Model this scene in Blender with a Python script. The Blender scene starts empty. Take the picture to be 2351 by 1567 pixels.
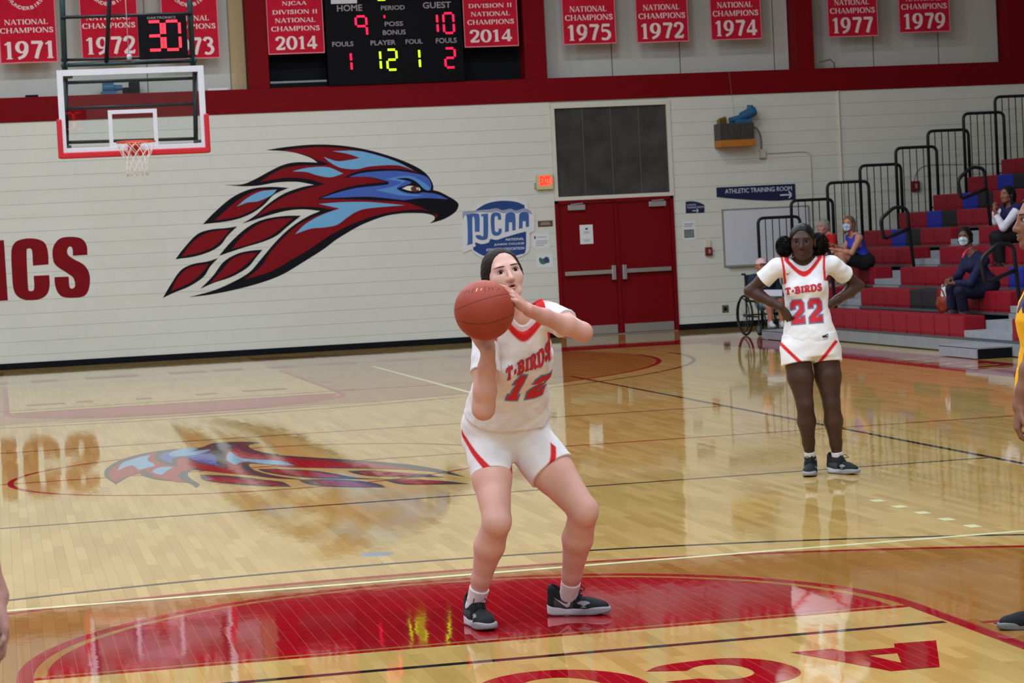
import bpy, bmesh, math, random
import numpy as np
from mathutils import Vector, Matrix
from mathutils.bvhtree import BVHTree
random.seed(7)
SC = bpy.context.scene
COL = SC.collection

# ------------------------------------------------------------------ camera
CAM_C = np.array([-1.813343, -9.477327, 1.583758])
CAM_R = CAM_U = CAM_W = None
FPX, IW, IH = 5607.214, 2351.0, 1567.0
YW = 28.2                         # far wall plane


def _fix_basis():
    global CAM_R, CAM_U, CAM_W
    yaw, pitch, roll = 0.206052426, -0.0416318124, -0.0500261342
    w = np.array([math.sin(yaw) * math.cos(pitch), math.cos(yaw) * math.cos(pitch), math.sin(pitch)])
    r = np.array([math.cos(yaw), -math.sin(yaw), 0.0])
    u = np.cross(r, w)
    CAM_R = r * math.cos(roll) + u * math.sin(roll)
    CAM_U = -r * math.sin(roll) + u * math.cos(roll)
    CAM_W = w


_fix_basis()
cam = bpy.data.cameras.new('camera')
cam.sensor_width = 36.0
cam.lens = FPX / IW * 36.0
cam.clip_end = 200
cam.dof.use_dof = True
cam.dof.focus_distance = 9.7
cam.dof.aperture_fstop = 15.0
camo = bpy.data.objects.new('camera', cam)
COL.objects.link(camo)
M = Matrix.Identity(4)
for i in range(3):
    M[i][0], M[i][1], M[i][2], M[i][3] = CAM_R[i], CAM_U[i], -CAM_W[i], CAM_C[i]
camo.matrix_world = M
SC.camera = camo

# ------------------------------------------------------------------ world, lights, exposure
SC.view_settings.view_transform = 'Standard'
SC.view_settings.look = 'None'
SC.view_settings.gamma = 1.0
SC.view_settings.use_curve_mapping = False
SC.view_settings.exposure = 0.0
wd = bpy.data.worlds.new('world')
SC.world = wd
wd.use_nodes = True
wd.node_tree.nodes['Background'].inputs[0].default_value = (0.9, 0.95, 1.0, 1)
wd.node_tree.nodes['Background'].inputs[1].default_value = 0.05
LIGHT_W = 176.0
for lx in (-6.6, -2.6, 1.4, 5.4):
    for ly in (-9.0, -3.0, 3.0, 9.0, 15.0, 21.0):
        ld = bpy.data.lights.new('ceiling_lamp', 'AREA')
        ld.shape = 'RECTANGLE'
        ld.size, ld.size_y = 1.2, 0.6
        ld.energy = LIGHT_W
        ld.color = (0.885, 1.03, 1.18)
        lo = bpy.data.objects.new('ceiling_lamp', ld)
        lo.location = (lx, ly, 8.6)
        COL.objects.link(lo)

# ------------------------------------------------------------------ helpers
def ray(px, py):
    return (px - IW / 2) / FPX * CAM_R - (py - IH / 2) / FPX * CAM_U + CAM_W


def at(px, py, axis, v):
    """the point of the plane (coordinate number axis) = v that the photograph shows at (px, py)"""
    d = ray(px, py)
    return CAM_C + (v - CAM_C[axis]) / d[axis] * d


def fl(px, py):
    q = at(px, py, 2, 0.0)
    return (q[0], q[1])


def wl(px, py, y=YW):
    q = at(px, py, 1, y)
    return (q[0], q[2])


def lin(c):
    c = c / 255.0
    return c / 12.92 if c <= 0.04045 else ((c + 0.055) / 1.055) ** 2.4


def rgb(r, g, b):
    return (lin(r), lin(g), lin(b))


MATS = {}


def pm(name, col, rough=0.5, var=0.06, scale=30.0, metal=0.0, emit=None, estr=0.0, bump=0.0, spec=0.3, attr=False, trans=0.0):
    """procedural material: colour with a fine noise variation, roughness and optional bump"""
    if name in MATS:
        return MATS[name]
    m = bpy.data.materials.new(name)
    m.use_nodes = True
    nt = m.node_tree
    b = nt.nodes['Principled BSDF']
    b.inputs['Roughness'].default_value = rough
    b.inputs['Metallic'].default_value = metal
    b.inputs['Specular IOR Level'].default_value = spec
    tc = nt.nodes.new('ShaderNodeTexCoord')
    nz = nt.nodes.new('ShaderNodeTexNoise')
    nz.inputs['Scale'].default_value = scale
    nz.inputs['Detail'].default_value = 3
    nt.links.new(tc.outputs['Object'], nz.inputs['Vector'])
    mr = nt.nodes.new('ShaderNodeMapRange')
    mr.inputs['From Min'].default_value = 0.25
    mr.inputs['From Max'].default_value = 0.75
    mr.inputs['To Min'].default_value = 1.0 - var
    mr.inputs['To Max'].default_value = 1.0 + var
    nt.links.new(nz.outputs['Fac'], mr.inputs['Value'])
    hv = nt.nodes.new('ShaderNodeHueSaturation')
    nt.links.new(mr.outputs['Result'], hv.inputs['Value'])
    if attr:
        at_ = nt.nodes.new('ShaderNodeAttribute')
        at_.attribute_name = 'Col'
        nt.links.new(at_.outputs['Color'], hv.inputs['Color'])
    else:
        hv.inputs['Color'].default_value = (*col, 1)
    nt.links.new(hv.outputs['Color'], b.inputs['Base Color'])
    if emit is not None:
        b.inputs['Emission Color'].default_value = (*emit, 1)
        b.inputs['Emission Strength'].default_value = estr
    if bump:
        bp = nt.nodes.new('ShaderNodeBump')
        bp.inputs['Strength'].default_value = bump
        bp.inputs['Distance'].default_value = 0.002
        nt.links.new(nz.outputs['Fac'], bp.inputs['Height'])
        nt.links.new(bp.outputs['Normal'], b.inputs['Normal'])
    if trans:
        b.inputs['Transmission Weight'].default_value = trans
    MATS[name] = m
    return m


def props(o, label=None, cat=None, group=None, kind=None):
    if label:
        o['label'] = label
    if cat:
        o['category'] = cat
    if group:
        o['group'] = group
    if kind:
        o['kind'] = kind
    return o


def empty(name, loc, label=None, cat=None, group=None, kind=None):
    o = bpy.data.objects.new(name, None)
    o.empty_display_size = 0.1
    o.location = loc
    COL.objects.link(o)
    return props(o, label, cat, group, kind)


def origin_of(o):
    v = Vector((0, 0, 0))
    while o is not None:
        v += o.location
        o = o.parent
    return v


def mesh_obj(name, verts, faces, mats, parent=None, origin=None, fmat=None, smooth=False, cols=None):
    """world-space vertices -> one mesh object, stored relative to its origin"""
    V = np.asarray(verts, dtype=np.float64).reshape(-1, 3)
    if parent is not None:
        po = np.array(origin_of(parent))
    else:
        po = np.zeros(3)
    if origin is None:
        org = po
    else:
        org = np.asarray(origin, float)
    me = bpy.data.meshes.new(name)
    L = V - org
    if isinstance(faces, np.ndarray):
        nf, k = faces.shape
        me.vertices.add(len(L))
        me.vertices.foreach_set('co', L.astype(np.float32).ravel())
        me.loops.add(nf * k)
        me.loops.foreach_set('vertex_index', faces.astype(np.int32).ravel())
        me.polygons.add(nf)
        me.polygons.foreach_set('loop_start', np.arange(0, nf * k, k, dtype=np.int32))
        me.polygons.foreach_set('loop_total', np.full(nf, k, dtype=np.int32))
        me.update(calc_edges=True)
    else:
        me.from_pydata([tuple(v) for v in L], [], faces)
    if not isinstance(mats, (list, tuple)):
        mats = [mats]
    for m in mats:
        me.materials.append(m)
    if fmat is not None:
        me.polygons.foreach_set('material_index', np.asarray(fmat, dtype=np.int32))
    me.polygons.foreach_set('use_smooth', np.full(len(me.polygons), bool(smooth)))
    if cols is not None:
        a = me.color_attributes.new('Col', 'FLOAT_COLOR', 'POINT')
        c4 = np.ones((len(V), 4), dtype=np.float32)
        c4[:, :3] = cols
        a.data.foreach_set('color', c4.ravel())
    me.update()
    o = bpy.data.objects.new(name, me)
    COL.objects.link(o)
    if parent is not None:
        o.parent = parent
    o.location = Vector(org - po)
    return o


class MB:
    """collects boxes, tubes, discs, prisms in world space and builds one mesh object"""

    def __init__(self):
        self.v, self.f, self.m = [], [], []

    def add(self, v, f, mi=0):
        b = len(self.v)
        self.v.extend([tuple(map(float, q)) for q in v])
        for q in f:
            self.f.append(tuple(b + i for i in q))
            self.m.append(mi)
        return self

    def box(self, lo, hi, mi=0, bev=0.0):
        x0, y0, z0 = lo
        x1, y1, z1 = hi
        if bev <= 0:
            v = [(x0, y0, z0), (x1, y0, z0), (x1, y1, z0), (x0, y1, z0), (x0, y0, z1), (x1, y0, z1), (x1, y1, z1), (x0, y1, z1)]
            f = [(0, 3, 2, 1), (4, 5, 6, 7), (0, 1, 5, 4), (1, 2, 6, 5), (2, 3, 7, 6), (3, 0, 4, 7)]
            return self.add(v, f, mi)
        bm = bmesh.new()
        bmesh.ops.create_cube(bm, size=1.0)
        for q in bm.verts:
            q.co = Vector(((x0 + x1) / 2 + q.co.x * (x1 - x0), (y0 + y1) / 2 + q.co.y * (y1 - y0), (z0 + z1) / 2 + q.co.z * (z1 - z0)))
        bmesh.ops.bevel(bm, geom=list(bm.edges), offset=bev, segments=2, affect='EDGES', profile=0.6)
        bm.verts.ensure_lookup_table()
        self.add([q.co[:] for q in bm.verts], [[q.index for q in ff.verts] for ff in bm.faces], mi)
        bm.free()
        return self

    def obox(self, c, ax, ay, az, mi=0):
        """box from centre and three half-axis vectors"""
        c, ax, ay, az = (np.asarray(q, float) for q in (c, ax, ay, az))
        v = [c + sx * ax + sy * ay + sz * az for sz in (-1, 1) for sx, sy in ((-1, -1), (1, -1), (1, 1), (-1, 1))]
        f = [(0, 3, 2, 1), (4, 5, 6, 7), (0, 1, 5, 4), (1, 2, 6, 5), (2, 3, 7, 6), (3, 0, 4, 7)]
        return self.add(v, f, mi)

    def tube(self, path, r, n=10, mi=0, closed=False, caps=True):
        P = [np.asarray(q, float) for q in path]
        k = len(P)
        rs = r if isinstance(r, (list, tuple)) else [r] * k
        T = []
        for i in range(k):
            if closed:
                t = P[(i + 1) % k] - P[(i - 1) % k]
            else:
                t = P[min(i + 1, k - 1)] - P[max(i - 1, 0)]
            T.append(t / (np.linalg.norm(t) + 1e-12))
        ref = np.array([0, 0, 1.0]) if abs(T[0][2]) < 0.9 else np.array([1.0, 0, 0])
        a = np.cross(T[0], ref)
        a /= np.linalg.norm(a)
        V, F = [], []
        for i in range(k):
            a = a - T[i] * (a @ T[i])
            a /= np.linalg.norm(a)
            b = np.cross(T[i], a)
            for j in range(n):
                th = 2 * math.pi * j / n
                V.append(P[i] + rs[i] * (math.cos(th) * a + math.sin(th) * b))
        for i in range(k if closed else k - 1):
            i2 = (i + 1) % k
            for j in range(n):
                j2 = (j + 1) % n
                F.append((i * n + j, i * n + j2, i2 * n + j2, i2 * n + j))
        if caps and not closed:
            F.append(tuple(range(n - 1, -1, -1)))
            F.append(tuple((k - 1) * n + j for j in range(n)))
        return self.add(V, F, mi)

    def prism(self, pts, origin, ux, uy, nrm, depth, mi=0):
        """polygon (2-D points) extruded from the plane by depth along nrm"""
        o, ux, uy, nn = (np.asarray(q, float) for q in (origin, ux, uy, nrm))
        k = len(pts)
        bot = [o + x * ux + y * uy for x, y in pts]
        top = [q + nn * depth for q in bot]
        F = [(i, (i + 1) % k, k + (i + 1) % k, k + i) for i in range(k)]
        F += [tuple(range(k - 1, -1, -1)), tuple(range(k, 2 * k))]
        return self.add(bot + top, F, mi)

    def lathe(self, prof, c, axis=(0, 0, 1), n=24, mi=0):
        ax = np.asarray(axis, float)
        ax /= np.linalg.norm(ax)
        ref = np.array([1.0, 0, 0]) if abs(ax[0]) < 0.9 else np.array([0, 1.0, 0])
        a = np.cross(ax, ref)
        a /= np.linalg.norm(a)
        b = np.cross(ax, a)
        c = np.asarray(c, float)
        V, F = [], []
        for (r, h) in prof:
            for j in range(n):
                th = 2 * math.pi * j / n
                V.append(c + ax * h + r * (math.cos(th) * a + math.sin(th) * b))
        for i in range(len(prof) - 1):
            for j in range(n):
                j2 = (j + 1) % n
                F.append((i * n + j, i * n + j2, (i + 1) * n + j2, (i + 1) * n + j))
        return self.add(V, F, mi)

    def build(self, name, mats, parent=None, origin=None, smooth=False):
        o = mesh_obj(name, self.v, self.f, mats, parent, origin, self.m, smooth)
        return o


def smooth_poly(pts, n=6, closed=True):
    """Catmull-Rom through the points; a point given as (x, y, 1) stays a sharp corner"""
    k = len(pts)
    out = []
    for i in range(k if closed else k - 1):
        p1, p2 = pts[i], pts[(i + 1) % k]
        s1, s2 = len(p1) > 2, len(p2) > 2
        p0 = pts[(i - 1) % k] if (closed or i > 0) else p1
        p3 = pts[(i + 2) % k] if (closed or i + 2 < k) else p2
        P0, P1, P2, P3 = (np.array(q[:2], float) for q in (p0, p1, p2, p3))
        if s1:
            P0 = P1
        if s2:
            P3 = P2
        t1 = (P2 - P0) * (1.0 if s1 else 0.5)
        t2 = (P3 - P1) * (1.0 if s2 else 0.5)
        if s1 and s2:
            t1 = t2 = P2 - P1
        for j in range(n):
            t = j / n
            h1, h2, h3, h4 = 2 * t**3 - 3 * t**2 + 1, t**3 - 2 * t**2 + t, -2 * t**3 + 3 * t**2, t**3 - t**2
            out.append(tuple(h1 * P1 + h2 * t1 + h3 * P2 + h4 * t2))
    if not closed:
        out.append(tuple(pts[-1][:2]))
    return out


def fill2d(polys):
    """outline polygons (first solid, others holes or islands by even-odd) -> verts2d, triangles"""
    from mathutils.geometry import delaunay_2d_cdt
    vs, fs = [], []
    for pl in polys:
        b = len(vs)
        vs.extend(Vector((float(x), float(y))) for x, y in pl)
        fs.append(list(range(b, b + len(pl))))
    r = delaunay_2d_cdt(vs, [], fs, 1, 1e-7)
    if len(polys) == 1:
        return [tuple(q) for q in r[0]], [tuple(q) for q in r[2]]
    return [tuple(q) for q in r[0]], [tuple(q) for q, og in zip(r[2], r[5]) if len(og) % 2 == 1]


class Plane:
    def __init__(self, o, ux, uy, n):
        self.o, self.ux, self.uy, self.n = (np.asarray(q, float) for q in (o, ux, uy, n))

    def __call__(self, x, y, d=0.0):
        return self.o + x * self.ux + y * self.uy + d * self.n


def wallplane(y=YW):
    return Plane((0, y, 0), (1, 0, 0), (0, 0, 1), (0, -1, 0))


FLOORP = Plane((0, 0, 0), (1, 0, 0), (0, 1, 0), (0, 0, 1))


def decal(name, polys, plane, d, mat, parent=None, origin=None):
    """flat print: filled outline at height d over its plane"""
    v, f = fill2d(polys)
    V = [plane(x, y, d) for x, y in v]
    F = []
    for q in f:
        a, b, c = (V[i] for i in q[:3])
        F.append(q if np.cross(b - a, c - a) @ plane.n > 0 else tuple(reversed(q)))
    return mesh_obj(name, V, F, mat, parent, origin)


# ---- lettering: sans from the built-in font, serif and slab from drawn strokes
_TXT = {}


def sans(text, bold=0.0):
    key = (text, bold)
    if key in _TXT:
        return _TXT[key]
    cu = bpy.data.curves.new('t', 'FONT')
    cu.body = text
    cu.offset = bold
    cu.resolution_u = 3
    ob = bpy.data.objects.new('t', cu)
    COL.objects.link(ob)
    bpy.context.view_layer.update()
    ev = ob.evaluated_get(bpy.context.evaluated_depsgraph_get())
    me = ev.to_mesh()
    v = np.array([q.co[:2] for q in me.vertices])
    f = [tuple(p.vertices) for p in me.polygons]
    ev.to_mesh_clear()
    bpy.data.objects.remove(ob)
    bpy.data.curves.remove(cu)
    lo, hi = v.min(0), v.max(0)
    _TXT[key] = ((v - lo) / (hi - lo), f)
    return _TXT[key]


def _arc(cx, cy, rx, ry, a0, a1, n=16):
    return [(cx + rx * math.cos(math.radians(a0 + (a1 - a0) * i / n)), cy + ry * math.sin(math.radians(a0 + (a1 - a0) * i / n))) for i in range(n + 1)]


# glyph = (advance, [(path, weight)], [serif (x, y)]); weight T thick, t thin, p pen
GL = {
    'A': (.94, [([(.08, 0), (.46, 1)], 't'), ([(.46, 1), (.84, 0)], 'T'), ([(.2, .32), (.7, .32)], 't')], [(.1, 0), (.83, 0)]),
    'N': (1.0, [([(.14, 0), (.14, 1)], 't'), ([(.14, 1), (.85, 0)], 'T'), ([(.85, 0), (.85, 1)], 't')], [(.14, 0), (.12, 1), (.85, 1)]),
    'T': (.86, [([(.43, 0), (.43, 1)], 'T'), ([(.04, .96), (.82, .96)], 't'), ([(.06, .98), (.06, .76)], 't'), ([(.80, .98), (.80, .76)], 't')], [(.43, 0)]),
    'I': (.44, [([(.22, 0), (.22, 1)], 'T')], [(.22, 0), (.22, 1)]),
    'O': (1.0, [(_arc(.5, .5, .4, .48, 0, 360, 28), 'p')], []),
    'L': (.78, [([(.2, 0), (.2, 1)], 'T'), ([(.1, .035), (.72, .035)], 't'), ([(.70, .02), (.70, .24)], 't')], [(.2, 1), (.2, 0)]),
    'C': (.88, [(_arc(.48, .5, .37, .48, 42, 318, 24), 'p'), ([(.78, .98), (.78, .7)], 't'), ([(.78, .02), (.78, .22)], 't')], []),
    'H': (1.02, [([(.19, 0), (.19, 1)], 'T'), ([(.83, 0), (.83, 1)], 'T'), ([(.19, .5), (.83, .5)], 't')], [(.19, 0), (.19, 1), (.83, 0), (.83, 1)]),
    'M': (1.18, [([(.12, 0), (.17, 1)], 't'), ([(.17, 1), (.58, .04)], 'T'), ([(.58, .04), (.99, 1)], 't'), ([(.99, 1), (1.03, 0)], 'T')], [(.12, 0), (1.03, 0), (.12, 1), (1.02, 1)]),
    'P': (.78, [([(.2, 0), (.2, 1)], 'T'), ([(.2, .965), (.4, .965)] + _arc(.4, .72, .27, .245, 90, -90, 12) + [(.2, .475)], 'p')], [(.2, 0), (.12, 1)]),
    'S': (.7, [(smooth_poly([(.56, .74), (.5, .9), (.34, .965), (.17, .88), (.15, .70), (.34, .54), (.52, .40), (.58, .22), (.48, .07), (.31, .035), (.15, .09), (.1, .27)], 4, False), 's'), ([(.565, .98), (.565, .72)], 't'), ([(.1, .02), (.1, .28)], 't')], []),
    'J': (.5, [([(.3, 1), (.3, .12)] + [(.27, -.03), (.18, -.12), (.06, -.14)], 'T')], [(.3, 1)]),
    'V': (.9, [([(.07, 1), (.46, 0)], 'T'), ([(.46, 0), (.83, 1)], 't')], [(.08, 1), (.82, 1)]),
    'D': (.98, [([(.2, 0), (.2, 1)], 'T'), ([(.2, .965), (.42, .965)] + _arc(.42, .5, .44, .465, 90, -90, 18) + [(.2, .035)], 'p')], [(.12, 0), (.12, 1)]),
    'R': (.88, [([(.2, 0), (.2, 1)], 'T'), ([(.2, .965), (.42, .965)] + _arc(.42, .73, .25, .235, 90, -90, 12) + [(.2, .495)], 'p'), ([(.42, .5), (.78, 0)], 'T')], [(.2, 0), (.12, 1), (.78, 0)]),
    'B': (.84, [([(.2, 0), (.2, 1)], 'T'), ([(.2, .965), (.42, .965)] + _arc(.42, .735, .22, .23, 90, -90, 12) + [(.2, .505)], 'p'), ([(.2, .505), (.45, .505)] + _arc(.45, .27, .25, .235, 90, -90, 12) + [(.2, .035)], 'p')], [(.12, 0), (.12, 1)]),
    '-': (.5, [([(.08, .45), (.42, .45)], 'T')], []),
    ' ': (.4, [], []),
    '0': (.74, [(_arc(.37, .5, .27, .48, 0, 360, 28), 'p')], []),
    '1': (.56, [([(.3, 0), (.3, 1)], 'T'), ([(.3, .97), (.08, .82)], 't')], [(.3, 0)]),
    '2': (.72, [(smooth_poly([(.12, .72), (.17, .9), (.35, .97), (.54, .88), (.58, .7), (.47, .46), (.28, .24), (.1, .05)], 4, False), 's'), ([(.08, .065), (.64, .065)], 'm'), ([(.63, .06), (.63, .22)], 't')], []),
    '3': (.70, [(smooth_poly([(.1, .8), (.2, .94), (.38, .96), (.53, .84), (.5, .64), (.3, .53)], 4, False), 's'), (smooth_poly([(.3, .53), (.5, .47), (.6, .27), (.48, .08), (.3, .035), (.12, .1)], 4, False), 's')], []),
    '4': (.76, [([(.5, 0), (.5, 1)], 'T'), ([(.5, 1), (.06, .3)], 't'), ([(.04, .27), (.72, .27)], 'm')], []),
    '5': (.72, [([(.16, .93), (.62, .93)], 'm'), ([(.17, .95), (.13, .55)], 't'), (smooth_poly([(.13, .55), (.32, .6), (.53, .5), (.6, .3), (.5, .1), (.3, .035), (.1, .1)], 4, False), 's')], []),
    '7': (.70, [([(.08, .93), (.64, .93)], 'm'), ([(.62, .95), (.44, .5), (.3, 0)], 'T')], []),
    '9': (.74, [(_arc(.36, .67, .24, .30, 0, 360, 22), 'p'), (smooth_poly([(.6, .7), (.58, .42), (.43, .16), (.15, .02)], 4, False), 's')], []),
}


def _strip(path, wf):
    P = [np.array(q, float) for q in path]
    k = len(P)
    closed = k > 8 and np.linalg.norm(P[0] - P[-1]) < 1e-6
    V, F = [], []
    for i in range(k):
        if closed:
            t = P[(i + 1) % k if i < k - 1 else 1] - P[i - 1 if i > 0 else k - 2]
        else:
            t = P[min(i + 1, k - 1)] - P[max(i - 1, 0)]
        t = t / (np.linalg.norm(t) + 1e-9)
        n = np.array([-t[1], t[0]])
        w = wf(n) / 2
        V += [P[i] + n * w, P[i] - n * w]
    for i in range(k - 1):
        F.append((2 * i, 2 * i + 1, 2 * i + 3, 2 * i + 2))
    return V, F


def strokes(text, T=.17, t=.07, serif=.11, st=.05, track=0.04):
    """stroke-drawn lettering -> normalised verts (unit height, true width) and faces"""
    wid = {'T': lambda n: T, 't': lambda n: t, 'm': lambda n: (T * .8 + t * .2), 'p': lambda n: t + (T * 1.08 - t) * abs(n[0]) ** 1.3, 's': lambda n: t + (T - t) * (.45 + .55 * abs(n[0]))}
    V, F, x = [], [], 0.0
    for ch in text:
        adv, st_, se = GL[ch]
        for path, wt in st_:
            v, f = _strip(path, wid[wt])
            b = len(V)
            V += [(q[0] + x, q[1]) for q in v]
            F += [tuple(b + i for i in q) for q in f]
        for (sx, sy) in se:
            y0, y1 = (0, st) if sy == 0 else (1 - st, 1)
            b = len(V)
            hw = serif + T / 2 * .6
            V += [(x + sx - hw, y0), (x + sx + hw, y0), (x + sx + hw, y1), (x + sx - hw, y1)]
            F.append((b, b + 1, b + 2, b + 3))
        x += adv + track
    return np.array(V), F, x - track


def put_text(name, glyphs, plane, x0, y0, w, h, d, mat, parent=None, origin=None, skew=0.0):
    """normalised glyph mesh into the rectangle (x0, y0, w, h) of a plane, at height d"""
    v, f = glyphs
    V = [plane(x0 + q[0] * w + skew * q[1], y0 + q[1] * h, d) for q in v]
    F = []
    for q in f:
        a, b, c = (np.asarray(V[i]) for i in q[:3])
        F.append(q if np.cross(b - a, c - a) @ plane.n > 0 else tuple(reversed(q)))
    return mesh_obj(name, V, F, mat, parent, origin)


def serif_text(text, **k):
    v, f, w = strokes(text, **k)
    lo, hi = v.min(0), v.max(0)
    return ((v - lo) / (hi - lo), f)

# ------------------------------------------------------------------ floor materials (world-position based)
PW, PL = 0.057, 0.60               # maple strip width and length


def floor_mat(name, paint=None, seams=True):
    m = bpy.data.materials.new(name)
    m.use_nodes = True
    nt = m.node_tree
    N, L = nt.nodes, nt.links
    b = N['Principled BSDF']
    b.inputs['Roughness'].default_value = 0.042
    b.inputs['IOR'].default_value = 1.5
    geo = N.new('ShaderNodeNewGeometry')
    sep = N.new('ShaderNodeSeparateXYZ')
    L.new(geo.outputs['Position'], sep.inputs[0])

    def ma(op, a, c=None, d=None):
        n = N.new('ShaderNodeMath')
        n.operation = op
        for i, q in enumerate((a, c, d)):
            if q is None:
                continue
            if isinstance(q, (int, float)):
                n.inputs[i].default_value = q
            else:
                L.new(q, n.inputs[i])
        return n.outputs[0]
    X, Y = sep.outputs['X'], sep.outputs['Y']
    ix = ma('FLOOR', ma('DIVIDE', X, PW))
    off = ma('FRACT', ma('MULTIPLY', ix, 0.618034))
    jy = ma('FLOOR', ma('ADD', ma('DIVIDE', Y, PL), off))
    cmb = N.new('ShaderNodeCombineXYZ')
    L.new(ix, cmb.inputs[0])
    L.new(jy, cmb.inputs[1])
    wn = N.new('ShaderNodeTexWhiteNoise')
    wn.noise_dimensions = '2D'
    L.new(cmb.outputs[0], wn.inputs['Vector'])
    # grain
    gv = N.new('ShaderNodeCombineXYZ')
    L.new(ma('MULTIPLY', X, 90.0), gv.inputs[0])
    L.new(ma('MULTIPLY', Y, 5.0), gv.inputs[1])
    gn = N.new('ShaderNodeTexNoise')
    gn.inputs['Scale'].default_value = 1.0
    gn.inputs['Detail'].default_value = 2.0
    L.new(gv.outputs[0], gn.inputs['Vector'])
    if paint is None:
        cr = N.new('ShaderNodeValToRGB')
        cr.color_ramp.elements[0].color = (*rgb(169, 130, 70), 1)
        cr.color_ramp.elements[1].color = (*rgb(202, 167, 102), 1)
        e = cr.color_ramp.elements.new(0.14)
        e.color = (*rgb(182, 145, 80), 1)
        e = cr.color_ramp.elements.new(0.7)
        e.color = (*rgb(196, 160, 94), 1)
        L.new(ma('ADD', ma('MULTIPLY', wn.outputs['Value'], 0.8), ma('MULTIPLY', gn.outputs['Fac'], 0.22)), cr.inputs[0])
        # stained three-point zones: wood tinted inside both arcs, outside the lanes
        yy = ma('SUBTRACT', ma('ABSOLUTE', ma('SUBTRACT', Y, 8.53)), 12.75)
        r = ma('SQRT', ma('ADD', ma('MULTIPLY', X, X), ma('MULTIPLY', yy, yy)))
        inside = ma('LESS_THAN', r, 6.30)
        lane = ma('MULTIPLY', ma('LESS_THAN', ma('ABSOLUTE', X), 1.80), ma('GREATER_THAN', yy, -4.22))
        mask = ma('MULTIPLY', inside, ma('SUBTRACT', 1.0, lane))
        mx = N.new('ShaderNodeMix')
        mx.data_type = 'RGBA'
        mx.blend_type = 'MULTIPLY'
        L.new(mask, mx.inputs[0])
        L.new(cr.outputs[0], mx.inputs[6])
        mx.inputs[7].default_value = (0.66, 0.47, 0.34, 1)
        L.new(mx.outputs[2], b.inputs['Base Color'])
    else:
        hv = N.new('ShaderNodeHueSaturation')
        hv.inputs['Color'].default_value = (*paint, 1)
        v = ma('ADD', 0.93, ma('MULTIPLY', wn.outputs['Value'], 0.12))
        if seams:
            fx = ma('ABSOLUTE', ma('SUBTRACT', ma('FRACT', ma('DIVIDE', X, PW)), 0.5))
            fy = ma('ABSOLUTE', ma('SUBTRACT', ma('FRACT', ma('ADD', ma('DIVIDE', Y, PL), off)), 0.5))
            sm = ma('MAXIMUM', ma('GREATER_THAN', fx, 0.478), ma('GREATER_THAN', fy, 0.4984))
            smx = N.new('ShaderNodeMix')
            smx.data_type = 'RGBA'
            L.new(ma('MULTIPLY', sm, 0.26), smx.inputs[0])
            L.new(hv.outputs[0], smx.inputs[6])
            smx.inputs[7].default_value = (*rgb(214, 150, 120), 1)
        L.new(v, hv.inputs['Value'])
        L.new(smx.outputs[2] if seams else hv.outputs[0], b.inputs['Base Color'])
    # every strip lies at its own tiny angle, plus long low waves in the finish
    vs = N.new('ShaderNodeVectorMath')
    vs.operation = 'SUBTRACT'
    L.new(wn.outputs['Color'], vs.inputs[0])
    vs.inputs[1].default_value = (0.5, 0.5, 0.5)
    sc1 = N.new('ShaderNodeVectorMath')
    sc1.operation = 'MULTIPLY'
    L.new(vs.outputs[0], sc1.inputs[0])
    sc1.inputs[1].default_value = (0.006, 0.0012, 0.0)
    wv = N.new('ShaderNodeTexNoise')
    wv.inputs['Scale'].default_value = 20.0
    wv.inputs['Detail'].default_value = 1.0
    L.new(geo.outputs['Position'], wv.inputs['Vector'])
    vs2 = N.new('ShaderNodeVectorMath')
    vs2.operation = 'SUBTRACT'
    L.new(wv.outputs['Color'], vs2.inputs[0])
    vs2.inputs[1].default_value = (0.5, 0.5, 0.5)
    sc2 = N.new('ShaderNodeVectorMath')
    sc2.operation = 'MULTIPLY'
    L.new(vs2.outputs[0], sc2.inputs[0])
    sc2.inputs[1].default_value = (0.011, 0.0045, 0.0)
    ad = N.new('ShaderNodeVectorMath')
    ad.operation = 'ADD'
    L.new(sc1.outputs[0], ad.inputs[0])
    L.new(sc2.outputs[0], ad.inputs[1])
    ad2 = N.new('ShaderNodeVectorMath')
    ad2.operation = 'ADD'
    L.new(ad.outputs[0], ad2.inputs[0])
    L.new(geo.outputs['Normal'], ad2.inputs[1])
    nn = N.new('ShaderNodeVectorMath')
    nn.operation = 'NORMALIZE'
    L.new(ad2.outputs[0], nn.inputs[0])
    L.new(nn.outputs[0], b.inputs['Normal'])
    MATS[name] = m
    return m


M_WOOD = floor_mat('maple_wood')
M_RED = floor_mat('red_court_paint', rgb(152, 10, 24))
M_BLACK = floor_mat('black_court_paint', rgb(34, 30, 36), False)
M_PALE = floor_mat('pale_court_paint', rgb(226, 222, 170), False)
M_FBLUE = floor_mat('light_blue_court_paint', rgb(118, 160, 188), False)
M_FBLUE2 = floor_mat('blue_court_paint', rgb(70, 86, 160), False)
M_FGREY = floor_mat('dark_grey_court_paint', rgb(52, 52, 58), False)
M_STEEL = pm('brushed_steel', rgb(150, 152, 156), 0.35, 0.1, 60, metal=0.9)
M_WALL = pm('cream_wall_paint', rgb(208, 208, 200), 0.6, 0.025, 2.0, bump=0.05, spec=.15)
M_REDP = pm('dark_red_steel_paint', rgb(114, 12, 20), 0.6, 0.06, 5, spec=.06)
M_BLK = pm('black_rubber', rgb(20, 21, 26), 0.6, 0.1, 20, spec=.06)
M_PANEL = pm('grey_wall_panel', rgb(190, 190, 184), 0.7, 0.03, 3)
M_CEIL = pm('white_ceiling', rgb(225, 225, 220), 0.9, 0.03, 2)
M_TAN = pm('tan_wall_strip', rgb(186, 164, 126), 0.7, 0.04, 3)

RX0, RX1, RY0, RY1, RZ = -11.0, 16.6, -14.0, YW, 9.2

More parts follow.
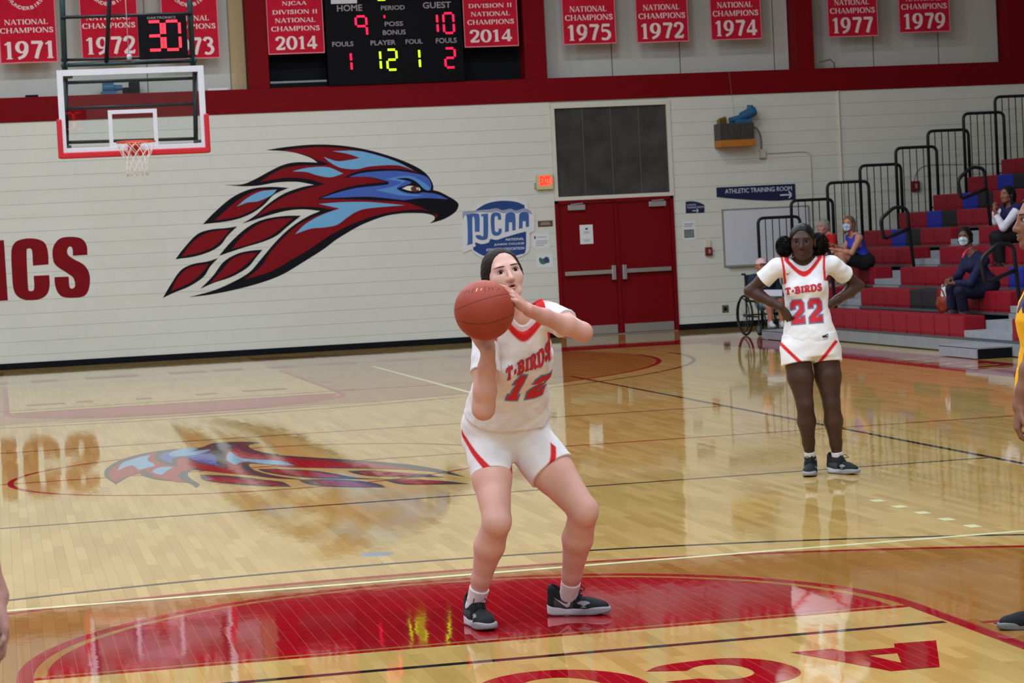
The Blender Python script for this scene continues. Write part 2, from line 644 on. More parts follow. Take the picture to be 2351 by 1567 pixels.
# ------------------------------------------------------------------ floor and its maple strips
g = MB()
g.box((RX0, RY0, -0.15), (RX1, RY1 + 0.45, -0.012))
floor = g.build('floor', pm('concrete_slab', rgb(120, 112, 100), 0.9))
props(floor, kind='structure')


def cproj(P):
    d = np.asarray(P, float) - CAM_C
    z = d @ CAM_W
    return IW / 2 + FPX * (d @ CAM_R) / z, IH / 2 - FPX * (d @ CAM_U) / z, z


def strip_verts(x0, x1, y0, y1):
    gp = 0.00025
    a0, a1, b0, b1 = x0 + gp, x1 - gp, y0 + gp, y1 - gp
    return [(a0, b0, 0), (a1, b0, 0), (a1, b1, 0), (a0, b1, 0), (a0, b0, -.012), (a1, b0, -.012), (a1, b1, -.012), (a0, b1, -.012)]


STRIP_F = [(0, 1, 2, 3), (4, 5, 1, 0), (5, 6, 2, 1), (6, 7, 3, 2), (7, 4, 0, 3)]
near, rest_v, rest_f = [], [], []
for i in range(int(RX0 / PW) - 1, int(RX1 / PW) + 1):
    off = (i * 0.618034) % 1.0
    x0, x1 = i * PW, (i + 1) * PW
    if x1 < RX0 or x0 > RX1:
        continue
    for j in range(int(RY0 / PL) - 2, int((RY1 + 0.4) / PL) + 2):
        y0, y1 = (j - off) * PL, (j + 1 - off) * PL
        if y1 < RY0 or y0 > RY1 + 0.1:
            continue
        cx, cy = (x0 + x1) / 2, (y0 + y1) / 2
        px, py, z = cproj((cx, cy, 0))
        if z > 0.5 and -20 < px < IW + 20 and py < IH + 60:
            near.append((z, x0, x1, y0, y1))
        else:
            if z < 0.5 or abs(px - IW / 2) > 2600 or py > IH + 900:
                continue                    # far outside the view: the slab below carries on
            near.append((1e3 + z, x0, x1, y0, y1))
near.sort()
for k, (z, x0, x1, y0, y1) in enumerate(near):
    v = strip_verts(x0, x1, y0, y1)
    if k < 300:
        c = np.array([(x0 + x1) / 2, (y0 + y1) / 2, 0.0])
        mesh_obj('plank', v, STRIP_F, M_WOOD, floor, c)
    else:
        b = len(rest_v)
        rest_v.extend(v)
        rest_f.extend(tuple(b + q for q in ff) for ff in STRIP_F)
o = mesh_obj('planks', rest_v, np.array(rest_f, dtype=np.int32), M_WOOD, floor)
o['kind'] = 'stuff'
del near, rest_v, rest_f
# plain maple continues outside the view
g = MB()
for (a, b_, c, d) in ((RX0, RX1, RY0, -9.8),):
    g.box((a, c, -0.012), (b_, d, -0.001))
g.build('plank_border', M_WOOD, floor)

ZD = 0.0004
_layer = 0.0


def paint(name, polys, mat, d=ZD, label=None):
    global _layer
    _layer += 4e-6
    o = decal(name, polys, FLOORP, d + _layer, mat, floor)
    if label:
        o['label'] = label
    return o


def rect(x0, y0, x1, y1):
    return [(x0, y0), (x1, y0), (x1, y1), (x0, y1)]


def arcband(cx, cy, r0, r1, a0, a1, n=72):
    return _arc(cx, cy, r1, r1, a0, a1, n) + list(reversed(_arc(cx, cy, r0, r0, a0, a1, n)))


for s in (0, 1):                       # near end, far end (mirrored about the half-court line)
    def my(y):
        return y if s == 0 else 17.06 - y

    def mp(pts):
        return [(x, my(y)) for x, y in pts]
    a = math.degrees(math.acos(0.03 / 1.71))
    paint('free_throw_half_circle', [mp(_arc(0, 0, 1.715, 1.715, 1.0, 179.0, 64))], M_RED, label='solid red half circle')
    paint('free_throw_circle_line', [mp(arcband(0, 0, 1.765, 1.83, 0, 180))], M_RED)
    paint('free_throw_line', [mp(rect(-1.83, -0.05, 1.83, 0.0))], M_RED)
    for sx in (-1, 1):
        paint('lane_line', [mp(rect(sx * 1.83 if sx < 0 else 1.765, -5.79, -1.765 if sx < 0 else 1.83, -0.05))], M_RED)
        for hy in (-0.58, -1.5, -2.4):
            xa, xb = (1.87, 2.02) if sx > 0 else (-2.02, -1.87)
            paint('lane_mark', [mp(rect(xa, hy, xb, hy + 0.05))], M_RED)
    by = -4.22
    paint('three_point_arc', [mp(arcband(0, by, 6.30, 6.36, -2, 182, 120))], M_RED, ZD * 1.2)
    paint('long_three_point_arc', [mp(arcband(0, by, 6.735, 6.785, -2, 182, 120))], M_BLACK, ZD * 1.2)
    paint('volleyball_end_line', [mp(rect(-1.75, -0.495, 1.75, -0.445))] if s == 0 else [mp(rect(-4.5, -0.495, 4.5, -0.445))], M_BLACK, ZD * 1.3)
    for sx in (-1, 1):
        if s == 0:
            paint('volleyball_end_line', [rect(min(sx * 1.9, sx * 4.5), -0.64, max(sx * 1.9, sx * 4.5), -0.59)], M_BLACK, ZD * 1.3)
    paint('volleyball_attack_line', [mp(rect(-4.5, 5.505, 4.5, 5.555))], M_BLACK)
    paint('pale_end_line', [mp(rect(-3.05, 1.90, 3.2, 1.955))], M_PALE, ZD * 1.4)
for sx in (-1, 1):
    paint('volleyball_side_line', [rect(sx * 4.5 - .025, -.47, sx * 4.5 + .025, 17.53)], M_BLACK)
for k in range(5):
    y0 = 2.2 + k * 0.345
    paint('pale_side_dash', [rect(2.965, y0, 3.035, y0 + 0.12)], M_PALE, ZD * 1.3)
paint('pale_side_line', [rect(2.95, 15.2, 3.01, 22.6)], M_PALE, ZD * 1.3)
paint('half_court_line', [rect(-7.62, 8.505, 7.62, 8.555)], M_RED)
paint('centre_circle', [_arc(0, 8.53, 1.83, 1.83, 0, 360, 96)[:-1], _arc(0, 8.53, 1.785, 1.785, 0, 360, 96)[:-1]], M_RED)
# red out-of-bounds borders with plain letters left in the wood
paint('side_border', [rect(7.83, -5.8, 8.72, 25.0)], M_RED)
zz = []
for k, (y0, x0) in enumerate([(15.9, 8.0), (16.5, 8.0), (15.3, 8.0), (14.7, 8.0), (14.1, 8.0)]):
    paint('border_letter', [[(8.02, y0), (8.55, y0 + .12), (8.55, y0 + .24), (8.3, y0 + .2), (8.3, y0 + .34), (8.55, y0 + .36), (8.55, y0 + .48), (8.02, y0 + .36), (8.02, y0 + .26), (8.2, y0 + .3), (8.2, y0 + .17), (8.02, y0 + .1)]], M_WOOD, ZD * 1.6)
paint('end_border', [rect(4.3, 23.55, 8.72, 24.75)], M_RED)
for (xa, xb) in ((-2.4, -1.75), (-1.45, -1.1), (-0.73, -0.02), (1.0, 1.4), (0.4, 0.9), (1.75, 2.1), (2.45, 2.95), (3.3, 3.9)):
    paint('end_border_mark', [rect(xa, 23.7, xb, 24.35)], M_RED)
for px0, px1, py0 in ((60, 150, 932), (178, 215, 924), (315, 350, 917), (450, 500, 907), (560, 660, 899)):
    xa, ya = fl(px0, py0)
    xb, yb = fl(px1, py0 - (px1 - px0) * .07)
    paint('lane_letter', [rect(xa, ya, xb, ya + .28)], M_RED)
# lettering inside the near lane, outlines measured on the floor
LA = [fl(1750 + a_ / 5.224, 1420 + b_ / 5.224) for a_, b_ in [(330, 402), (840, 360), (1020, 395), (1590, 345), (1580, 297), (2085, 258), (2130, 578), (1550, 628), (950, 515)]]
LAh = [fl(1750 + a_ / 5.224, 1420 + b_ / 5.224) for a_, b_ in [(1280, 440), (1620, 412), (1668, 528)]]
paint('lane_lettering', [LA, LAh], M_RED, ZD * 1.2, 'red letter A')
LC = smooth_poly([(0.398, -0.969, 1), (0.47, -0.885), (0.588, -0.848), (0.747, -0.845), (0.862, -0.955), (0.905, -1.12), (0.885, -1.27), (0.79, -1.375), (0.65, -1.40), (0.52, -1.33), (0.406, -1.196, 1), (0.535, -1.19, 1), (0.60, -1.25), (0.68, -1.25), (0.74, -1.185), (0.748, -1.08), (0.715, -0.99), (0.645, -0.945), (0.585, -0.965), (0.536, -1.024, 1)], 6)
paint('lane_lettering', [LC], M_RED, ZD * 1.2, 'red letter C')
oc = (0.04, -1.17)
paint('lane_lettering', [_arc(oc[0], oc[1], .31, .40, 50, 410, 48)[:-1], _arc(oc[0], oc[1] - .02, .165, .26, 50, 410, 40)[:-1]], M_RED, ZD * 1.2, 'red letter O')
paint('lane_lettering', [[(-0.95, -1.35), (-0.42, -1.0), (-0.34, -1.1), (-0.86, -1.45)]], M_RED, ZD * 1.2)
# centre emblem: bird head seen from the far side of the court
EX = lambda L_: [fl(220 + a_ / 4.898, 960 + b_ / 4.898) + ((1,) if len(q_) > 2 else ()) for q_ in L_ for a_, b_ in [q_[:2]]]
EY = lambda L_: [fl(640 + a_ / 5.002, 980 + b_ / 5.002) + ((1,) if len(q_) > 2 else ()) for q_ in L_ for a_, b_ in [q_[:2]]]
dark_l = EX([(225, 740, 1), (95, 640), (160, 530), (420, 420), (830, 350), (1160, 330), (1320, 280), (1600, 262), (1840, 275), (1720, 300), (1760, 345), (1900, 385), (2060, 405)])
dark_r = EY([(0, 322), (420, 350), (900, 380), (1500, 430), (1900, 500), (2140, 572, 1), (1650, 500), (1100, 478), (500, 470), (0, 458)])
dark_b = EX([(2060, 535), (1740, 510), (1780, 580), (2000, 640), (2330, 690, 1), (2000, 672), (1740, 640), (1400, 610), (1120, 580), (1035, 620), (1070, 680), (1165, 740), (1130, 780, 1), (1020, 722), (700, 690), (520, 640), (510, 615, 1), (380, 650)])
paint('centre_emblem', [smooth_poly(dark_l + dark_r + dark_b, 5)], M_FGREY, ZD * 1.3, 'dark outline of the floor emblem')


def em(pts, mat, k, f=EX):
    paint('centre_emblem', [smooth_poly(f(pts), 5)], mat, ZD * k)


em([(205, 710, 1), (140, 630), (230, 530), (480, 430), (690, 385), (650, 430), (720, 500), (920, 540), (900, 490), (990, 435), (1150, 500), (1480, 555), (1440, 440), (1500, 360), (1700, 300), (1600, 345), (1780, 400), (2340, 470), (2340, 545), (2060, 535), (1690, 490), (1650, 570), (1760, 635), (1350, 600), (1090, 565), (920, 640), (1000, 720), (700, 670), (585, 605), (500, 600)], M_RED, 1.6)
em([(0, 362, 1), (420, 380), (1000, 415), (1640, 495, 1), (1000, 470), (400, 465), (0, 455, 1)], M_RED, 1.6, EY)
em([(240, 590, 1), (320, 490), (600, 415), (580, 470), (665, 530), (480, 580, 1), (400, 530)], M_FBLUE, 1.9)
em([(740, 640, 1), (635, 600), (720, 550), (880, 545, 1), (800, 590)], M_FBLUE, 1.9)
em([(1560, 525, 1), (1470, 460), (1510, 375), (1640, 450), (2050, 475), (2240, 530, 1), (1900, 515), (1690, 485)], M_FBLUE, 1.9)
em([(850, 510, 1), (710, 440), (800, 380), (1100, 345), (1060, 400), (880, 450)], M_FBLUE2, 1.9)
em([(1380, 540, 1), (1160, 490), (1020, 425), (1250, 400), (1350, 430), (1350, 490)], M_FBLUE2, 1.9)
em([(820, 400), (960, 345), (1150, 340), (1080, 370), (1290, 350), (1150, 405), (900, 430)], M_FBLUE, 2.2)
for pts_o, pts_i, f in (
        ([(1170, 632, 1), (1500, 645), (1900, 690), (2100, 715), (2200, 770, 1), (1800, 758), (1400, 725), (1210, 690)], [(1220, 655, 1), (1600, 680), (1950, 710), (2100, 752, 1), (1700, 735), (1330, 705)], EX),
        ([(-240, 480, 1), (0, 480), (400, 500), (640, 535), (900, 580), (1240, 600, 1), (900, 597), (400, 585), (0, 545), (-180, 510)], [(-150, 490, 1), (300, 505), (600, 545), (760, 580, 1), (350, 570), (0, 530)], EY),
        ([(790, 505, 1), (1050, 500), (1400, 520), (1700, 545), (1930, 578, 1), (1500, 572), (1100, 565), (900, 540)], [(900, 515, 1), (1200, 510), (1640, 545, 1), (1300, 562), (1030, 550)], EY),
        ([(230, 605, 1), (600, 600), (950, 620), (1150, 655), (1230, 692, 1), (800, 690), (450, 675), (290, 640)], [(390, 615, 1), (800, 622), (1090, 685, 1), (700, 680), (470, 655)], EY),
        ([(1200, 600, 1), (1500, 600), (1900, 620), (2200, 652, 1), (1800, 660), (1450, 660), (1300, 635)], [(1330, 608, 1), (1700, 612), (2000, 645, 1), (1600, 655), (1430, 640)], EY)):
    em(pts_o, M_FGREY, 1.3, f)
    em(pts_i, M_RED, 1.6, f)
g = MB()
g.lathe([(0.0, .0011), (.085, .0011), (.09, .0004)], (0.015, 2.95, 0), n=32)
o = g.build('floor_socket_cover', M_STEEL, origin=(0.015, 2.95, 0))
props(o, 'round grey metal socket cover set flush in the maple floor', 'floor cover')

# ------------------------------------------------------------------ far wall of painted blocks
BZ = 3.722
DX0, DX1, DZ1 = 6.858, 8.80, 2.155
g = MB()
g.box((RX0, YW + .012, 0), (DX0, YW + .25, BZ))
g.box((DX1, YW + .012, 0), (RX1, YW + .25, BZ))
g.box((DX0, YW + .012, DZ1), (DX1, YW + .25, 2.20))
g.box((DX0, YW + .012, 3.62), (DX1, YW + .25, BZ))
g.box((RX0, YW + .42, BZ), (RX1, YW + .6, RZ))
wall_far = g.build('wall_far', M_WALL)
props(wall_far, kind='structure')
CH = 0.2068
blk = []
for k in range(18):
    z0 = k * CH
    z1 = min(z0 + CH, BZ)
    o_ = 0.0 if k % 2 == 0 else 0.2032
    x = -4.2 + o_
    while x < RX1:
        x0, x1 = x, x + .4064
        x = x1
        if z1 > 0 and x1 > DX0 - .002 and x0 < DX1 + .002 and (z0 < 3.62):
            if x0 < DX0 - .03:
                x1 = DX0
            elif x1 > DX1 + .03:
                x0 = DX1
            else:
                continue
            if x1 - x0 < .03:
                continue
        blk.append((x0, x1, z0, z1))


def block(x0, x1, z0, z1):
    j, i_ = .0006, .0012
    f_, b_ = YW, YW + .0125
    a0, a1, c0, c1 = x0 + .0001, x1 - .0001, z0 + j, z1 - j
    v = [(a0 + .0002, f_, c0 + i_), (a1 - .0002, f_, c0 + i_), (a1 - .0002, f_, c1 - i_), (a0 + .0002, f_, c1 - i_), (a0, b_, c0), (a1, b_, c0), (a1, b_, c1), (a0, b_, c1)]
    return v, [(0, 1, 2, 3), (4, 5, 1, 0), (5, 6, 2, 1), (6, 7, 3, 2), (7, 4, 0, 3)]


blk.sort(key=lambda q: abs((q[0] + q[1]) / 2 - 4.6) + .6 * abs(q[2] - 1.8))
sv, sf = [], []
for k, q in enumerate(blk):
    v, f = block(*q)
    if k < 300:
        mesh_obj('block', v, f, M_WALL, wall_far, ((q[0] + q[1]) / 2, YW, q[2]))
    else:
        b = len(sv)
        sv += v
        sf += [tuple(b + i for i in ff) for ff in f]
o = mesh_obj('blocks', sv, sf, M_WALL, wall_far)
o['kind'] = 'stuff'
# upper panels between the red columns
g = MB()
seams = {'left': [-4.0, -1.75, .62, 1.90, 2.147], 'mid': [6.841, 8.0, 9.13, 10.72, 10.97], 'right': [11.264, 12.42, 13.55, 14.60]}
for key in seams:
    xs = seams[key]
    for a, b in zip(xs[:-1], xs[1:]):
        g = MB()
        g.box((a + .008, YW + .36, 4.085), (b - .008, YW + .41, RZ), bev=0.006)
        g.build('panel', M_TAN if (a, b) == (1.90, 2.147) else M_PANEL, wall_far)
g = MB()
g.box((2.455, YW + .34, 4.085), (6.49, YW + .41, RZ))
g.build('black_recess_panel', M_BLK, wall_far)

TR = [('beam', RX0, RX1, BZ, 4.092), ('c', 2.147, 2.455, 4.092, RZ), ('c', 6.49, 6.841, 4.092, RZ), ('c', 10.97, 11.264, 4.092, RZ), ('c', 14.62, 14.98, 4.092, RZ)]
for n_, (k_, a, b, c, d) in enumerate(TR):
    g = MB()
    g.box((a, YW - .025, c), (b, YW + .41, d), bev=.004)
    o = g.build('trim_%d' % (n_ + 1), M_REDP)
    props(o, kind='structure')
# baseboard
g = MB()
g.box((RX0, YW - .012, 0.0), (DX0, YW + .004, 0.094), bev=.003)
g.box((DX1, YW - .012, 0.0), (RX1, YW + .004, 0.094), bev=.003)
props(g.build('baseboard_far', M_BLK), kind='structure')
# rest of the shell
g = MB()
g.box((RX0 - .2, RY0, 0), (RX0, RY1 + .6, RZ))
props(g.build('wall_left', M_WALL), kind='structure')
g = MB()
g.box((RX1, RY0, 0), (RX1 + .2, RY1 + .6, RZ))
props(g.build('wall_right', M_WALL), kind='structure')
g = MB()
g.box((RX0, RY0 - .2, 0), (RX1, RY0, RZ))
props(g.build('wall_near', M_WALL), kind='structure')
g = MB()
g.box((RX0 - .2, RY0 - .2, RZ), (RX1 + .2, RY1 + .6, RZ + .2))
props(g.build('ceiling', M_CEIL), kind='structure')

# ------------------------------------------------------------------ double door and the dark window above it
dr = empty('door_1', ((DX0 + DX1) / 2, YW, 0), kind='structure')
g = MB()
g.box((DX0, YW - .03, 0), (DX0 + .055, YW + .12, DZ1), bev=.003)
g.box((DX1 - .055, YW - .03, 0), (DX1, YW + .12, DZ1), bev=.003)
g.box((DX0, YW - .03, DZ1 - .05), (DX1, YW + .12, DZ1), bev=.003)
DM = (DX0 + DX1) / 2 + .02
g.box((DM - .03, YW - .01, 0.005), (DM + .03, YW + .1, DZ1 - .05), bev=.003)
g.build('door_frame', M_REDP, dr)
M_ALU = pm('satin_aluminium', rgb(186, 186, 188), 0.32, 0.06, 40, metal=0.85)
M_DOOR = pm('red_door_paint', rgb(112, 10, 16), 0.45, 0.05, 6, spec=.1)
for side, (a, b) in enumerate(((DX0 + .058, DM - .033), (DM + .033, DX1 - .058))):
    g = MB()
    g.box((a, YW + .012, .015), (b, YW + .056, DZ1 - .053), bev=.003)
    lf = g.build('door_leaf', M_DOOR, dr, origin=(a, YW + .03, 0))
    g = MB()
    g.box((a + .03, YW + .006, .02), (b - .02, YW + .013, .155))
    g.build('kick_plate', M_ALU, lf)
    zb = .965
    g = MB()
    if side == 0:
        xa, xb, xc = a + .05, b - .06, b - .055
    else:
        xa, xb, xc = a + .06, b - .035, a + .055
    g.box((xa, YW - .06, zb), (xb, YW - .012, zb + .065), bev=.006)
    g.box((xc - .035, YW - .07, zb - .10), (xc + .035, YW + .012, zb + .13), bev=.008)
    g.box((xa if side == 0 else xb - .05, YW - .04, zb + .01), (xa + .05 if side == 0 else xb, YW + .013, zb + .055), bev=.004)
    g.build('push_bar', M_ALU, lf)
    g = MB()
    cx = (a + .17) if side == 0 else (b - .33)
    g.box((cx - .02, YW - .045, DZ1 - .16), (cx + .26, YW + .012, DZ1 - .075), bev=.006)
    g.obox((cx + .12, YW - .05, DZ1 - .06), (.1, 0, .006), (0, .008, 0), (0, 0, .008))
    g.build('door_closer', M_ALU, lf)
g = MB()
g.box((DX0 + .02, YW - .035, .0015), (DX1 - .02, YW + .08, .012), bev=.003)
g.build('threshold', M_ALU, dr)

wn1 = empty('window_1', ((6.912 + 8.765) / 2, YW, 2.2), kind='structure')
g = MB()
M_CREAMT = pm('cream_steel_trim', rgb(208, 203, 190), .45, .03, 5)
for (a, b, c, d) in ((6.86, 6.925, 2.19, 3.665), (8.755, 8.82, 2.19, 3.665), (6.86, 8.82, 3.61, 3.665), (6.86, 8.82, 2.155, 2.215)):
    e_ = .002 if b - a > 1 else 0
    g.box((a, YW - .02 - e_, c), (b, YW + .1 + e_, d), bev=.003)
g.build('window_frame', M_CREAMT, wn1)
M_MESHG = pm('dark_window_glass', rgb(62, 60, 60), 0.12, 0.35, 3.0)
for k in range(4):
    xa = 6.922 + k * .4595
    g = MB()
    g.box((xa + .002, YW + .03, 2.212), (xa + .4575, YW + .042, 3.612))
    g.build('pane', M_MESHG, wn1)
g = MB()
for k in range(1, 4):
    xa = 6.922 + k * .4595
    g.box((xa - .004, YW + .026, 2.212), (xa + .004, YW + .032, 3.612))
g.build('mullion', pm('grey_mullion', rgb(96, 94, 92), .5), wn1)

# ------------------------------------------------------------------ painted emblem and lettering on the far wall
WP = wallplane()
M_EBLK = pm('black_wall_paint', rgb(20, 20, 27), .6, .05, 8, spec=.08)
M_ERED = pm('dark_red_wall_paint', rgb(124, 16, 24), .6, .05, 8, spec=.1)
M_ELB = pm('light_blue_wall_paint', rgb(106, 166, 208), .5, .04, 8)
M_EMB = pm('mid_blue_wall_paint', rgb(84, 140, 205), .5, .04, 8)
M_EDB = pm('deep_blue_wall_paint', rgb(62, 92, 178), .5, .04, 8)
M_EWH = pm('white_wall_paint', rgb(225, 222, 215), .5, .03, 8)
M_EBR = pm('brown_wall_paint', rgb(92, 44, 34), .5, .03, 8)
_wl = [0.0]


def zpts(pts, s, ox, oy, y=YW):
    out = []
    for q in pts:
        p = wl(ox + q[0] / s, oy + q[1] / s, y)
        out.append(p + ((1,) if len(q) > 2 else ()))
    return out


emb = empty('wall_emblem', (3.0, YW, 1.0), 'big painted bird head emblem in black red and blue on the cream wall', 'emblem')


def hw(name, pts, mat, k, holes=()):
    _wl[0] += 2e-6
    pl = [smooth_poly(zpts(pts, 3.265, 360, 310), 6)]
    return decal(name, pl, WP, .0012 + .0003 * k + _wl[0], mat, emb)


hw('outline', [(815, 112, 1), (1000, 85), (1200, 70), (1400, 80), (1600, 115), (1800, 175), (1950, 240), (2030, 300), (2070, 370), (2072, 412, 1), (2120, 425), (2180, 455), (2240, 492), (2262, 525), (2235, 578), (2150, 630), (2045, 662, 1), (2082, 630), (2070, 602), (2000, 586), (1900, 583), (1800, 590), (1700, 610), (1600, 645), (1500, 690), (1350, 780), (1250, 855), (1100, 950), (950, 1040), (800, 1100), (600, 1155), (400, 1195), (240, 1214, 1), (420, 1165), (560, 1105), (690, 1030), (780, 930), (890, 800), (1000, 695), (1120, 615), (1225, 568, 1), (1100, 556), (980, 566), (850, 598), (640, 664, 1), (740, 600), (830, 520), (950, 440), (1080, 392), (1178, 372, 1), (1050, 350), (900, 355), (760, 378), (640, 383), (510, 372, 1), (640, 368), (740, 328), (850, 268), (950, 222), (1050, 203), (1205, 205, 1), (1140, 165), (1000, 125)], M_EBLK, 0)
hw('red_field', [(950, 112, 1), (1200, 90), (1400, 100), (1600, 135), (1800, 200), (1960, 282, 1), (1850, 258), (1700, 253), (1550, 263), (1470, 285), (1390, 322, 1), (1500, 312), (1600, 318), (1718, 352, 1), (1600, 362), (1450, 385), (1330, 422), (1195, 482, 1), (1400, 480), (1700, 492), (1850, 502), (1950, 530), (2050, 575), (2110, 600, 1), (2090, 622, 1), (2075, 588), (2000, 560), (1900, 560), (1750, 578), (1600, 615), (1450, 672), (1300, 750), (1150, 850), (1000, 940), (850, 1022), (660, 1082, 1), (780, 985), (850, 880), (950, 770), (1050, 680), (1180, 612), (1330, 560, 1), (1200, 540), (1050, 538), (900, 553), (740, 612, 1), (830, 540), (950, 465), (1100, 410), (1262, 368, 1), (1180, 340), (1080, 322), (950, 320), (770, 352, 1), (850, 300), (950, 250), (1080, 228), (1230, 225), (1300, 216, 1), (1200, 186), (1120, 150)], M_ERED, 1)
for o_, i_ in (([(345, 668, 1), (430, 580), (560, 470), (700, 405), (850, 388), (990, 395, 1), (880, 445), (800, 525), (700, 592), (560, 640)], [(432, 640, 1), (520, 560), (620, 480), (750, 415), (900, 407, 1), (830, 470), (740, 550), (600, 612)]),
               ([(140, 930, 1), (200, 850), (300, 745), (400, 708), (520, 696), (604, 683, 1), (530, 755), (480, 822), (400, 872), (280, 910)], [(185, 910, 1), (260, 810), (350, 745), (450, 716), (548, 710, 1), (490, 780), (420, 840), (320, 880)]),
               ([(465, 905, 1), (560, 795), (680, 690), (800, 632), (950, 606), (1082, 603, 1), (980, 685), (900, 752), (800, 798), (640, 846)], [(560, 855, 1), (640, 760), (760, 670), (880, 632), (1020, 622, 1), (930, 700), (830, 768), (700, 815)]),
               ([(45, 1220, 1), (110, 1110), (180, 1012), (270, 966), (380, 946), (460, 920, 1), (400, 985), (350, 1062), (250, 1130), (130, 1180)], [(105, 1170, 1), (150, 1080), (220, 1005), (300, 977), (390, 965, 1), (330, 1040), (250, 1105)]),
               ([(325, 1152, 1), (420, 1055), (500, 950), (600, 890), (700, 866), (792, 858, 1), (740, 922), (680, 992), (560, 1062), (430, 1106)], [(400, 1110, 1), (480, 1020), (560, 932), (660, 890), (755, 880, 1), (690, 950), (600, 1020), (500, 1070)])):
    hw('feather_outline', o_, M_EBLK, 0)
    hw('feather', i_, M_ERED, 1)
hw('feather_light', [(600, 535, 1), (680, 470), (780, 422), (900, 408, 1), (860, 450), (760, 495), (680, 505)], M_ELB, 2)
hw('crest_light', [(1315, 120, 1), (1500, 118), (1650, 150), (1800, 200), (1925, 264, 1), (1800, 226), (1600, 234), (1500, 255), (1380, 245), (1300, 205), (1250, 163, 1), (1350, 195), (1450, 185), (1522, 170, 1), (1430, 140)], M_ELB, 2)
hw('crest_light', [(1015, 272, 1), (1130, 245), (1280, 240), (1398, 288, 1), (1300, 316), (1200, 300), (1120, 276)], M_ELB, 2)
hw('face', [(1440, 312, 1), (1550, 282), (1750, 267), (1900, 280), (2020, 312), (2056, 370), (2052, 412, 1), (2000, 428), (2100, 442), (2185, 480, 1), (2000, 472), (1850, 487, 1), (1600, 462), (1400, 467), (1232, 472, 1), (1350, 432), (1500, 396), (1715, 372), (1740, 350, 1), (1600, 315)], M_EDB, 2)
hw('face_light', [(1640, 412, 1), (1780, 382), (1832, 350), (1715, 330, 1), (1830, 308), (1910, 310), (1985, 345), (2042, 388), (2040, 412), (2000, 404), (1940, 362), (1890, 335), (1800, 392), (1850, 432), (2000, 452), (1840, 452)], M_EMB, 3)
hw('throat_light', [(1215, 515, 1), (1400, 502), (1600, 502), (1860, 525, 1), (1600, 547), (1500, 572), (1420, 622), (1350, 672), (1250, 692), (1150, 702), (1036, 742, 1), (1120, 662), (1250, 592), (1372, 550, 1)], M_ELB, 2)
hw('eye_socket', [(1795, 400, 1), (1870, 375), (1905, 350), (1785, 325, 1), (1880, 322), (1945, 350), (2000, 400), (2032, 418, 1), (1950, 437), (1870, 430)], M_EBLK, 4)
hw('eye', [(1838, 400, 1), (1890, 380), (1960, 390), (1972, 415), (1900, 417)], M_EWH, 5)
hw('iris', [(1905, 395), (1930, 380), (1960, 392), (1962, 415), (1930, 425), (1908, 412)], M_EBR, 6)
hw('pupil', [(1945, 397), (1955, 394), (1960, 404), (1950, 410)], M_EWH, 7)
# the three last letters of a word, the rest lies outside the picture
M_LTR = pm('red_letter_paint', rgb(120, 12, 22), .6, .05, 8, spec=.1)
lt = empty('wall_lettering', (-0.9, YW, 1.0), 'big dark red block letters ICS painted on the cream wall', 'lettering')
for nm, pts in (('letter', [(-112, 215, 1), (37, 210, 1), (75, 780, 1), (-72, 790, 1)]),
                ('letter', [(107, 320), (135, 240), (190, 207), (275, 193), (370, 205), (430, 245), (455, 330), (460, 440, 1), (312, 452, 1), (305, 325), (292, 292), (265, 292), (252, 330), (266, 650), (280, 688), (312, 688), (324, 650), (318, 548, 1), (466, 540, 1), (470, 640), (445, 722), (370, 770), (240, 776), (160, 735), (125, 660), (112, 500)]),
                ('letter', [(828, 350, 1), (820, 260), (770, 195), (660, 178), (560, 200), (502, 280), (500, 380), (530, 450), (640, 525), (695, 570), (710, 640), (685, 668), (658, 650), (650, 555, 1), (515, 560, 1), (520, 630), (550, 710), (615, 752), (770, 748), (830, 700), (852, 600), (840, 510), (790, 440), (700, 390), (645, 350), (637, 300), (660, 270), (685, 290), (690, 358, 1)])):
    decal(nm, [smooth_poly(zpts(pts, 4.1225, 0, 500), 6)], WP, .0014, M_LTR, lt)


# ------------------------------------------------------------------ small helpers for things on the wall
def wbox(mb, pa, pb, y0, y1, mi=0, bev=0.0, y=YW):
    """box covering the photo's rectangle pa (top left) - pb (bottom right) on the wall, from y0 to y1 in front of it"""
    xa, za = wl(*pa, y)
    xb, zb = wl(*pb, y)
    mb.box((min(xa, xb), y - y1, min(za, zb)), (max(xa, xb), y - y0, max(za, zb)), mi, bev)
    return mb


def ptext(name, glyph, bl, br, tl, y, d, mat, parent, skew=0.0):
    a, b, c = wl(*bl, y), wl(*br, y), wl(*tl, y)
    w = b[0] - a[0]
    h = c[1] - a[1]
    zc = (a[1] + b[1]) / 2
    return put_text(name, glyph, wallplane(y), a[0], zc, w, h, d, mat, parent, skew=skew)


# conference sign
sg = empty('conference_sign', (5.9, YW, 1.4), 'blue and white NJCAA shield sign on the wall left of the red doors', 'sign')
Z = lambda L_: zpts(L_, 6.528, 1040, 380)
M_SGW = pm('white_sign_board', rgb(214, 214, 216), .35, .02, 10)
M_SGG = pm('grey_sign_print', rgb(150, 152, 172), .35, .1, 3)
M_SGB = pm('blue_sign_print', rgb(34, 66, 128), .35, .12, 2)
M_SGL = pm('mid_blue_sign_print', rgb(62, 98, 160), .35, .2, 3)
M_SGK = pm('white_sign_print', rgb(210, 214, 222), .35, .02, 10)
pts = smooth_poly(Z([(135, 682, 1), (300, 670), (400, 600), (560, 520), (760, 476), (950, 490), (1112, 560, 1), (1125, 640), (1190, 680), (1220, 780), (1215, 980, 1), (1148, 1010, 1), (1142, 1250), (1080, 1330), (950, 1380), (700, 1402), (450, 1390), (320, 1310), (280, 1258, 1), (150, 1306, 1), (142, 900)]), 4)
mb = MB()
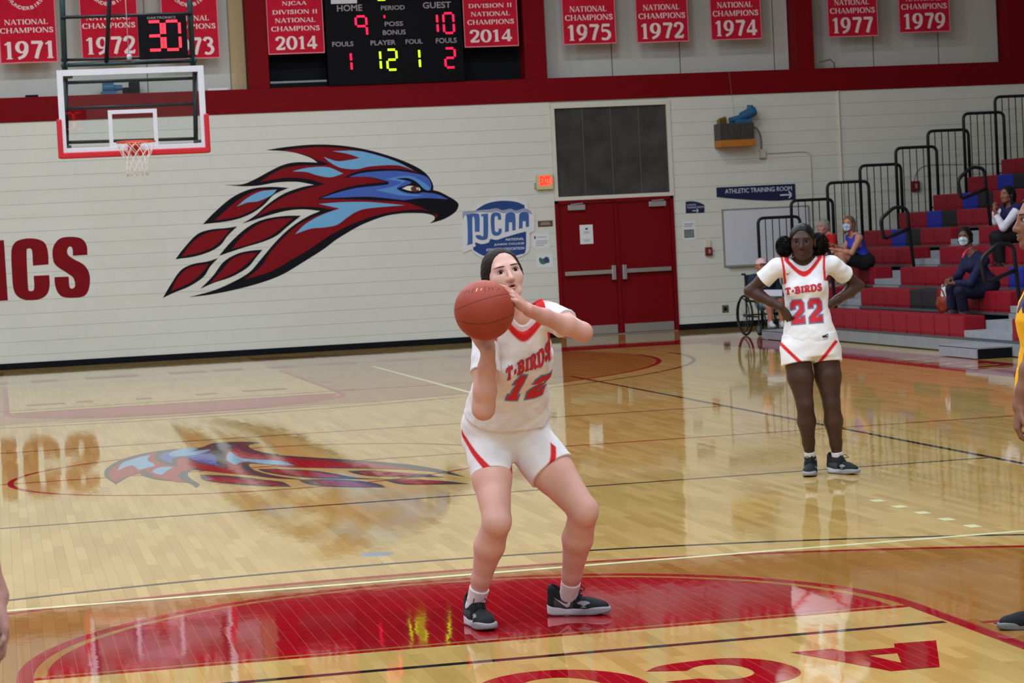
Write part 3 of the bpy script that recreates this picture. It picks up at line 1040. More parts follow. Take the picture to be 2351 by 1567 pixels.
mb.prism([(a, b) for a, b in pts], (0, YW, 0), (1, 0, 0), (0, 0, 1), (0, -1, 0), .016)
mb.build('board', M_SGW, sg)
SP = wallplane(YW - .016)
dk = lambda n, L_, m, k: decal(n, [smooth_poly(Z(L_), 4)], SP, .0006 + k * .0004, m, sg)
dk('blue_field', [(305, 690, 1), (450, 592), (600, 542), (780, 526), (950, 545), (1068, 592, 1), (1088, 800, 1), (1088, 1262), (1000, 1330), (760, 1378), (500, 1362), (340, 1290), (295, 1222), (300, 1000)], M_SGB, 0)
dk('letter_band', [(140, 690, 1), (540, 655, 1), (650, 640), (740, 668), (860, 645), (940, 672), (1060, 640), (1150, 670), (1195, 740), (1200, 965, 1), (1000, 1008), (760, 1078), (650, 1112), (560, 1100), (530, 1150), (420, 1175), (330, 1150), (340, 1205, 1), (150, 1296, 1)], M_SGW, 1)
dk('letter_band', [(140, 690, 1), (540, 655, 1), (650, 640), (740, 668), (860, 645), (940, 672), (1060, 640), (1150, 670), (1190, 730, 1), (1140, 720), (1060, 680), (960, 715), (860, 685), (760, 715), (650, 685), (560, 705), (380, 700), (250, 718), (180, 740), (140, 825, 1)], M_SGG, 2)
for L_ in ([(182, 735, 1), (300, 712, 1), (380, 725), (396, 790), (396, 992, 1), (325, 992, 1), (318, 800), (288, 790), (292, 1140), (290, 1172, 1), (200, 1194, 1), (218, 1130), (208, 790)],
           [(418, 726, 1), (524, 718, 1), (522, 1050), (480, 1110), (400, 1112), (345, 1080), (335, 1042, 1), (400, 1040), (440, 1060), (452, 1020), (450, 762, 1), (418, 762, 1)],
           [(562, 770), (590, 712), (650, 698), (705, 720), (720, 780), (720, 812, 1), (672, 812, 1), (665, 765), (632, 760), (620, 800), (624, 960), (645, 992), (674, 985), (680, 946, 1), (726, 940, 1), (722, 1010), (670, 1050), (610, 1045), (575, 1000), (565, 900)],
           [(776, 975, 1), (782, 760), (810, 708), (860, 692), (912, 708), (932, 760), (936, 968, 1), (885, 974, 1), (882, 850, 1), (836, 852, 1), (834, 985, 1), (772, 998, 1)],
           [(984, 925, 1), (988, 750), (1015, 702), (1065, 688), (1115, 705), (1134, 755), (1136, 915, 1), (1088, 922, 1), (1086, 832, 1), (1042, 835, 1), (1040, 938, 1), (978, 948, 1)]):
    dk('letter', L_, M_SGL, 3)
for t, bl, br, tl in (('NATIONAL', (790, 1122), (1062, 1118), (790, 1085)), ('JUNIOR COLLEGE', (615, 1202), (1065, 1188), (615, 1165)), ('ATHLETIC ASSOCIATION', (492, 1278), (1066, 1258), (492, 1238))):
    f = lambda q: (1040 + q[0] / 6.528, 380 + q[1] / 6.528)
    ptext('lettering', sans(t, .02), f(bl), f(br), f(tl), YW, .0185, M_SGK, sg)

# exit sign
ex = empty('exit_sign', (6.69, YW, 2.4), 'cream housing lit red EXIT sign left of the dark window', 'exit sign')
g = wbox(MB(), (1229, 402), (1269, 434), 0.0, .07, bev=.008)
g.build('housing', pm('cream_plastic', rgb(205, 190, 140), .5), ex)
g = wbox(MB(), (1226, 420), (1234, 432), 0.0, .05, bev=.004)
g.build('test_box', pm('grey_plastic', rgb(150, 146, 146), .5), ex)
g = wbox(MB(), (1235, 403), (1264, 427), .07, .074)
g.build('face', pm('exit_face', rgb(190, 110, 90), .4, emit=rgb(255, 120, 90), estr=.55), ex)
M_EXL = pm('exit_letters', rgb(255, 60, 30), .4, emit=rgb(255, 50, 25), estr=1.3)
ptext('letters', sans('EXIT', .05), (1237.5, 426), (1262, 424.5), (1237.5, 405), YW, .0755, M_EXL, ex)
mb = MB()
xa, za = wl(1266, 414)
mb.prism([(-.02, -.03), (.02, 0), (-.02, .03)], (xa + .004, YW - .07, za), (1, 0, 0), (0, 0, 1), (0, -1, 0), .004)
mb.build('arrow', M_EXL, ex)

M_PAPER = pm('white_paper', rgb(216, 216, 220), .7, .03, 20)
M_INK = pm('dark_ink', rgb(50, 52, 60), .7, .3, 90)


def sheet(name, label, tl, br, cat='notice', th=.004, mat=None, y=YW):
    e = empty(name, (wl(*tl, y)[0], y, wl(*br, y)[1]), label, cat)
    wbox(MB(), tl, br, 0.0002, th, y=y).build('sheet', mat or M_PAPER, e)
    return e


def marks(e, mat, rects, th=.004, y=YW, name='print'):
    mb = MB()
    for (a, b, c, d) in rects:
        wbox(mb, (a, b), (c, d), th, th + .0006, y=y)
    o = mb.build(name, mat, e)
    if len(rects) > 1:
        o['kind'] = 'stuff'
    return o


e = sheet('name_plate', 'small brown room plate between shield sign and red doors', (1234.5, 507.5), (1269, 519), 'plate', .008, pm('brown_plate', rgb(84, 66, 54), .4))
marks(e, pm('beige_print', rgb(150, 130, 112), .5), [(1242, 510, 1262, 512), (1240, 513.5, 1264, 515.5)], .008)
e = sheet('paper_notice', 'plain white paper notice under the brown plate beside red doors', (1222, 535.5), (1262, 569), th=.003)
marks(e, M_INK, [(1226, 542, 1230, 548)], .003)
marks(e, pm('faint_ink', rgb(176, 178, 190), .7, .2, 80), [(1233, 543, 1255, 545), (1230, 552, 1257, 554), (1230, 557, 1257, 559), (1230, 562, 1250, 564)], .003)
e = sheet('paper_notice', 'white notice with green and purple picture, lowest beside red doors', (1231, 582), (1270, 613), th=.003)
mb = MB()
xa, za = wl(1249, 598)
mb.prism(smooth_poly([(-.085, .02), (-.06, .055), (-.02, .03), (.03, .06), (.08, .04), (.085, -.03), (.03, -.045), (-.01, -.06), (-.06, -.04)], 4), (xa, YW - .003, za), (1, 0, 0), (0, 0, 1), (0, -1, 0), .0006)
mb.build('green_print', pm('green_print', rgb(60, 112, 96), .6, .4, 40), e)
mb = MB()
mb.prism(smooth_poly([(-.02, .02), (.03, .045), (.065, .02), (.05, -.03), (.0, -.03)], 4), (xa + .01, YW - .0038, za), (1, 0, 0), (0, 0, 1), (0, -1, 0), .0006)
mb.build('purple_print', pm('purple_print', rgb(62, 60, 110), .6, .4, 40), e)
e = sheet('paper_notice', 'white notice with grey photo on the wall right of red doors', (1566, 508), (1598, 550), th=.004)
marks(e, pm('grey_photo_print', rgb(112, 122, 120), .6, .5, 30), [(1570, 527, 1594, 545)], .004)
marks(e, pm('faint_ink2', rgb(160, 160, 176), .7), [(1571, 513, 1592, 515), (1571, 518, 1588, 520)], .004)
e = sheet('paper_notice', 'white paper notice taped on the left red door leaf', (1330, 516.5), (1362, 559), th=.0165, y=YW + .02)
marks(e, M_INK, [(1343, 523, 1349, 527)], .0165, YW + .02)
marks(e, pm('faint_ink', (0, 0, 0)), [(1339, 531, 1353, 532.5), (1339, 534, 1353, 535.5), (1338, 549, 1355, 550.5), (1340, 552.5, 1352, 554)], .0165, YW + .02)

M_NAVY = pm('navy_sign', rgb(30, 34, 74), .4, .04, 10)
M_SW = pm('white_sign_lettering', rgb(206, 208, 222), .5)


def arrow(mb, xa, xb, z, y, h):
    mb.box((xa, y - .001, z - h * .13), (xb - h * .3, y, z + h * .13))
    for s in (-1, 1):
        mb.obox((xb - h * .28, y - .0005, z + s * h * .26), (h * .34, 0, -s * h * .34), (0, .0005, 0), (h * .09, 0, s * h * .09))
    return mb


e = empty('direction_sign', (1.0 + 9.5, YW, 2.0), 'long navy ATHLETIC TRAINING ROOM sign with arrow above the whiteboard', 'sign')
f = lambda q: (1540 + q[0] / 3.8225, 230 + q[1] / 3.8225)
pts = smooth_poly([wl(*f(q[:2])) + ((1,) if len(q) > 2 else ()) for q in [(400, 766, 1), (1088, 732, 1), (1094, 870, 1), (900, 880), (650, 870), (402, 848, 1)]], 5)
mb = MB()
mb.prism(pts, (0, YW, 0), (1, 0, 0), (0, 0, 1), (0, -1, 0), .012)
mb.build('board', M_NAVY, e)
ptext('lettering', sans('ATHLETIC TRAINING ROOM', .008), f((475, 820)), f((1062, 792)), f((475, 780)), YW, .0128, M_SW, e)
xa, za = wl(*f((958, 832)))
xb, _ = wl(*f((1062, 830)))
arrow(MB(), xa, xb, za, YW - .012, .09).build('arrow', M_SW, e)
e = empty('direction_sign', (9.15, YW, 1.85), 'small navy sign with curved top right of the red doors', 'sign')
pts = smooth_poly([wl(*f(q[:2])) + ((1,) if len(q) > 2 else ()) for q in [(130, 890, 1), (190, 886), (250, 898), (292, 918, 1), (293, 984, 1), (132, 990, 1)]], 5)
mb = MB()
mb.prism(pts, (0, YW, 0), (1, 0, 0), (0, 0, 1), (0, -1, 0), .012)
mb.build('board', M_NAVY, e)
ptext('lettering', sans('ATHLETIC'), f((140, 928)), f((222, 924)), f((140, 912)), YW, .0128, M_SW, e)
ptext('lettering', sans('TRAINING ROOM'), f((140, 950)), f((288, 944)), f((140, 934)), YW, .0128, M_SW, e)
xa, za = wl(*f((188, 970)))
xb, _ = wl(*f((242, 968)))
arrow(MB(), xa, xb, za, YW - .012, .05).build('arrow', M_SW, e)

e = empty('whiteboard', (10.2, YW, .98), 'white marker board in thin grey frame beside the bleacher end', 'whiteboard')
xa, za, zb = 9.605, 1.887, .985
xb = 11.05
g = MB().box((xa, YW - .018, zb), (xb, YW, za), bev=.002)
g.build('board', pm('white_board_surface', rgb(205, 206, 214), .25, .02, 3), e)
g = MB()
for (a, b, c, d) in ((xa - .012, xa + .012, zb - .012, za + .012), (xb - .012, xb + .012, zb - .012, za + .012), (xa, xb, za - .01, za + .012), (xa, xb, zb - .012, zb + .012)):
    g.box((a, YW - .026, c), (b, YW, d), bev=.003)
g.build('frame', pm('grey_frame', rgb(140, 138, 134), .45), e)
g = MB().box((xa + .05, YW - .07, zb - .02), (xb - .05, YW - .02, zb - .008), bev=.003)
g.build('pen_tray', pm('grey_frame', rgb(140, 138, 134)), e)

e = empty('wall_socket', (9.58, YW, .27), 'dark grey socket plate low on the wall by the wheelchair', 'socket')
wbox(MB(), (1657.5, 700.5), (1673, 716.5), 0, .01, bev=.003).build('plate', pm('grey_plate', rgb(96, 92, 84), .4), e)
wbox(MB(), (1661.5, 704.5), (1668.5, 712.5), .01, .014).build('outlet', M_BLK, e)
M_ALR = pm('dark_red_alarm', rgb(112, 30, 32), .4, .1, 30)
for lab, c, k in (('small dark red alarm box low beside the whiteboard', (1626, 577), 0), ('red alarm box on the wall seen through the guard rails', (2100, 427), 1)):
    e = empty('fire_alarm', (wl(*c)[0], YW, wl(*c)[1]), lab, 'fire alarm')
    wbox(MB(), (c[0] - (8 if k == 0 else 10), c[1] - 9 - k * 2), (c[0] + 8 + 2 * k, c[1] + 9 + 3 * k), 0, .055, bev=.006).build('box', M_ALR, e)
    wbox(MB(), (c[0] - 2, c[1] - 5), (c[0] + 4 + k, c[1] + 4 + k), .055, .062, bev=.002).build('strobe', pm('strobe_lens', rgb(178, 128, 116), .25), e)
    if k == 0:
        wbox(MB(), (1619, 551), (1631, 567), 0, .03, bev=.003).build('back_box', pm('cream_box', rgb(206, 202, 190), .5), e)
M_COND = pm('cream_conduit', rgb(196, 190, 178), .5)


def conduit(name, lab, pts, r=.009, off=.014, n=8):
    p3 = []
    for q in smooth_poly(pts, 8, False):
        x, z = wl(q[0], q[1])
        p3.append((x, YW - off, z))
    o = MB().tube(p3, r, 8).build(name, M_COND, None, (p3[0][0], YW, p3[0][2]), True)
    props(o, lab, 'conduit')
    return o


conduit('conduit', 'cream conduit curving up from the alarm box behind the guard rails', [(2097, 414), (2102, 396), (2118, 381), (2150, 377), (2240, 376, 1), (2330, 373, 1)])
# winch box with motor, its hose, junction box, conduit
e = empty('curtain_winch', (9.8, YW, 2.9), 'dark winch box with orange base and blue motor high on the wall', 'winch')
x0, z0 = wl(1640, 340)
x1, z1 = wl(1717, 283)
M_WOR = pm('orange_steel', rgb(176, 108, 34), .5, .15, 30)
M_WDK = pm('dark_grey_steel', rgb(62, 60, 58), .5, .3, 25)
M_WBL = pm('blue_motor_paint', rgb(42, 92, 132), .4, .15, 30)
g = MB().box((x0, YW - .34, z0), (x1, YW, z0 + .11), bev=.008)
g.build('base', M_WOR, e)
g = MB().box((x0 + .005, YW - .33, z0 + .11), (x1 - .005, YW, z1), bev=.006)
for k in range(6):
    xx = x0 + .04 + k * (x1 - x0 - .08) / 5
    g.box((xx - .004, YW - .338, z0 + .13), (xx + .004, YW - .33, z1 - .02))
g.build('drum_cover', M_WDK, e)
g = MB()
for k in range(4):
    g.box((x0 + .03 + k * .035, YW - .25, z1), (x0 + .05 + k * .035, YW - .1, z1 + .07 + .02 * (k % 2)), bev=.004)
g.tube([(x0 + .05, YW - .18, z1 + .06), (x0 + .16, YW - .18, z1 + .09)], .03, 10)
g.build('gear', pm('brass_gear', rgb(128, 96, 40), .45, .4, 40, metal=.4), e)
g = MB()
g.tube([(x0 + .22, YW - .17, z1 + .05), (x0 + .38, YW - .17, z1 + .08), (x0 + .44, YW - .17, z1 + .10)], [.045, .05, .05], 14)
g.tube([(x0 + .42, YW - .17, z1 + .10), (x0 + .60, YW - .17, z1 + .17), (x0 + .66, YW - .17, z1 + .19)], [.07, .085, .07], 16)
g.lathe([(0, .0), (.05, .0), (.05, .06), (0, .06)], (x0 + .57, YW - .17, z1 + .22), (.1, 0, 1), 12)
g.box((x0 + .3, YW - .25, z1 - .01), (x0 + .58, YW - .08, z1 + .06), bev=.01)
g.build('motor', M_WBL, e)
hose = smooth_poly([(1722, 292), (1735, 296), (1744, 315), (1747, 345)], 6, False)
p3 = [(wl(*q)[0], YW - .10 + .08 * i / len(hose), wl(*q)[1]) for i, q in enumerate(hose)]
MB().tube(p3, .012, 8).build('hose', pm('grey_hose', rgb(120, 118, 116), .5), e, smooth=True)
e = empty('junction_box', (10.3, YW, 2.75), 'small cream junction box below the winch hose', 'junction box')
wbox(MB(), (1742, 343), (1756.5, 362), 0, .05, bev=.004).build('box', M_COND, e)
wbox(MB(), (1744, 360), (1756, 365), .0, .04, bev=.003).build('lower_cap', pm('pinkish_cap', rgb(160, 130, 122), .5), e)
conduit('conduit', 'cream conduit running right from the junction box then down', [(1757, 352), (1790, 350.5), (1842, 348), (1856, 353), (1860, 368), (1863, 430, 1), (1868, 560, 1), (1874, 690, 1)])
o = MB().tube([(wl(1672, 165)[0], YW - .03, BZ + .37), (wl(1672, 165)[0] + .01, YW - .20, z1 + .14)], .0025, 6).build('cable', pm('thin_grey_cable', rgb(120, 112, 110), .5), None, (wl(1672, 165)[0], YW - .1, z1))
props(o, 'thin vertical cable running down over the red beam to the winch', 'cable')
g = MB().box((11.630, YW - .03, .0), (11.652, YW, BZ), bev=.003)
props(g.build('trim_9', pm('cream_joint_strip', rgb(216, 211, 196), .5), None, (11.64, YW, 0)), kind='structure')
xh, zh = wl(1882, 148, YW - .05)
o = MB().tube([(wl(1880, 143)[0], YW - .01, wl(1880, 143)[1]), (wl(1905, 137)[0], YW - .03, wl(1905, 137)[1]), (wl(1914, 146)[0], YW - .03, wl(1914, 146)[1]), (wl(1914, 156)[0], YW - .03, 4.095)], .011, 8).build('pipe_hook', pm('dark_pipe', rgb(88, 86, 84), .5), None, (wl(1880, 143)[0], YW, 4.09), True)
props(o, 'thin bent dark pipe standing on the red beam below the 1977 banner', 'pipe')

# ------------------------------------------------------------------ scoreboard
sb = empty('scoreboard', (4.45, YW, 4.09), 'black electronic scoreboard with red and green digits in the red frame', 'scoreboard')
YS = YW - .06
xa, _ = wl(750, 100, YS)
xb, _ = wl(1063, 100, YS)
_, zb = wl(900, 192, YS)
M_SBK = pm('black_scoreboard', rgb(14, 14, 18), .5, .1, 20, spec=.06)
g = MB().box((xa, YS, 4.095), (xb, YW + .2, 6.3), bev=.006)
g.build('cabinet', M_SBK, sb)
g = MB()
x2, z2 = wl(616, 195, YW)
x3, z3 = wl(755, 188, YW)
g.box((2.47, YW + .02, 4.095), (xa - .01, YW + .3, 4.20), bev=.004)
g.box((2.47, YW + .018, 4.165), (xa - .02, YW + .30, 4.195), 1)
o = g.build('ledge_box', [M_SBK, pm('grey_metal_edge', rgb(118, 122, 130), .35, metal=.5)], None, (2.6, YW, 4.09))
props(o, 'low black metal trough beside the scoreboard under left 2014 banner', 'trough')
fs = lambda q: (740 + q[0] / 6.915, q[1] / 6.915)
M_SBT = pm('grey_scoreboard_lettering', rgb(150, 142, 148), .6)
for t, bl, br, tl in (('HOME', (236, 187), (634, 168), (232, 85)), ('PERIOD', (932, 163), (1310, 152), (928, 92)), ('GUEST', (1598, 140), (2045, 120), (1592, 40)),
                      ('POSS', (992, 418), (1282, 410), (990, 345)), ('BONUS', (962, 556), (1325, 546), (960, 478)), ('FOULS', (160, 746), (495, 729), (158, 668)),
                      ('PLAYER', (768, 722), (1165, 706), (763, 646)), ('FOUL', (1325, 700), (1595, 690), (1322, 626)), ('FOULS', (1805, 690), (2135, 676), (1800, 608))):
    ptext('lettering', sans(t, .015), fs(bl), fs(br), fs(tl), YS, .0015, M_SBT, sb)
wbox(MB(), fs((128, -120)), fs((552, 52)), 0, .003, y=YS).build('name_strip', pm('white_strip', rgb(200, 200, 204), .5), sb)
SEG = {'0': 'abcdef', '1': 'bc', '2': 'abged', '3': 'abgcd', '9': 'abfgc'}
M_LR = pm('red_led', rgb(255, 20, 60), .4, emit=rgb(255, 16, 66), estr=2.6)
M_LG = pm('green_led', rgb(190, 255, 20), .4, emit=rgb(176, 255, 16), estr=2.6)
M_LR3 = pm('far_seen_red_led', rgb(255, 40, 60), .4, emit=rgb(255, 30, 44), estr=12.0)
M_LR2 = pm('bright_red_led', rgb(255, 40, 60), .4, emit=rgb(255, 30, 44), estr=4.0)


def seven(name, ch, x0, z0, w, h, y, mat, parent, pitch, rad, lean=0.0, flip=False):
    """LED digit: rows of small round lamps along the segments"""
    ends = {'a': ((.12, 1), (.88, 1)), 'b': ((1, .94), (1, .56)), 'c': ((1, .44), (1, .06)), 'd': ((.12, 0), (.88, 0)), 'e': ((0, .06), (0, .44)), 'f': ((0, .56), (0, .94)), 'g': ((.12, .5), (.88, .5))}
    mb = MB()
    for s in SEG[ch]:
        (ax, ay), (bx, by_) = ends[s]
        A, B = np.array([ax * w, ay * h]), np.array([bx * w, by_ * h])
        L_ = np.linalg.norm(B - A)
        t = (B - A) / L_
        nrm = np.array([-t[1], t[0]])
        k = max(2, int(round(L_ / pitch)))
        for row in (-.5, .5):
            for i in range(k):
                p = A + t * (i + .5) * L_ / k + nrm * row * pitch
                u = x0 + p[0] + lean * p[1]
                V = [(u + rad * math.cos(a), y, z0 + p[1] + rad * math.sin(a)) for a in [math.pi / 3 * q for q in range(6)]]
                mb.add(V, [tuple(range(6)) if flip else tuple(range(5, -1, -1))])
    o = mb.build(name, mat, parent)
    o['kind'] = 'stuff'
    return o


for ch, l, r, t, b, m in (('9', 548, 715, 262, 572, M_LR), ('1', 1680, 1838, 225, 525, M_LR), ('0', 1938, 2095, 212, 525, M_LR), ('1', 310, 470, 835, 1125, M_LR), ('1', 775, 935, 805, 1110, M_LG), ('2', 1042, 1194, 790, 1108, M_LG), ('1', 1395, 1555, 782, 1085, M_LG), ('2', 1962, 2118, 768, 1072, M_LR), ('2', 862, 1015, -310, -2, M_LG)):
    a, bq = wl(*fs((l, b)), YS)
    c, _ = wl(*fs((r, b)), YS)
    _, d = wl(*fs((l, t)), YS)
    seven('digit', ch, a, bq, c - a, d - bq, YS - .002, m, sb, .0165, .0088, lean=-.02)
xa_, za_ = wl(*fs((985, 265)), YS)
mb = MB()
for i in range(2):
    for j in range(3):
        V = [(xa_ - .008 + i * .016 + .006 * math.cos(q * math.pi / 3), YS - .002, za_ - .016 + j * .016 + .006 * math.sin(q * math.pi / 3)) for q in range(6)]
        mb.add(V, [tuple(range(5, -1, -1))])
mb.build('indicator', M_LR, sb)

# ------------------------------------------------------------------ championship banners
M_BAN = pm('red_banner_cloth', rgb(186, 26, 50), .8, .12, 6, bump=.15, spec=.1)
M_BTX = pm('white_banner_print', rgb(226, 208, 208), .75, .04, 20)
M_BED = pm('pink_banner_edge', rgb(220, 128, 140), .75, .05, 20)
YB = YW - .03


def banner(label, year, bl, br, lx_top, rows, yr, top=None, round_text=False):
    """bl, br: bottom corners in the photo; rows = [(text, x0, x1, ybase_left, height px)]; yr the same for the year"""
    a = wl(*bl, YB)
    b = wl(*br, YB)
    z0 = (a[1] + b[1]) / 2
    x0, x1 = a[0], b[0]
    h = (x1 - x0) * 1.75
    e = empty('banner', ((x0 + x1) / 2, YB, z0), label, 'banner', 'championship banners over the red beam')
    nx, nz = 16, 18
    V, F = [], []
    ph = x0 * 3.1

    def wave(x, z):
        return .010 * math.sin((x - x0) / (x1 - x0) * 7 + ph) * (1 - .5 * (z - z0) / h)
    for k in range(nz + 1):
        for i in range(nx + 1):
            x, z = x0 + (x1 - x0) * i / nx, z0 + h * k / nz
            V.append((x, YB + wave(x, z), z))
    nf = len(V)
    V += [(q[0], q[1] + .003, q[2]) for q in V]
    for k in range(nz):
        for i in range(nx):
            p = k * (nx + 1) + i
            F.append((p, p + 1, p + nx + 2, p + nx + 1))
            F.append((nf + p, nf + p + nx + 1, nf + p + nx + 2, nf + p + 1))
    mesh_obj('cloth', V, F, M_BAN, e, smooth=True)

    def print_(name, v2, f2, mat, d=.0025):
        V3 = [(x, YB + wave(x, z) - d, z) for x, z in v2]
        F3 = []
        for q in f2:
            p = [np.array(V3[i]) for i in q[:3]]
            F3.append(q if np.cross(p[1] - p[0], p[2] - p[0])[1] < 0 else tuple(reversed(q)))
        return mesh_obj(name, V3, F3, mat, e)
    ev, ef = [], []
    t = .016
    for (p, q, r, s) in ((x0, x1, z0, z0 + t), (x0, x0 + t * .7, z0, z0 + h), (x1 - t * .7, x1, z0, z0 + h)):
        n_ = 14
        for i in range(n_):
            b_ = len(ev)
            if q - p > s - r:
                u0, u1 = p + (q - p) * i / n_, p + (q - p) * (i + 1) / n_
                ev += [(u0, r), (u1, r), (u1, s), (u0, s)]
            else:
                u0, u1 = r + (s - r) * i / n_, r + (s - r) * (i + 1) / n_
                ev += [(p, u0), (q, u0), (q, u1), (p, u1)]
            ef.append((b_, b_ + 1, b_ + 2, b_ + 3))
    print_('edge', ev, ef, M_BED, .002)
    W_ = x1 - x0
    for text, fx0, fx1, fz0, fz1 in rows + [(year, *yr)]:
        kw = dict(T=.2, t=.09, serif=.1, st=.06) if text == year else dict(T=.19, t=.075, serif=.09, st=.05)
        v, f_ = serif_text(text, **kw)
        X0, X1 = x0 + fx0 * W_, x0 + fx1 * W_
        v2 = [(X0 + q[0] * (X1 - X0), z0 + fz0 + q[1] * (fz1 - fz0)) for q in v]
        print_('year' if text == year else 'lettering', v2, f_, M_BTX)
    if round_text:
        cx, cz, R_ = (x0 + x1) / 2 + .0, z0 + round_text, .26
        word = 'THUNDERBIRDS'
        for i, ch in enumerate(word):
            v, f_ = sans(ch, .02)
            th = math.radians(-90 + (i - (len(word) - 1) / 2) * 13.0)
            cw = .026 if ch == 'I' else .05
            if ch == 'I':
                cw = .014
            ux = np.array([-math.sin(th), math.cos(th)])
            uy = -np.array([math.cos(th), math.sin(th)])
            c0 = np.array([cx, cz]) + R_ * np.array([math.cos(th), math.sin(th)])
            v2 = [tuple(c0 + ux * (q[0] - .5) * cw + uy * (q[1] - .5) * .055) for q in v]
            print_('lettering', v2, f_, M_BTX)
        pts = _arc(cx, cz, .12, .13, 20, 340, 30)
        ins = _arc(cx, cz, .07, .08, 20, 340, 30)
        v2, f2 = fill2d([pts + ins[::-1]])
        print_('emblem', v2, f2, M_BTX)
    return e


NC = [('NATIONAL', .14, .84, .51, .605), ('CHAMPIONS', .05, .95, .375, .47)]
YR = (.09, .91, .05, .315)
ncl = [('NATIONAL', .10, .86, .575, .66), ('CHAMPIONS', .02, .95, .45, .535)]
banner('red 1971 national champions banner, first from the left', '1971', (1.5, 147), (133, 142), 0, ncl, (.08, .93, .05, .33), round_text=1.08)
banner('red 1972 national champions banner behind the hoop frame', '1972', (189, 135.5), (321, 131), 0, [('NATIONAL', .10, .86, .575, .66), ('CHAMPIONS', .03, .95, .45, .535)], (.08, .93, .05, .33), round_text=1.08)
banner('red 1973 banner partly hidden behind the lit shot clock', '1973', (376, 138), (505, 132), 0, [('NATIONAL', .12, .84, .575, .66), ('CHAMPIONS', .04, .95, .45, .535)], (.10, .91, .05, .33), round_text=1.08)
N4 = lambda a_: [('NJCAA', .28, .72, .735, .81), ('DIVISION II', .10, .90, .61, .68), ('NATIONAL', .14, .86, .48, .555), ('CHAMPIONS', .07, .93, .35, .43)]
banner('red 2014 division champions banner left of the scoreboard', '2014', (617, 126), (746, 121), 0, N4(0), (.13, .87, .065, .275))
banner('red 2014 division champions banner right of the scoreboard', '2014', (1067, 111), (1191, 104), 0, N4(0), (.10, .88, .075, .275))
banner('red 1975 national champions banner right of the scoreboard bay', '1975', (1294, 105), (1415, 98), 0, NC, YR)
banner('red 1972 banner between the 1975 and 1974 banners', '1972', (1463, 98.5), (1582, 95.5), 0, NC, YR)
banner('red 1974 national champions banner, right of the second 1972 banner', '1974', (1633, 93), (1749, 89), 0, NC, YR)
banner('red 1977 national champions banner right of the red column', '1977', (1902, 87.5), (2016, 81), 0, NC, YR)
banner('red 1979 national champions banner, last on the right', '1979', (2066, 77.5), (2182, 71), 0, NC, YR)
# odds and ends on the beam
g = MB()
xm, zm = wl(252, 214)
zm = 4.092
g.tube([(xm - .1, YW + .12, zm + .11), (xm + .07, YW + .12, zm + .11)], .085, 18)
g.tube([(xm + .07, YW + .12, zm + .10), (xm + .2, YW + .12, zm + .10)], [.05, .04], 14)
g.box((xm - .12, YW + .04, zm), (xm + .1, YW + .2, zm + .05), bev=.005)
e = empty('hoist_motor', (xm, YW + .12, zm), 'blue hoist motor with black gearbox on the beam behind the glass backboard', 'motor')
g.build('motor', M_WBL, e)
g = MB().box((xm + .30, YW + .04, zm), (xm + .46, YW + .22, zm + .18), bev=.012)
g.box((xm + .2, YW + .08, zm), (xm + .3, YW + .16, zm + .1), bev=.01)
g.build('gearbox', M_BLK, e)
o = MB().box((wl(58, 220)[0], YW + .0, 4.092), (wl(88, 220)[0], YW + .14, 4.125), bev=.004).build('black_box', M_BLK, None, (wl(70, 220)[0], YW, 4.092))
props(o, 'small flat black box lying on the beam below the 1971 banner', 'box')
o = MB().box((wl(476, 206)[0], YW + .0, 4.092), (wl(524, 206)[0], YW + .2, 4.125), bev=.004).build('white_board_strip', M_PAPER, None, (wl(500, 206)[0], YW, 4.092))
props(o, 'flat white strip lying on the beam right of the backboard', 'strip')

# ------------------------------------------------------------------ basketball hoop
YBB = 21.64
M_WFR = pm('white_frame_paint', rgb(206, 206, 216), .4, .03, 10)
M_PAD = pm('red_pad', rgb(190, 28, 38), .45, .06, 10)
M_PIPE = pm('dark_green_pipe', rgb(38, 58, 58), .4, .15, 12)
M_BPIPE = pm('black_steel', rgb(24, 24, 30), .4, .1, 12)
M_RIM = pm('orange_rim', rgb(214, 72, 30), .4, .06, 20)
M_NET = pm('white_net_cord', rgb(214, 206, 200), .8, .08, 60)
hp = empty('basketball_hoop', (-.03, YBB, 2.9), 'glass backboard with red padding and orange rim hung from dark pipes', 'basketball hoop')
BXL, BXR, BZ0, BZ1 = -.945, .885, 2.925, 3.975
mg = bpy.data.materials.new('clear_glass')
mg.use_nodes = True
nt = mg.node_tree
for n_ in list(nt.nodes):
    nt.nodes.remove(n_)
out = nt.nodes.new('ShaderNodeOutputMaterial')
mix = nt.nodes.new('ShaderNodeMixShader')
fr = nt.nodes.new('ShaderNodeFresnel')
fr.inputs['IOR'].default_value = 1.3
tb = nt.nodes.new('ShaderNodeBsdfTransparent')
tb.inputs['Color'].default_value = (.95, .97, .97, 1)
gb = nt.nodes.new('ShaderNodeBsdfGlossy')
gb.inputs['Roughness'].default_value = .01
nt.links.new(fr.outputs[0], mix.inputs[0])
nt.links.new(tb.outputs[0], mix.inputs[1])
nt.links.new(gb.outputs[0], mix.inputs[2])
nt.links.new(mix.outputs[0], out.inputs['Surface'])
g = MB().box((BXL + .04, YBB + .004, BZ0 + .04), (BXR - .04, YBB + .016, BZ1 - .04))
g.build('glass_pane', mg, hp)


def ring_frame(mb, x0, x1, z0, z1, t, y0, y1, mi=0, bev=.002):
    for (a, b, c, d) in ((x0, x0 + t, z0, z1), (x1 - t, x1, z0, z1), (x0 + t, x1 - t, z0, z0 + t), (x0 + t, x1 - t, z1 - t, z1)):
        mb.box((a, y0, c), (b, y1, d), mi, bev)
    return mb


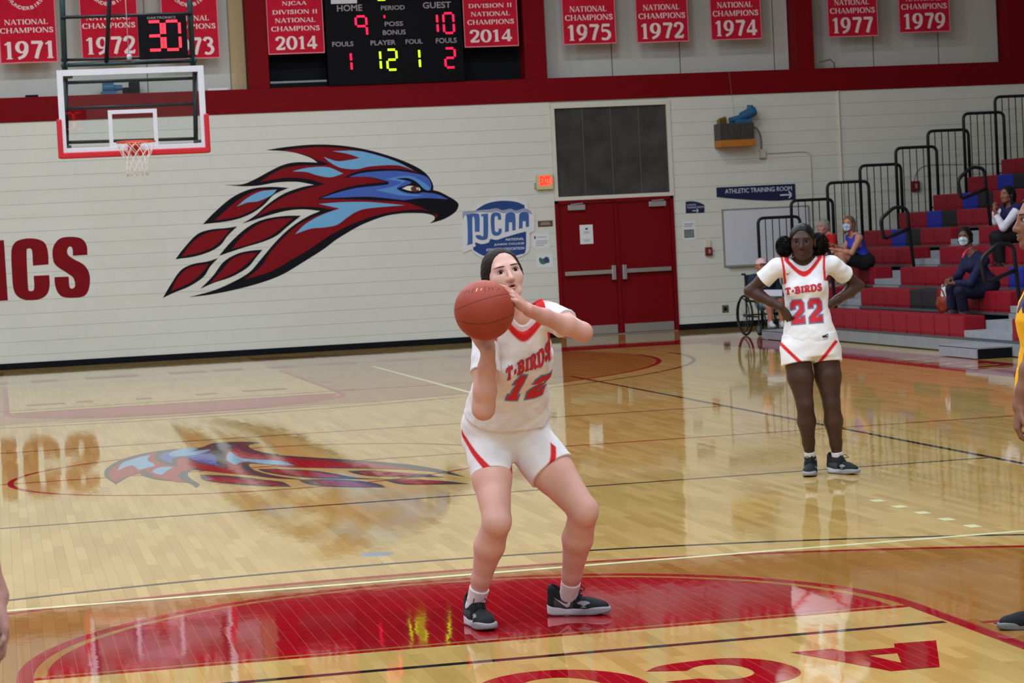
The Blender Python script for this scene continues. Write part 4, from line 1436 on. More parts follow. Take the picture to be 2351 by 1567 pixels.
ring_frame(MB(), BXL, BXR, BZ0, BZ1, .075, YBB - .008, YBB + .03).build('frame', M_WFR, hp)
cxh = -.035
ring_frame(MB(), cxh - .305, cxh + .305, 3.00, 3.455, .05, YBB - .004, YBB + .003, bev=0).build('target_square', M_WFR, hp)
g = MB()
g.box((BXL - .01, YBB - .028, BZ0 - .055), (BXR + .01, YBB + .048, BZ0 + .02), bev=.016)
for s in (0, 1):
    xx = BXL - .035 if s == 0 else BXR - .03
    g.box((xx, YBB - .03, BZ0 - .05), (xx + .065, YBB + .05, BZ0 + .44), bev=.018)
g.build('padding', M_PAD, hp)
rc = np.array([cxh, YBB - .385, 3.028])
rim_pts = [rc + .236 * np.array([math.cos(a), math.sin(a), 0]) for a in np.linspace(0, 2 * math.pi, 40, endpoint=False)]
rim = MB().tube(rim_pts, .0095, 10, closed=True).build('rim', M_RIM, hp, smooth=True)
g = MB()
g.box((cxh - .075, YBB - .155, 2.995), (cxh + .075, YBB - .004, 3.03), bev=.004)
g.box((cxh - .08, YBB - .018, 2.88), (cxh + .08, YBB - .004, 3.03), bev=.004)
g.obox((cxh - .05, YBB - .08, 2.95), (.006, 0, 0), (0, .07, .045), (0, .004, -.006))
g.obox((cxh + .05, YBB - .08, 2.95), (.006, 0, 0), (0, .07, .045), (0, .004, -.006))
g.build('rim_bracket', M_RIM, rim)
g = MB()
nL, lev = 12, 7
prof = [(.234, 0.0), (.215, -.07), (.185, -.14), (.155, -.215), (.135, -.29), (.128, -.36), (.135, -.42)]
for j in range(nL):
    for sgn in (-1, 1):
        p = []
        for i in range(lev):
            r_, h_ = prof[i]
            a = 2 * math.pi * (j + sgn * .5 * i) / nL
            p.append(rc + np.array([r_ * math.cos(a), r_ * math.sin(a), h_ + .01 * random.uniform(-1, 1) * (i > 0)]))
        g.tube(p, .0036, 5)
g.build('net', M_NET, rim, smooth=True)
YF = YBB + .22
wf = lambda px, py, y=YF: (at(px, py, 1, y)[0], y, at(px, py, 1, y)[2])
g = MB()
for (xa, xb, r_) in ((150, 150, .032), (447, 447, .03)):
    p1, p0 = wf(xa + 3, 345), wf(xa, 168)
    g.tube([p0, p1], r_, 10)
for yy in (184, 243, 323):
    g.tube([wf(152, yy + (6 if yy < 300 else 4)), wf(450, yy - 5)], .022, 10)
g.build('back_frame', M_BPIPE, hp, smooth=True)
g = MB()
for px_, py_ in ((152, 338), (455, 325), (155, 178), (452, 166)):
    q = wf(px_, py_)
    g.box((q[0] - .06, YBB + .03, q[2] - .015), (q[0] + .06, YF, q[2] + .015), bev=.003)
g.build('mount_bracket', M_WDK, hp)
g = MB()
g.tube([wf(137, -140), wf(149, 160)], .036, 12)
g.build('hanger_pipe', M_PIPE, hp, smooth=True)
g = MB()
g.tube([wf(428, -140), wf(443, 150)], .036, 12)
g.build('hanger_pipe', M_PIPE, hp, smooth=True)
g = MB()
g.tube([wf(146, 150), wf(446, 139)], .026, 12)
for (px_, py_) in ((148, 150), (444, 139)):
    q = wf(px_, py_)
    g.lathe([(0, -.03), (.045, -.03), (.045, .03), (0, .03)], q, (0, 1, 0), 12)
g.build('cross_pipe', M_PIPE, hp, smooth=True)
g = MB()
g.tube([wf(140, 138), wf(436, 129)], .018, 8)
g.tube([wf(140, 40, YF - .05), wf(440, 31, YF - .05)], .022, 8)
g.build('cross_bar', M_BPIPE, hp, smooth=True)
g = MB()
g.tube([wf(256, -140, YF - .1), wf(251, 0, YF - .08), wf(244, 145, YF)], .028, 10)
g.build('brace', M_BPIPE, hp, smooth=True)
g = MB()
g.tube([wf(283, -140, YF - .12), wf(288, 0, YF - .12), wf(296, 128, YF - .03)], .005, 6)
g.lathe([(0, -.04), (.03, -.03), (.035, 0), (.03, .03), (0, .04)], wf(297, 131, YF - .03), (0, 0, 1), 10)
g.build('lift_cable', pm('pale_cable', rgb(180, 180, 186), .4), hp, smooth=True)


def shot_clock(x0, x1, z0, z1, y, label, flip):
    e = empty('shot_clock', ((x0 + x1) / 2, y, z0), label, 'shot clock')
    s = -1 if not flip else 1
    MB().box((x0, min(y, y - s * .1), z0), (x1, max(y, y - s * .1), z1), bev=.006).build('case', M_SBK, e)
    w, h = x1 - x0, z1 - z0

    def X(u):
        return x0 + u * w if not flip else x1 - u * w
    yy = y + s * .002
    for ch, u0, u1 in (('3', .19, .475), ('0', .54, .85)):
        wd_ = (u1 - u0) * w
        if not flip:
            seven('digit', ch, X(u0), z0 + .20 * h, wd_, .655 * h, yy, M_LR2, e, .017, .0095)
        else:
            o = seven('digit', ch, 0, 0, wd_,   .655 * h, 0, M_LR3, e, .017, .0085)
            me = o.data
            for q in me.vertices:
                co = q.co + o.location + Vector(origin_of(e))
                q.co = Vector((X(u0) - co.x, yy, z0 + .20 * h + co.z)) - Vector(origin_of(e))
    if not flip:
        pl = wallplane(y)
        put_text('lettering', sans('DAKTRONICS'), pl, x0 + .2 * w, z0 + .915 * h, .58 * w, .055 * h, .0015, M_SBT, e)
    return e


YC = YBB - .02
xa, zb = at(321, 136, 1, YC)[[0, 2]]
xb, zt = at(427, 33, 1, YC)[[0, 2]]
shot_clock(xa, xb, zb, zt, YC, 'black shot clock showing a red 30 above the far backboard', False)
xq = .12
shot_clock(xq - .29, xq + .29, 4.52, 5.08, -4.55, 'black shot clock showing 30 above the near end, seen mirrored in the glass', True)

# ------------------------------------------------------------------ bleachers along the right side
ROWD, RISE, X1B = 0.5875, 0.254, 9.20
YA0, YA1, YB0, YB1, YEND, YNEAR = 22.42, 23.43, 15.97, 17.35, 27.0, 12.3
NROW = 11
M_SEAT = pm('red_plastic_seat', rgb(134, 22, 36), .45, .07, 12, spec=.15)
M_SEATB = pm('blue_plastic_seat', rgb(34, 46, 146), .45, .07, 12, spec=.15)
M_SEATK = pm('charcoal_plastic_seat', rgb(42, 41, 44), .5, .07, 12, spec=.12)
M_DECK = pm('dark_grey_deck', rgb(74, 76, 80), .6, .1, 8)
M_STEP = pm('light_grey_step', rgb(140, 143, 150), .5, .08, 10)
M_PLIN = pm('grey_plinth_paint', rgb(132, 134, 138), .5, .06, 6)
bl = empty('bleachers', (9.2, 20.0, 0), 'telescopic bleachers of red blue and charcoal plastic seats along the right side', 'bleachers')


def rowx(n):
    return X1B + ROWD * (n - 1)


def rowz(n):
    return .177 + RISE * (n - 1)


_seat_me = {}


def seat(n, y0, y1, mat):
    w = round(y1 - y0, 4)
    key = (w, mat.name)
    x, z = rowx(n), rowz(n)
    if key not in _seat_me:
        g = MB()
        g.box((x - .01, y0 + .003, z + .018), (x + .265, y1 - .003, z + .25), bev=.022)
        g.box((x - .004, y0 + .02, z + .0), (x + .25, y1 - .02, z + .03))
        o = g.build('seat', mat, bl, (x, y0, z))
        for p in o.data.polygons:
            p.use_smooth = False
        _seat_me[key] = o.data
        return o
    o = bpy.data.objects.new('seat', _seat_me[key])
    COL.objects.link(o)
    o.parent = bl
    o.location = Vector((x, y0, z)) - bl.location
    return o


BLK = {(2, 4): M_SEATK, (2, 5): M_SEATK, (3, 8): M_SEATB, (3, 9): M_SEATK, (4, 8): M_SEATB, (4, 9): M_SEATK, (5, 3): M_SEATB, (5, 4): M_SEATK, (6, 3): M_SEATB, (6, 4): M_SEATK, (7, 3): M_SEATB, (7, 4): M_SEATK}
for n in range(1, NROW + 1):
    yl = YEND if n > 2 else (24.0 if n == 1 else 25.9)
    w = (YEND - YA1) / 6
    for k in range(6):
        y1 = YEND - k * w
        if y1 > yl + .3:
            continue
        mt = (M_SEATB if k == 2 else M_SEATK if k == 3 else M_SEAT) if n >= 5 else M_SEAT
        seat(n, y1 - w, y1, mt)
    w = (YA0 - YB1) / 11
    for k in range(11):
        y1 = YA0 - k * w
        seat(n, y1 - w, y1, BLK.get((n, k), M_SEAT))
    w = .4609
    for k in range(7):
        y1 = YB0 - k * w
        seat(n, y1 - w, y1, M_SEATB if (k == 3 and n > 2) else M_SEATK if (k == 4 and n > 2) else M_SEAT)
    x, z = rowx(n), rowz(n)
    g = MB()
    for (a, b) in ((YA1, yl), (YB1, YA0), (YNEAR, YB0), (YA0, YA1), (YB0, YB1)):
        g.box((x - .03, a, z - .03), (x + ROWD + .02, b, z), bev=.004)
        g.box((x + .18, a, z - RISE + .0), (x + .2, b, z - .03))
    g.build('deck', M_DECK, bl, (x, 20, z))
    for (a, b) in ((YA0, YA1), (YB0, YB1)):
        g = MB().box((x - .012, a + .004, z + .002), (x + .27, b - .004, z + .085), bev=.006)
        g.build('step', M_STEP, bl, (x, a, z))
        g = MB().box((x + .26, a + .004, z + .002), (x + ROWD - .01, b - .004, z + .19), bev=.006)
        g.build('step', M_STEP, bl, (x + .26, a, z))
        g = MB().box((x + ROWD - .034, a + .004, z + .18), (x + ROWD - .016, b - .004, z + RISE))
        g.build('step_riser', M_PLIN, bl, (x + ROWD, a, z))
ys = [24.0, 22.3, 20.13, 17.73, 15.33, 12.3]
for a, b in zip(ys[1:], ys[:-1]):
    g = MB().box((9.17, a + .003, .012), (9.19, b - .003, .152), bev=.003)
    g.build('plinth_panel', M_PLIN, bl, (9.18, a, 0))
g = MB().box((9.19, YNEAR, .0), (9.23, 24.0, .16))
g.build('plinth_backing', M_BLK, bl)
for (a, b, xs) in ((YA0, 23.62, 8.72), (15.93, 17.03, 8.74)):
    g = MB()
    g.box((xs, a, .008), (xs + .02, b, .128), bev=.004)
    g.box((xs, a, .112), (9.17, b, .132), bev=.004)
    g.box((xs + .02, a + .001, .008), (9.165, a + .012, .115), 1)
    g.box((xs + .02, b - .012, .008), (9.165, b - .001, .115), 1)
    o = g.build('front_step', [M_STEP, M_BLK], None, (xs, a, 0))
    props(o, 'grey front step with black side below the near aisle' if a < 20 else 'grey front step below the far aisle beside the wheelchair', 'step')

# guard rails at the far end
M_RAIL = pm('black_rail_paint', rgb(22, 22, 30), .4, .08, 20)
YR_ = 27.33
q1, q8 = at(1738, 501, 1, YR_), at(2286, 222, 1, YR_)
names = ['lowest black guard rail, in front of the whiteboard', 'second black guard rail up from the whiteboard', 'third black guard rail up, beside the woman in blue', 'fourth black guard rail up the bleacher end', 'fifth black guard rail up, in front of the red wall alarm', 'sixth black guard rail up the bleacher end', 'seventh black guard rail up the bleacher end', 'highest black guard rail, cut by the right edge of the picture']


def bend(pts, r, n=5):
    """polyline with rounded corners"""
    out = [np.array(pts[0], float)]
    for i in range(1, len(pts) - 1):
        p0, p, p1 = (np.array(q, float) for q in pts[i - 1:i + 2])
        a, b = (p0 - p), (p1 - p)
        ra = min(r, np.linalg.norm(a) * .49, np.linalg.norm(b) * .49)
        a, b = a / np.linalg.norm(a) * ra, b / np.linalg.norm(b) * ra
        for k in range(n + 1):
            t = k / n
            out.append((1 - t) ** 2 * (p + a) + 2 * t * (1 - t) * p + t ** 2 * (p + b))
    out.append(np.array(pts[-1], float))
    return out


for i in range(8):
    q = q1 + (q8 - q1) * i / 7
    YR_ = 27.33 + (.04 if i % 2 else -.04)
    x, zt = q[0], q[2]
    wd = .69
    n = i + 2
    zb = max(zt - 1.32, .0) if i else .0
    e = empty('guard_rail', (x, YR_, zb), names[i], 'guard rail', 'guard rails at the bleacher end')
    pts = bend([(x, YR_, zb), (x, YR_, zt), (x + wd, YR_, zt), (x + wd, YR_, zb + .12)], .10)
    MB().tube(pts, .025, 10).build('rail_frame', M_RAIL, e, smooth=True)
    for k in range(4):
        xx = x + .12 + k * .115
        MB().tube([(xx, YR_, zb + .1), (xx, YR_, zt - .01)], .008, 6).build('bar', M_RAIL, e, smooth=True)
    MB().tube([(x, YR_, zb + .1), (x + wd, YR_, zb + .1)], .012, 8).build('bottom_rail', M_RAIL, e, smooth=True)
    MB().tube([(x + wd * .5, YR_, zb + .1), (x + wd * .5, YEND + .012, zb + .1)], .012, 8).build('bracket', M_RAIL, e, smooth=True)
for (n, y, lab) in ((1, 22.93, 'black looped handrail low in the far aisle, behind player 22'), (3, 22.93, 'black looped handrail in the far aisle behind the masked woman in navy'), (5, 22.93, 'highest black looped handrail in the far aisle'), (1, 16.62, 'black looped handrail in the near aisle by the yellow player')):
    x, z = rowx(n) + .40, rowz(n) + .19
    e = empty('hand_rail', (x, y, z), lab, 'handrail', 'looped aisle handrails')
    g = MB()
    h = .87
    loop = bend([(x, y, z), (x - .07, y, z + h), (x - .25, y, z + h + .03), (x - .47, y, z + h - .14), (x - .43, y, z + h - .42), (x - .035, y, z + h - .28)], .07)
    g.tube(loop, .025, 10)
    g.build('rail', M_RAIL, e, smooth=True)
    MB().box((x - .05, y - .05, z), (x + .05, y + .05, z + .02), bev=.004).build('foot', M_RAIL, e)

# ------------------------------------------------------------------ figures: smooth-union bodies meshed as one continuous surface
F32 = np.float32


def nrm(v):
    v = np.asarray(v, float)
    return v / (np.linalg.norm(v) + 1e-12)


def smin(a, b, k):
    if k <= 0:
        return np.minimum(a, b)
    h = np.clip(.5 + .5 * (b - a) / k, 0, 1)
    return b * (1 - h) + a * h - k * h * (1 - h)


def p_cap(a, b, ra, rb=None):
    a, b = np.asarray(a, F32), np.asarray(b, F32)
    rb = ra if rb is None else rb
    ba = b - a
    bb = float(ba @ ba) + 1e-12

    def f(p):
        pa = p - a
        t = np.clip(pa @ ba / bb, 0, 1)
        d = pa - t[:, None] * ba
        return np.sqrt(np.einsum('ij,ij->i', d, d)) - (ra + (rb - ra) * t)
    return f


def p_ell(c, r, R=None):
    c, r = np.asarray(c, F32), np.asarray(r, F32)
    R = np.eye(3, dtype=F32) if R is None else np.asarray(R, F32)   # rows = axes

    def f(p):
        q = (p - c) @ R.T
        a, b = q / r, q / (r * r)
        k0 = np.sqrt(np.einsum('ij,ij->i', a, a))
        k1 = np.sqrt(np.einsum('ij,ij->i', b, b)) + 1e-9
        return k0 * (k0 - 1) / k1
    return f


def p_loft(a, b, st, side, fwd, cap=.02):
    """elliptical tube from a to b; st = [(t, half width, half depth, side shift, forward shift)]"""
    a, b = np.asarray(a, F32), np.asarray(b, F32)
    ax = b - a
    L = float(np.linalg.norm(ax))
    ax = ax / L
    fwd = np.asarray(nrm(fwd - ax * (ax @ fwd)), F32)
    side = np.asarray(nrm(side - ax * (ax @ side) - fwd * (fwd @ side)), F32)
    st = np.array([tuple(s) + (0,) * (5 - len(s)) for s in st], F32)

    def f(p):
        q = p - a
        t = (q @ ax) / L
        w = [np.interp(t, st[:, 0], st[:, i]).astype(F32) for i in range(1, 5)]
        u, v = q @ side - w[2], q @ fwd - w[3]
        k0 = np.sqrt((u / w[0]) ** 2 + (v / w[1]) ** 2)
        k1 = np.sqrt((u / w[0] ** 2) ** 2 + (v / w[1] ** 2) ** 2) + 1e-6
        d = k0 * (k0 - 1) / k1
        e = np.maximum(-t * L, (t - 1) * L) + cap
        return smin(np.maximum(d, e), np.maximum(d, e), 0) if cap <= 0 else np.where((d > -cap) & (e > 0), np.sqrt(np.maximum(d + cap, 0) ** 2 + np.maximum(e, 0) ** 2) - cap, np.maximum(d, e - cap))
    return f


def union(prims, k):
    def f(p):
        d = None
        for q in prims:
            x = q(p)
            d = x if d is None else smin(d, x, k)
        return d
    return f


def groups(gs):
    """gs = [(function, blend)] joined in order"""
    def f(p):
        d = None
        for fn, k in gs:
            x = fn(p)
            d = x if d is None else smin(d, x, k)
        return d
    return f


def half(pt, n):
    """> 0 beyond the plane through pt along n"""
    pt, n = np.asarray(pt, F32), np.asarray(nrm(n), F32)
    return lambda p: (p - pt) @ n


def wrinkle(p, amp, freq, seed=0.0):
    a = np.sin(p[:, 0] * freq + 1.7 * np.sin(p[:, 2] * freq * .6 + seed)) * np.sin(p[:, 2] * freq * .8 + p[:, 1] * freq * .5 + seed)
    b = np.sin(p[:, 1] * freq * 1.3 - p[:, 2] * freq * .5 + seed * 2) * np.sin(p[:, 0] * freq * .5 - p[:, 2] * freq * 1.1)
    return (a * .6 + b * .4) * amp


def mesh_sdf(fn, lo, hi, h, relax=1):
    lo, hi = np.asarray(lo, float), np.asarray(hi, float)
    B = 8
    nb = np.maximum(1, np.ceil((hi - lo) / (h * B)).astype(int))
    n = nb * B + 1
    bi = np.stack(np.meshgrid(*[np.arange(k) for k in nb], indexing='ij'), -1).reshape(-1, 3)
    cen = (lo + (bi + .5) * B * h).astype(F32)
    dc = fn(cen)
    D = np.repeat(np.repeat(np.repeat(np.sign(dc).reshape(nb).astype(F32), B, 0), B, 1), B, 2)
    D = np.pad(D, ((0, 1),) * 3, mode='edge')
    act = bi[np.abs(dc) < B * h * .87 * 1.45 + .004]
    loc = np.stack(np.meshgrid(*[np.arange(B + 1)] * 3, indexing='ij'), -1).reshape(-1, 3)
    CH_ = 800
    for i in range(0, len(act), CH_):
        g_ = (act[i:i + CH_, None, :] * B + loc[None]).reshape(-1, 3)
        D[g_[:, 0], g_[:, 1], g_[:, 2]] = fn((lo + g_ * h).astype(F32))
    S = D < 0
    cs = sum(S[i:n[0] - 1 + i, j:n[1] - 1 + j, k:n[2] - 1 + k].astype(np.int8) for i in (0, 1) for j in (0, 1) for k in (0, 1))
    cells = np.argwhere((cs > 0) & (cs < 8))
    idx = np.full(cs.shape, -1, np.int32)
    idx[cells[:, 0], cells[:, 1], cells[:, 2]] = np.arange(len(cells))
    acc = np.zeros((len(cells), 3))
    cnt = np.zeros(len(cells))
    cor = [(i, j, k) for i in (0, 1) for j in (0, 1) for k in (0, 1)]
    val = {c: D[cells[:, 0] + c[0], cells[:, 1] + c[1], cells[:, 2] + c[2]] for c in cor}
    for c in cor:
        for ax in range(3):
            if c[ax] == 0:
                c2 = tuple(1 if q == ax else c[q] for q in range(3))
                a, b = val[c], val[c2]
                m = (a < 0) != (b < 0)
                t = np.where(m, a / np.where(m, a - b, 1), 0)
                pt = np.tile(np.array(c, float), (len(cells), 1))
                pt[:, ax] += t
                acc[m] += pt[m]
                cnt[m] += 1
    V = lo + (cells + acc / cnt[:, None]) * h
    Fs = []
    for ax in range(3):
        o1, o2 = [(1, 2), (2, 0), (0, 1)][ax]
        sl0 = [slice(0, None)] * 3
        sl1 = [slice(0, None)] * 3
        sl0[ax], sl1[ax] = slice(0, -1), slice(1, None)
        A, Bb = S[tuple(sl0)], S[tuple(sl1)]
        e = np.argwhere(A != Bb)
        e = e[(e[:, o1] > 0) & (e[:, o2] > 0) & (e[:, o1] < n[o1] - 1) & (e[:, o2] < n[o2] - 1)]
        q = []
        for d1, d2 in ((1, 1), (0, 1), (0, 0), (1, 0)):
            c = e.copy()
            c[:, o1] -= d1
            c[:, o2] -= d2
            q.append(idx[c[:, 0], c[:, 1], c[:, 2]])
        q = np.stack(q, 1)
        inside = A[e[:, 0], e[:, 1], e[:, 2]]
        q[~inside] = q[~inside][:, ::-1]
        Fs.append(q)
    Fq = np.concatenate(Fs)
    Fq = Fq[(Fq >= 0).all(1)]
    for _ in range(relax):
        p = V.astype(F32)
        d0 = fn(p)
        e = h * .35
        g_ = np.stack([fn(p + np.array(o, F32) * F32(e)) - fn(p - np.array(o, F32) * F32(e)) for o in ((1, 0, 0), (0, 1, 0), (0, 0, 1))], 1) / (2 * e)
        gl = np.einsum('ij,ij->i', g_, g_)
        stp = -(d0 / np.maximum(gl, .2))[:, None] * g_
        ln = np.linalg.norm(stp, axis=1, keepdims=True)
        V = V + stp * np.minimum(1, .6 * h / np.maximum(ln, 1e-9))
    return V, Fq


def sdf_obj(name, fn, lo, hi, h, mat, parent, colfn=None, relax=1):
    V, Fq = mesh_sdf(fn, lo, hi, h, relax)
    cols = colfn(V.astype(F32)) if colfn else None
    return mesh_obj(name, V, Fq.astype(np.int32), mat, parent, smooth=True, cols=cols)


def bounds(pts, m):
    P = np.array([np.asarray(q, float) for q in pts])
    return P.min(0) - m, P.max(0) + m


def curve_pts(*p):
    return p


# --- anatomy builders: each returns a list of primitives
def limb(a, b, c, r, bulge=None):
    """a-b-c with radii r = (ra, rb_upper, rb_lower, calf, rc)"""
    a, b, c = (np.asarray(q, float) for q in (a, b, c))
    ra, rm, rb, rq, rc = r
    m = a * .5 + b * .5
    q = b * .68 + c * .32
    if bulge is not None:
        q = q + np.asarray(bulge)
    q2, r2 = q * .42 + c * .58, rq * .24 + rc * .76
    return [p_cap(a, m, ra, rm), p_cap(m, b, rm, rb), p_cap(b, q, rb, rq), union([p_cap(q, q2, rq, r2), p_cap(q2, c, r2, rc)], .02)]


def hand(w, fdir, pn, thumb_side, s=1.0, curl=(12, 20, 14), spread=7.0, thumb_curl=18, fr=.0085, thumb_out=38):
    """hand from the wrist w; fdir towards the fingers, pn palm normal, thumb_side = direction of the thumb.
    returns (palm group, finger groups, nail list)"""
    w = np.asarray(w, float)
    f = nrm(fdir)
    n = nrm(np.asarray(pn) - f * (f @ np.asarray(pn)))
    t = np.cross(f, n)
    if t @ np.asarray(thumb_side) < 0:
        t = -t
    palm, fing, nails = [], [], []
    off = [.030, .0105, -.0095, -.028]
    ln = [.072, .080, .074, .058]
    kn = [.088, .091, .087, .079]
    for i in range(4):
        k = w + (f * kn[i] + t * off[i] - n * .002) * s
        b0 = w + (f * .012 + t * off[i] * .55) * s
        palm.append(p_cap(b0, k, .0135 * s, .0105 * s))
        ang = math.radians(spread * (1.5 - i))
        d = f * math.cos(ang) + t * math.sin(ang)
        p0 = k
        seg = []
        c_ = 0.0
        rr = fr * (1.0 if i < 3 else .88) * s
        for j, fr_ in enumerate((.44, .31, .25)):
            c_ += math.radians(curl[j] * (1 + .12 * (i - 1)))
            dd = d * math.cos(c_) + n * math.sin(c_)
            p1 = p0 + dd * ln[i] * fr_ * s
            seg.append(p_cap(p0, p1, rr * (1 - .1 * j), rr * (1 - .1 * (j + 1))))
            if j == 2:
                bk = d * -math.sin(c_) + n * math.cos(c_)
                nails.append((p0 * .25 + p1 * .75 - bk * rr * .78, dd, -bk, rr * .75))
            p0 = p1
        fing.append(union(seg, .003))
    palm.append(p_ell(w + (f * .05 + n * .006) * s, np.array([.047, .037, .016]) * s, np.stack([f, t, n])))
    palm.append(p_cap(w + f * .018 * s + t * .020 * s + n * .006 * s, w + f * .05 * s + t * .030 * s + n * .008 * s, .016 * s, .012 * s))
    a = math.radians(thumb_out)
    d = nrm(f * math.cos(a) + t * math.sin(a) + n * .25)
    p0 = w + (f * .036 + t * .032 + n * .006) * s
    seg = []
    c_ = 0
    for j, l in enumerate((.036, .032, .026)):
        c_ += math.radians(thumb_curl * .5)
        dd = nrm(d * math.cos(c_) + (f * .6 + n * .5 - t * .3) * math.sin(c_))
        p1 = p0 + dd * l * s
        seg.append(p_cap(p0, p1, (.0115 - .001 * j) * s, (.0110 - .0012 * j) * s))
        p0 = p1
    fing.append(union(seg, .003))
    return union(palm, .008), fing, nails


class Head:
    def __init__(self, eye_mid, fwd, up, s=1.0):
        self.f = nrm(fwd)
        self.u = nrm(np.asarray(up) - self.f * (self.f @ np.asarray(up)))
        self.r = np.cross(self.f, self.u)            # the head's own right-hand side is -r when it faces -y
        self.s = s
        self.c = np.asarray(eye_mid, float) - self.f * .078 * s
        self.R = np.stack([self.r, self.f, self.u])

    def P(self, x, y, z):
        return self.c + self.s * (self.r * x + self.f * y + self.u * z)

    def prims(self, open_mouth=0.0):
        s, P, R = self.s, self.P, self.R
        e = lambda c, r: p_ell(P(*c), np.array(r) * s, R)
        g = [e((0, -.014, .026), (.074, .094, .085)), e((0, .028, -.018), (.061, .060, .074)), e((0, .030, -.062), (.046, .050, .044)),
             p_cap(P(0, .066, -.094), P(0, .062, -.09), .0165 * s), e((.037, .050, -.026), (.027, .026, .026)), e((-.037, .050, -.026), (.027, .026, .026)),
             p_cap(P(-.036, .072, .019), P(.036, .072, .019), .010 * s), p_cap(P(-.052, .0, -.062), P(-.03, .055, -.088), .014 * s, .012 * s), p_cap(P(.052, .0, -.062), P(.03, .055, -.088), .014 * s, .012 * s)]
        base = union(g, .022 * s)
        sock = union([p_ell(P(sg * .032, .094, .001), np.array([.0165, .016, .0115]) * s, R) for sg in (-1, 1)], .002)
        nose = union([p_cap(P(0, .082, .008), P(0, .101, -.034), .0075 * s, .0105 * s), p_cap(P(.011, .092, -.037), P(.009, .094, -.036), .0082 * s), p_cap(P(-.011, .092, -.037), P(-.009, .094, -.036), .0082 * s)], .008 * s)
        ears = union([p_ell(P(sg * .075, -.012, -.008), np.array([.009, .019, .031]) * s, R) for sg in (-1, 1)], .004)
        lips = self.lips(open_mouth)

        def f(p):
            d = base(p)
            d = -smin(-d, sock(p), .010 * s)
            d = smin(d, nose(p), .009 * s)
            d = smin(d, lips(p), .004 * s)
            d = smin(d, ears(p), .006 * s)
            return d
        return f

    def lips(self, o=0.0):
        P, s = self.P, self.s
        z = -.064
        return union([p_cap(P(-.0185, .0795, z), P(-.006, .0885, z + .006 + o * .004), .0032 * s, .0052 * s), p_cap(P(-.006, .0885, z + .006 + o * .004), P(.006, .0885, z + .006 + o * .004), .005 * s),
                      p_cap(P(.006, .0885, z + .006 + o * .004), P(.0185, .0795, z), .0052 * s, .0032 * s),
                      p_cap(P(-.0185, .0795, z), P(-.005, .0865, z - .007 - o * .008), .0032 * s, .006 * s), p_cap(P(-.005, .0865, z - .007 - o * .008), P(.005, .0865, z - .007 - o * .008), .006 * s), p_cap(P(.005, .0865, z - .007 - o * .008), P(.0185, .0795, z), .006 * s, .0032 * s)], .003)

    def onface(self, x, z, lift=0.0):
        """point of the face surface at head coordinates (x, z)"""
        if not hasattr(self, '_fn'):
            self._fn = self.prims(0.3)
        ys = np.linspace(.125, .0, 126)
        p = np.array([self.P(x, y, z) for y in ys], F32)
        d = self._fn(p)
        i = int(np.argmax(d < 0)) if (d < 0).any() else 60
        return self.P(x, ys[i] + lift / self.s, z)

    def features(self, parent, iris=(70, 52, 40), brow=(60, 44, 38), mouth_open=0.0, lashes=True, white=(210, 204, 200), brow_mat=None):
        P, s = self.P, self.s
        mw = pm('eye_white_%d' % white[0], rgb(*white), .4, .02)
        mi = pm('iris_%d_%d' % iris[:2], rgb(*iris), .7, .1, 200, spec=0)
        mk = pm('black_pupil', rgb(14, 12, 12), .15)
        ml = pm('dark_lash', rgb(36, 28, 26), .6)
        mbw = pm('brow_%d_%d' % brow[:2], rgb(*brow), .8, .25, 300)
        for sg in (-1, 1):
            c = P(sg * .032, .0745, .000)
            mb = MB()
            n1, n2 = 14, 10
            V, F = [], []
            for i in range(n2 + 1):
                a = math.pi * i / n2
                for j in range(n1):
                    b = 2 * math.pi * j / n1
                    V.append(c + s * (self.r * .0145 * math.sin(a) * math.cos(b) + self.u * .0062 * math.sin(a) * math.sin(b) + self.f * .0095 * math.cos(a)))
            for i in range(n2):
                for j in range(n1):
                    F.append((i * n1 + j, i * n1 + (j + 1) % n1, (i + 1) * n1 + (j + 1) % n1, (i + 1) * n1 + j))
            eye = mb.add(V, F).build('eye', mw, parent, smooth=True)

            def disc(rad, d, mat, name, zmax=.0056):
                mb = MB()
                pts, fs_ = [], []
                for q_ in (0.0, .5, 1.0):
                    for j in range(18):
                        b = 2 * math.pi * j / 18
                        zz = max(-zmax, min(zmax, q_ * rad * math.sin(b)))
                        xx = q_ * rad * math.cos(b)
                        yy = .0095 * math.sqrt(max(0, 1 - (xx / .0145) ** 2 - (zz / .0064) ** 2)) + d
                        pts.append(c + s * (self.r * xx + self.u * zz + self.f * yy))
                for q_ in (0, 1):
                    for j in range(18):
                        j2 = (j + 1) % 18
                        fs_.append((q_ * 18 + j, q_ * 18 + j2, q_ * 18 + 18 + j2, q_ * 18 + 18 + j))
                mb.add(pts, fs_)
                return mb.build(name, mat, eye)
            disc(.0068, .0006, mi, 'iris')
            disc(.0028, .0012, mk, 'pupil')
            up = [P(sg * .032 + x, .0745 + .0095 * math.sqrt(max(.05, 1 - (x / .0175) ** 2)) + .0012, .0068 - 26.0 * x * x) for x in np.linspace(-.0155, .0155, 9)]
            MB().tube(up, [.0008 * s, .0013 * s, .0016 * s, .0018 * s, .0018 * s, .0018 * s, .0016 * s, .0013 * s, .0008 * s], 6).build('eyelash', ml, parent, smooth=True)
            bw = [self.onface(sg * (.0125 + x), .0205 + .13 * x - 3.4 * x * x, .0006) for x in np.linspace(0, .040, 8)]
            MB().tube(bw, [v * s for v in (.002, .0029, .0031, .003, .0027, .0023, .0018, .001)], 6).build('eyebrow', mbw, parent, smooth=True)
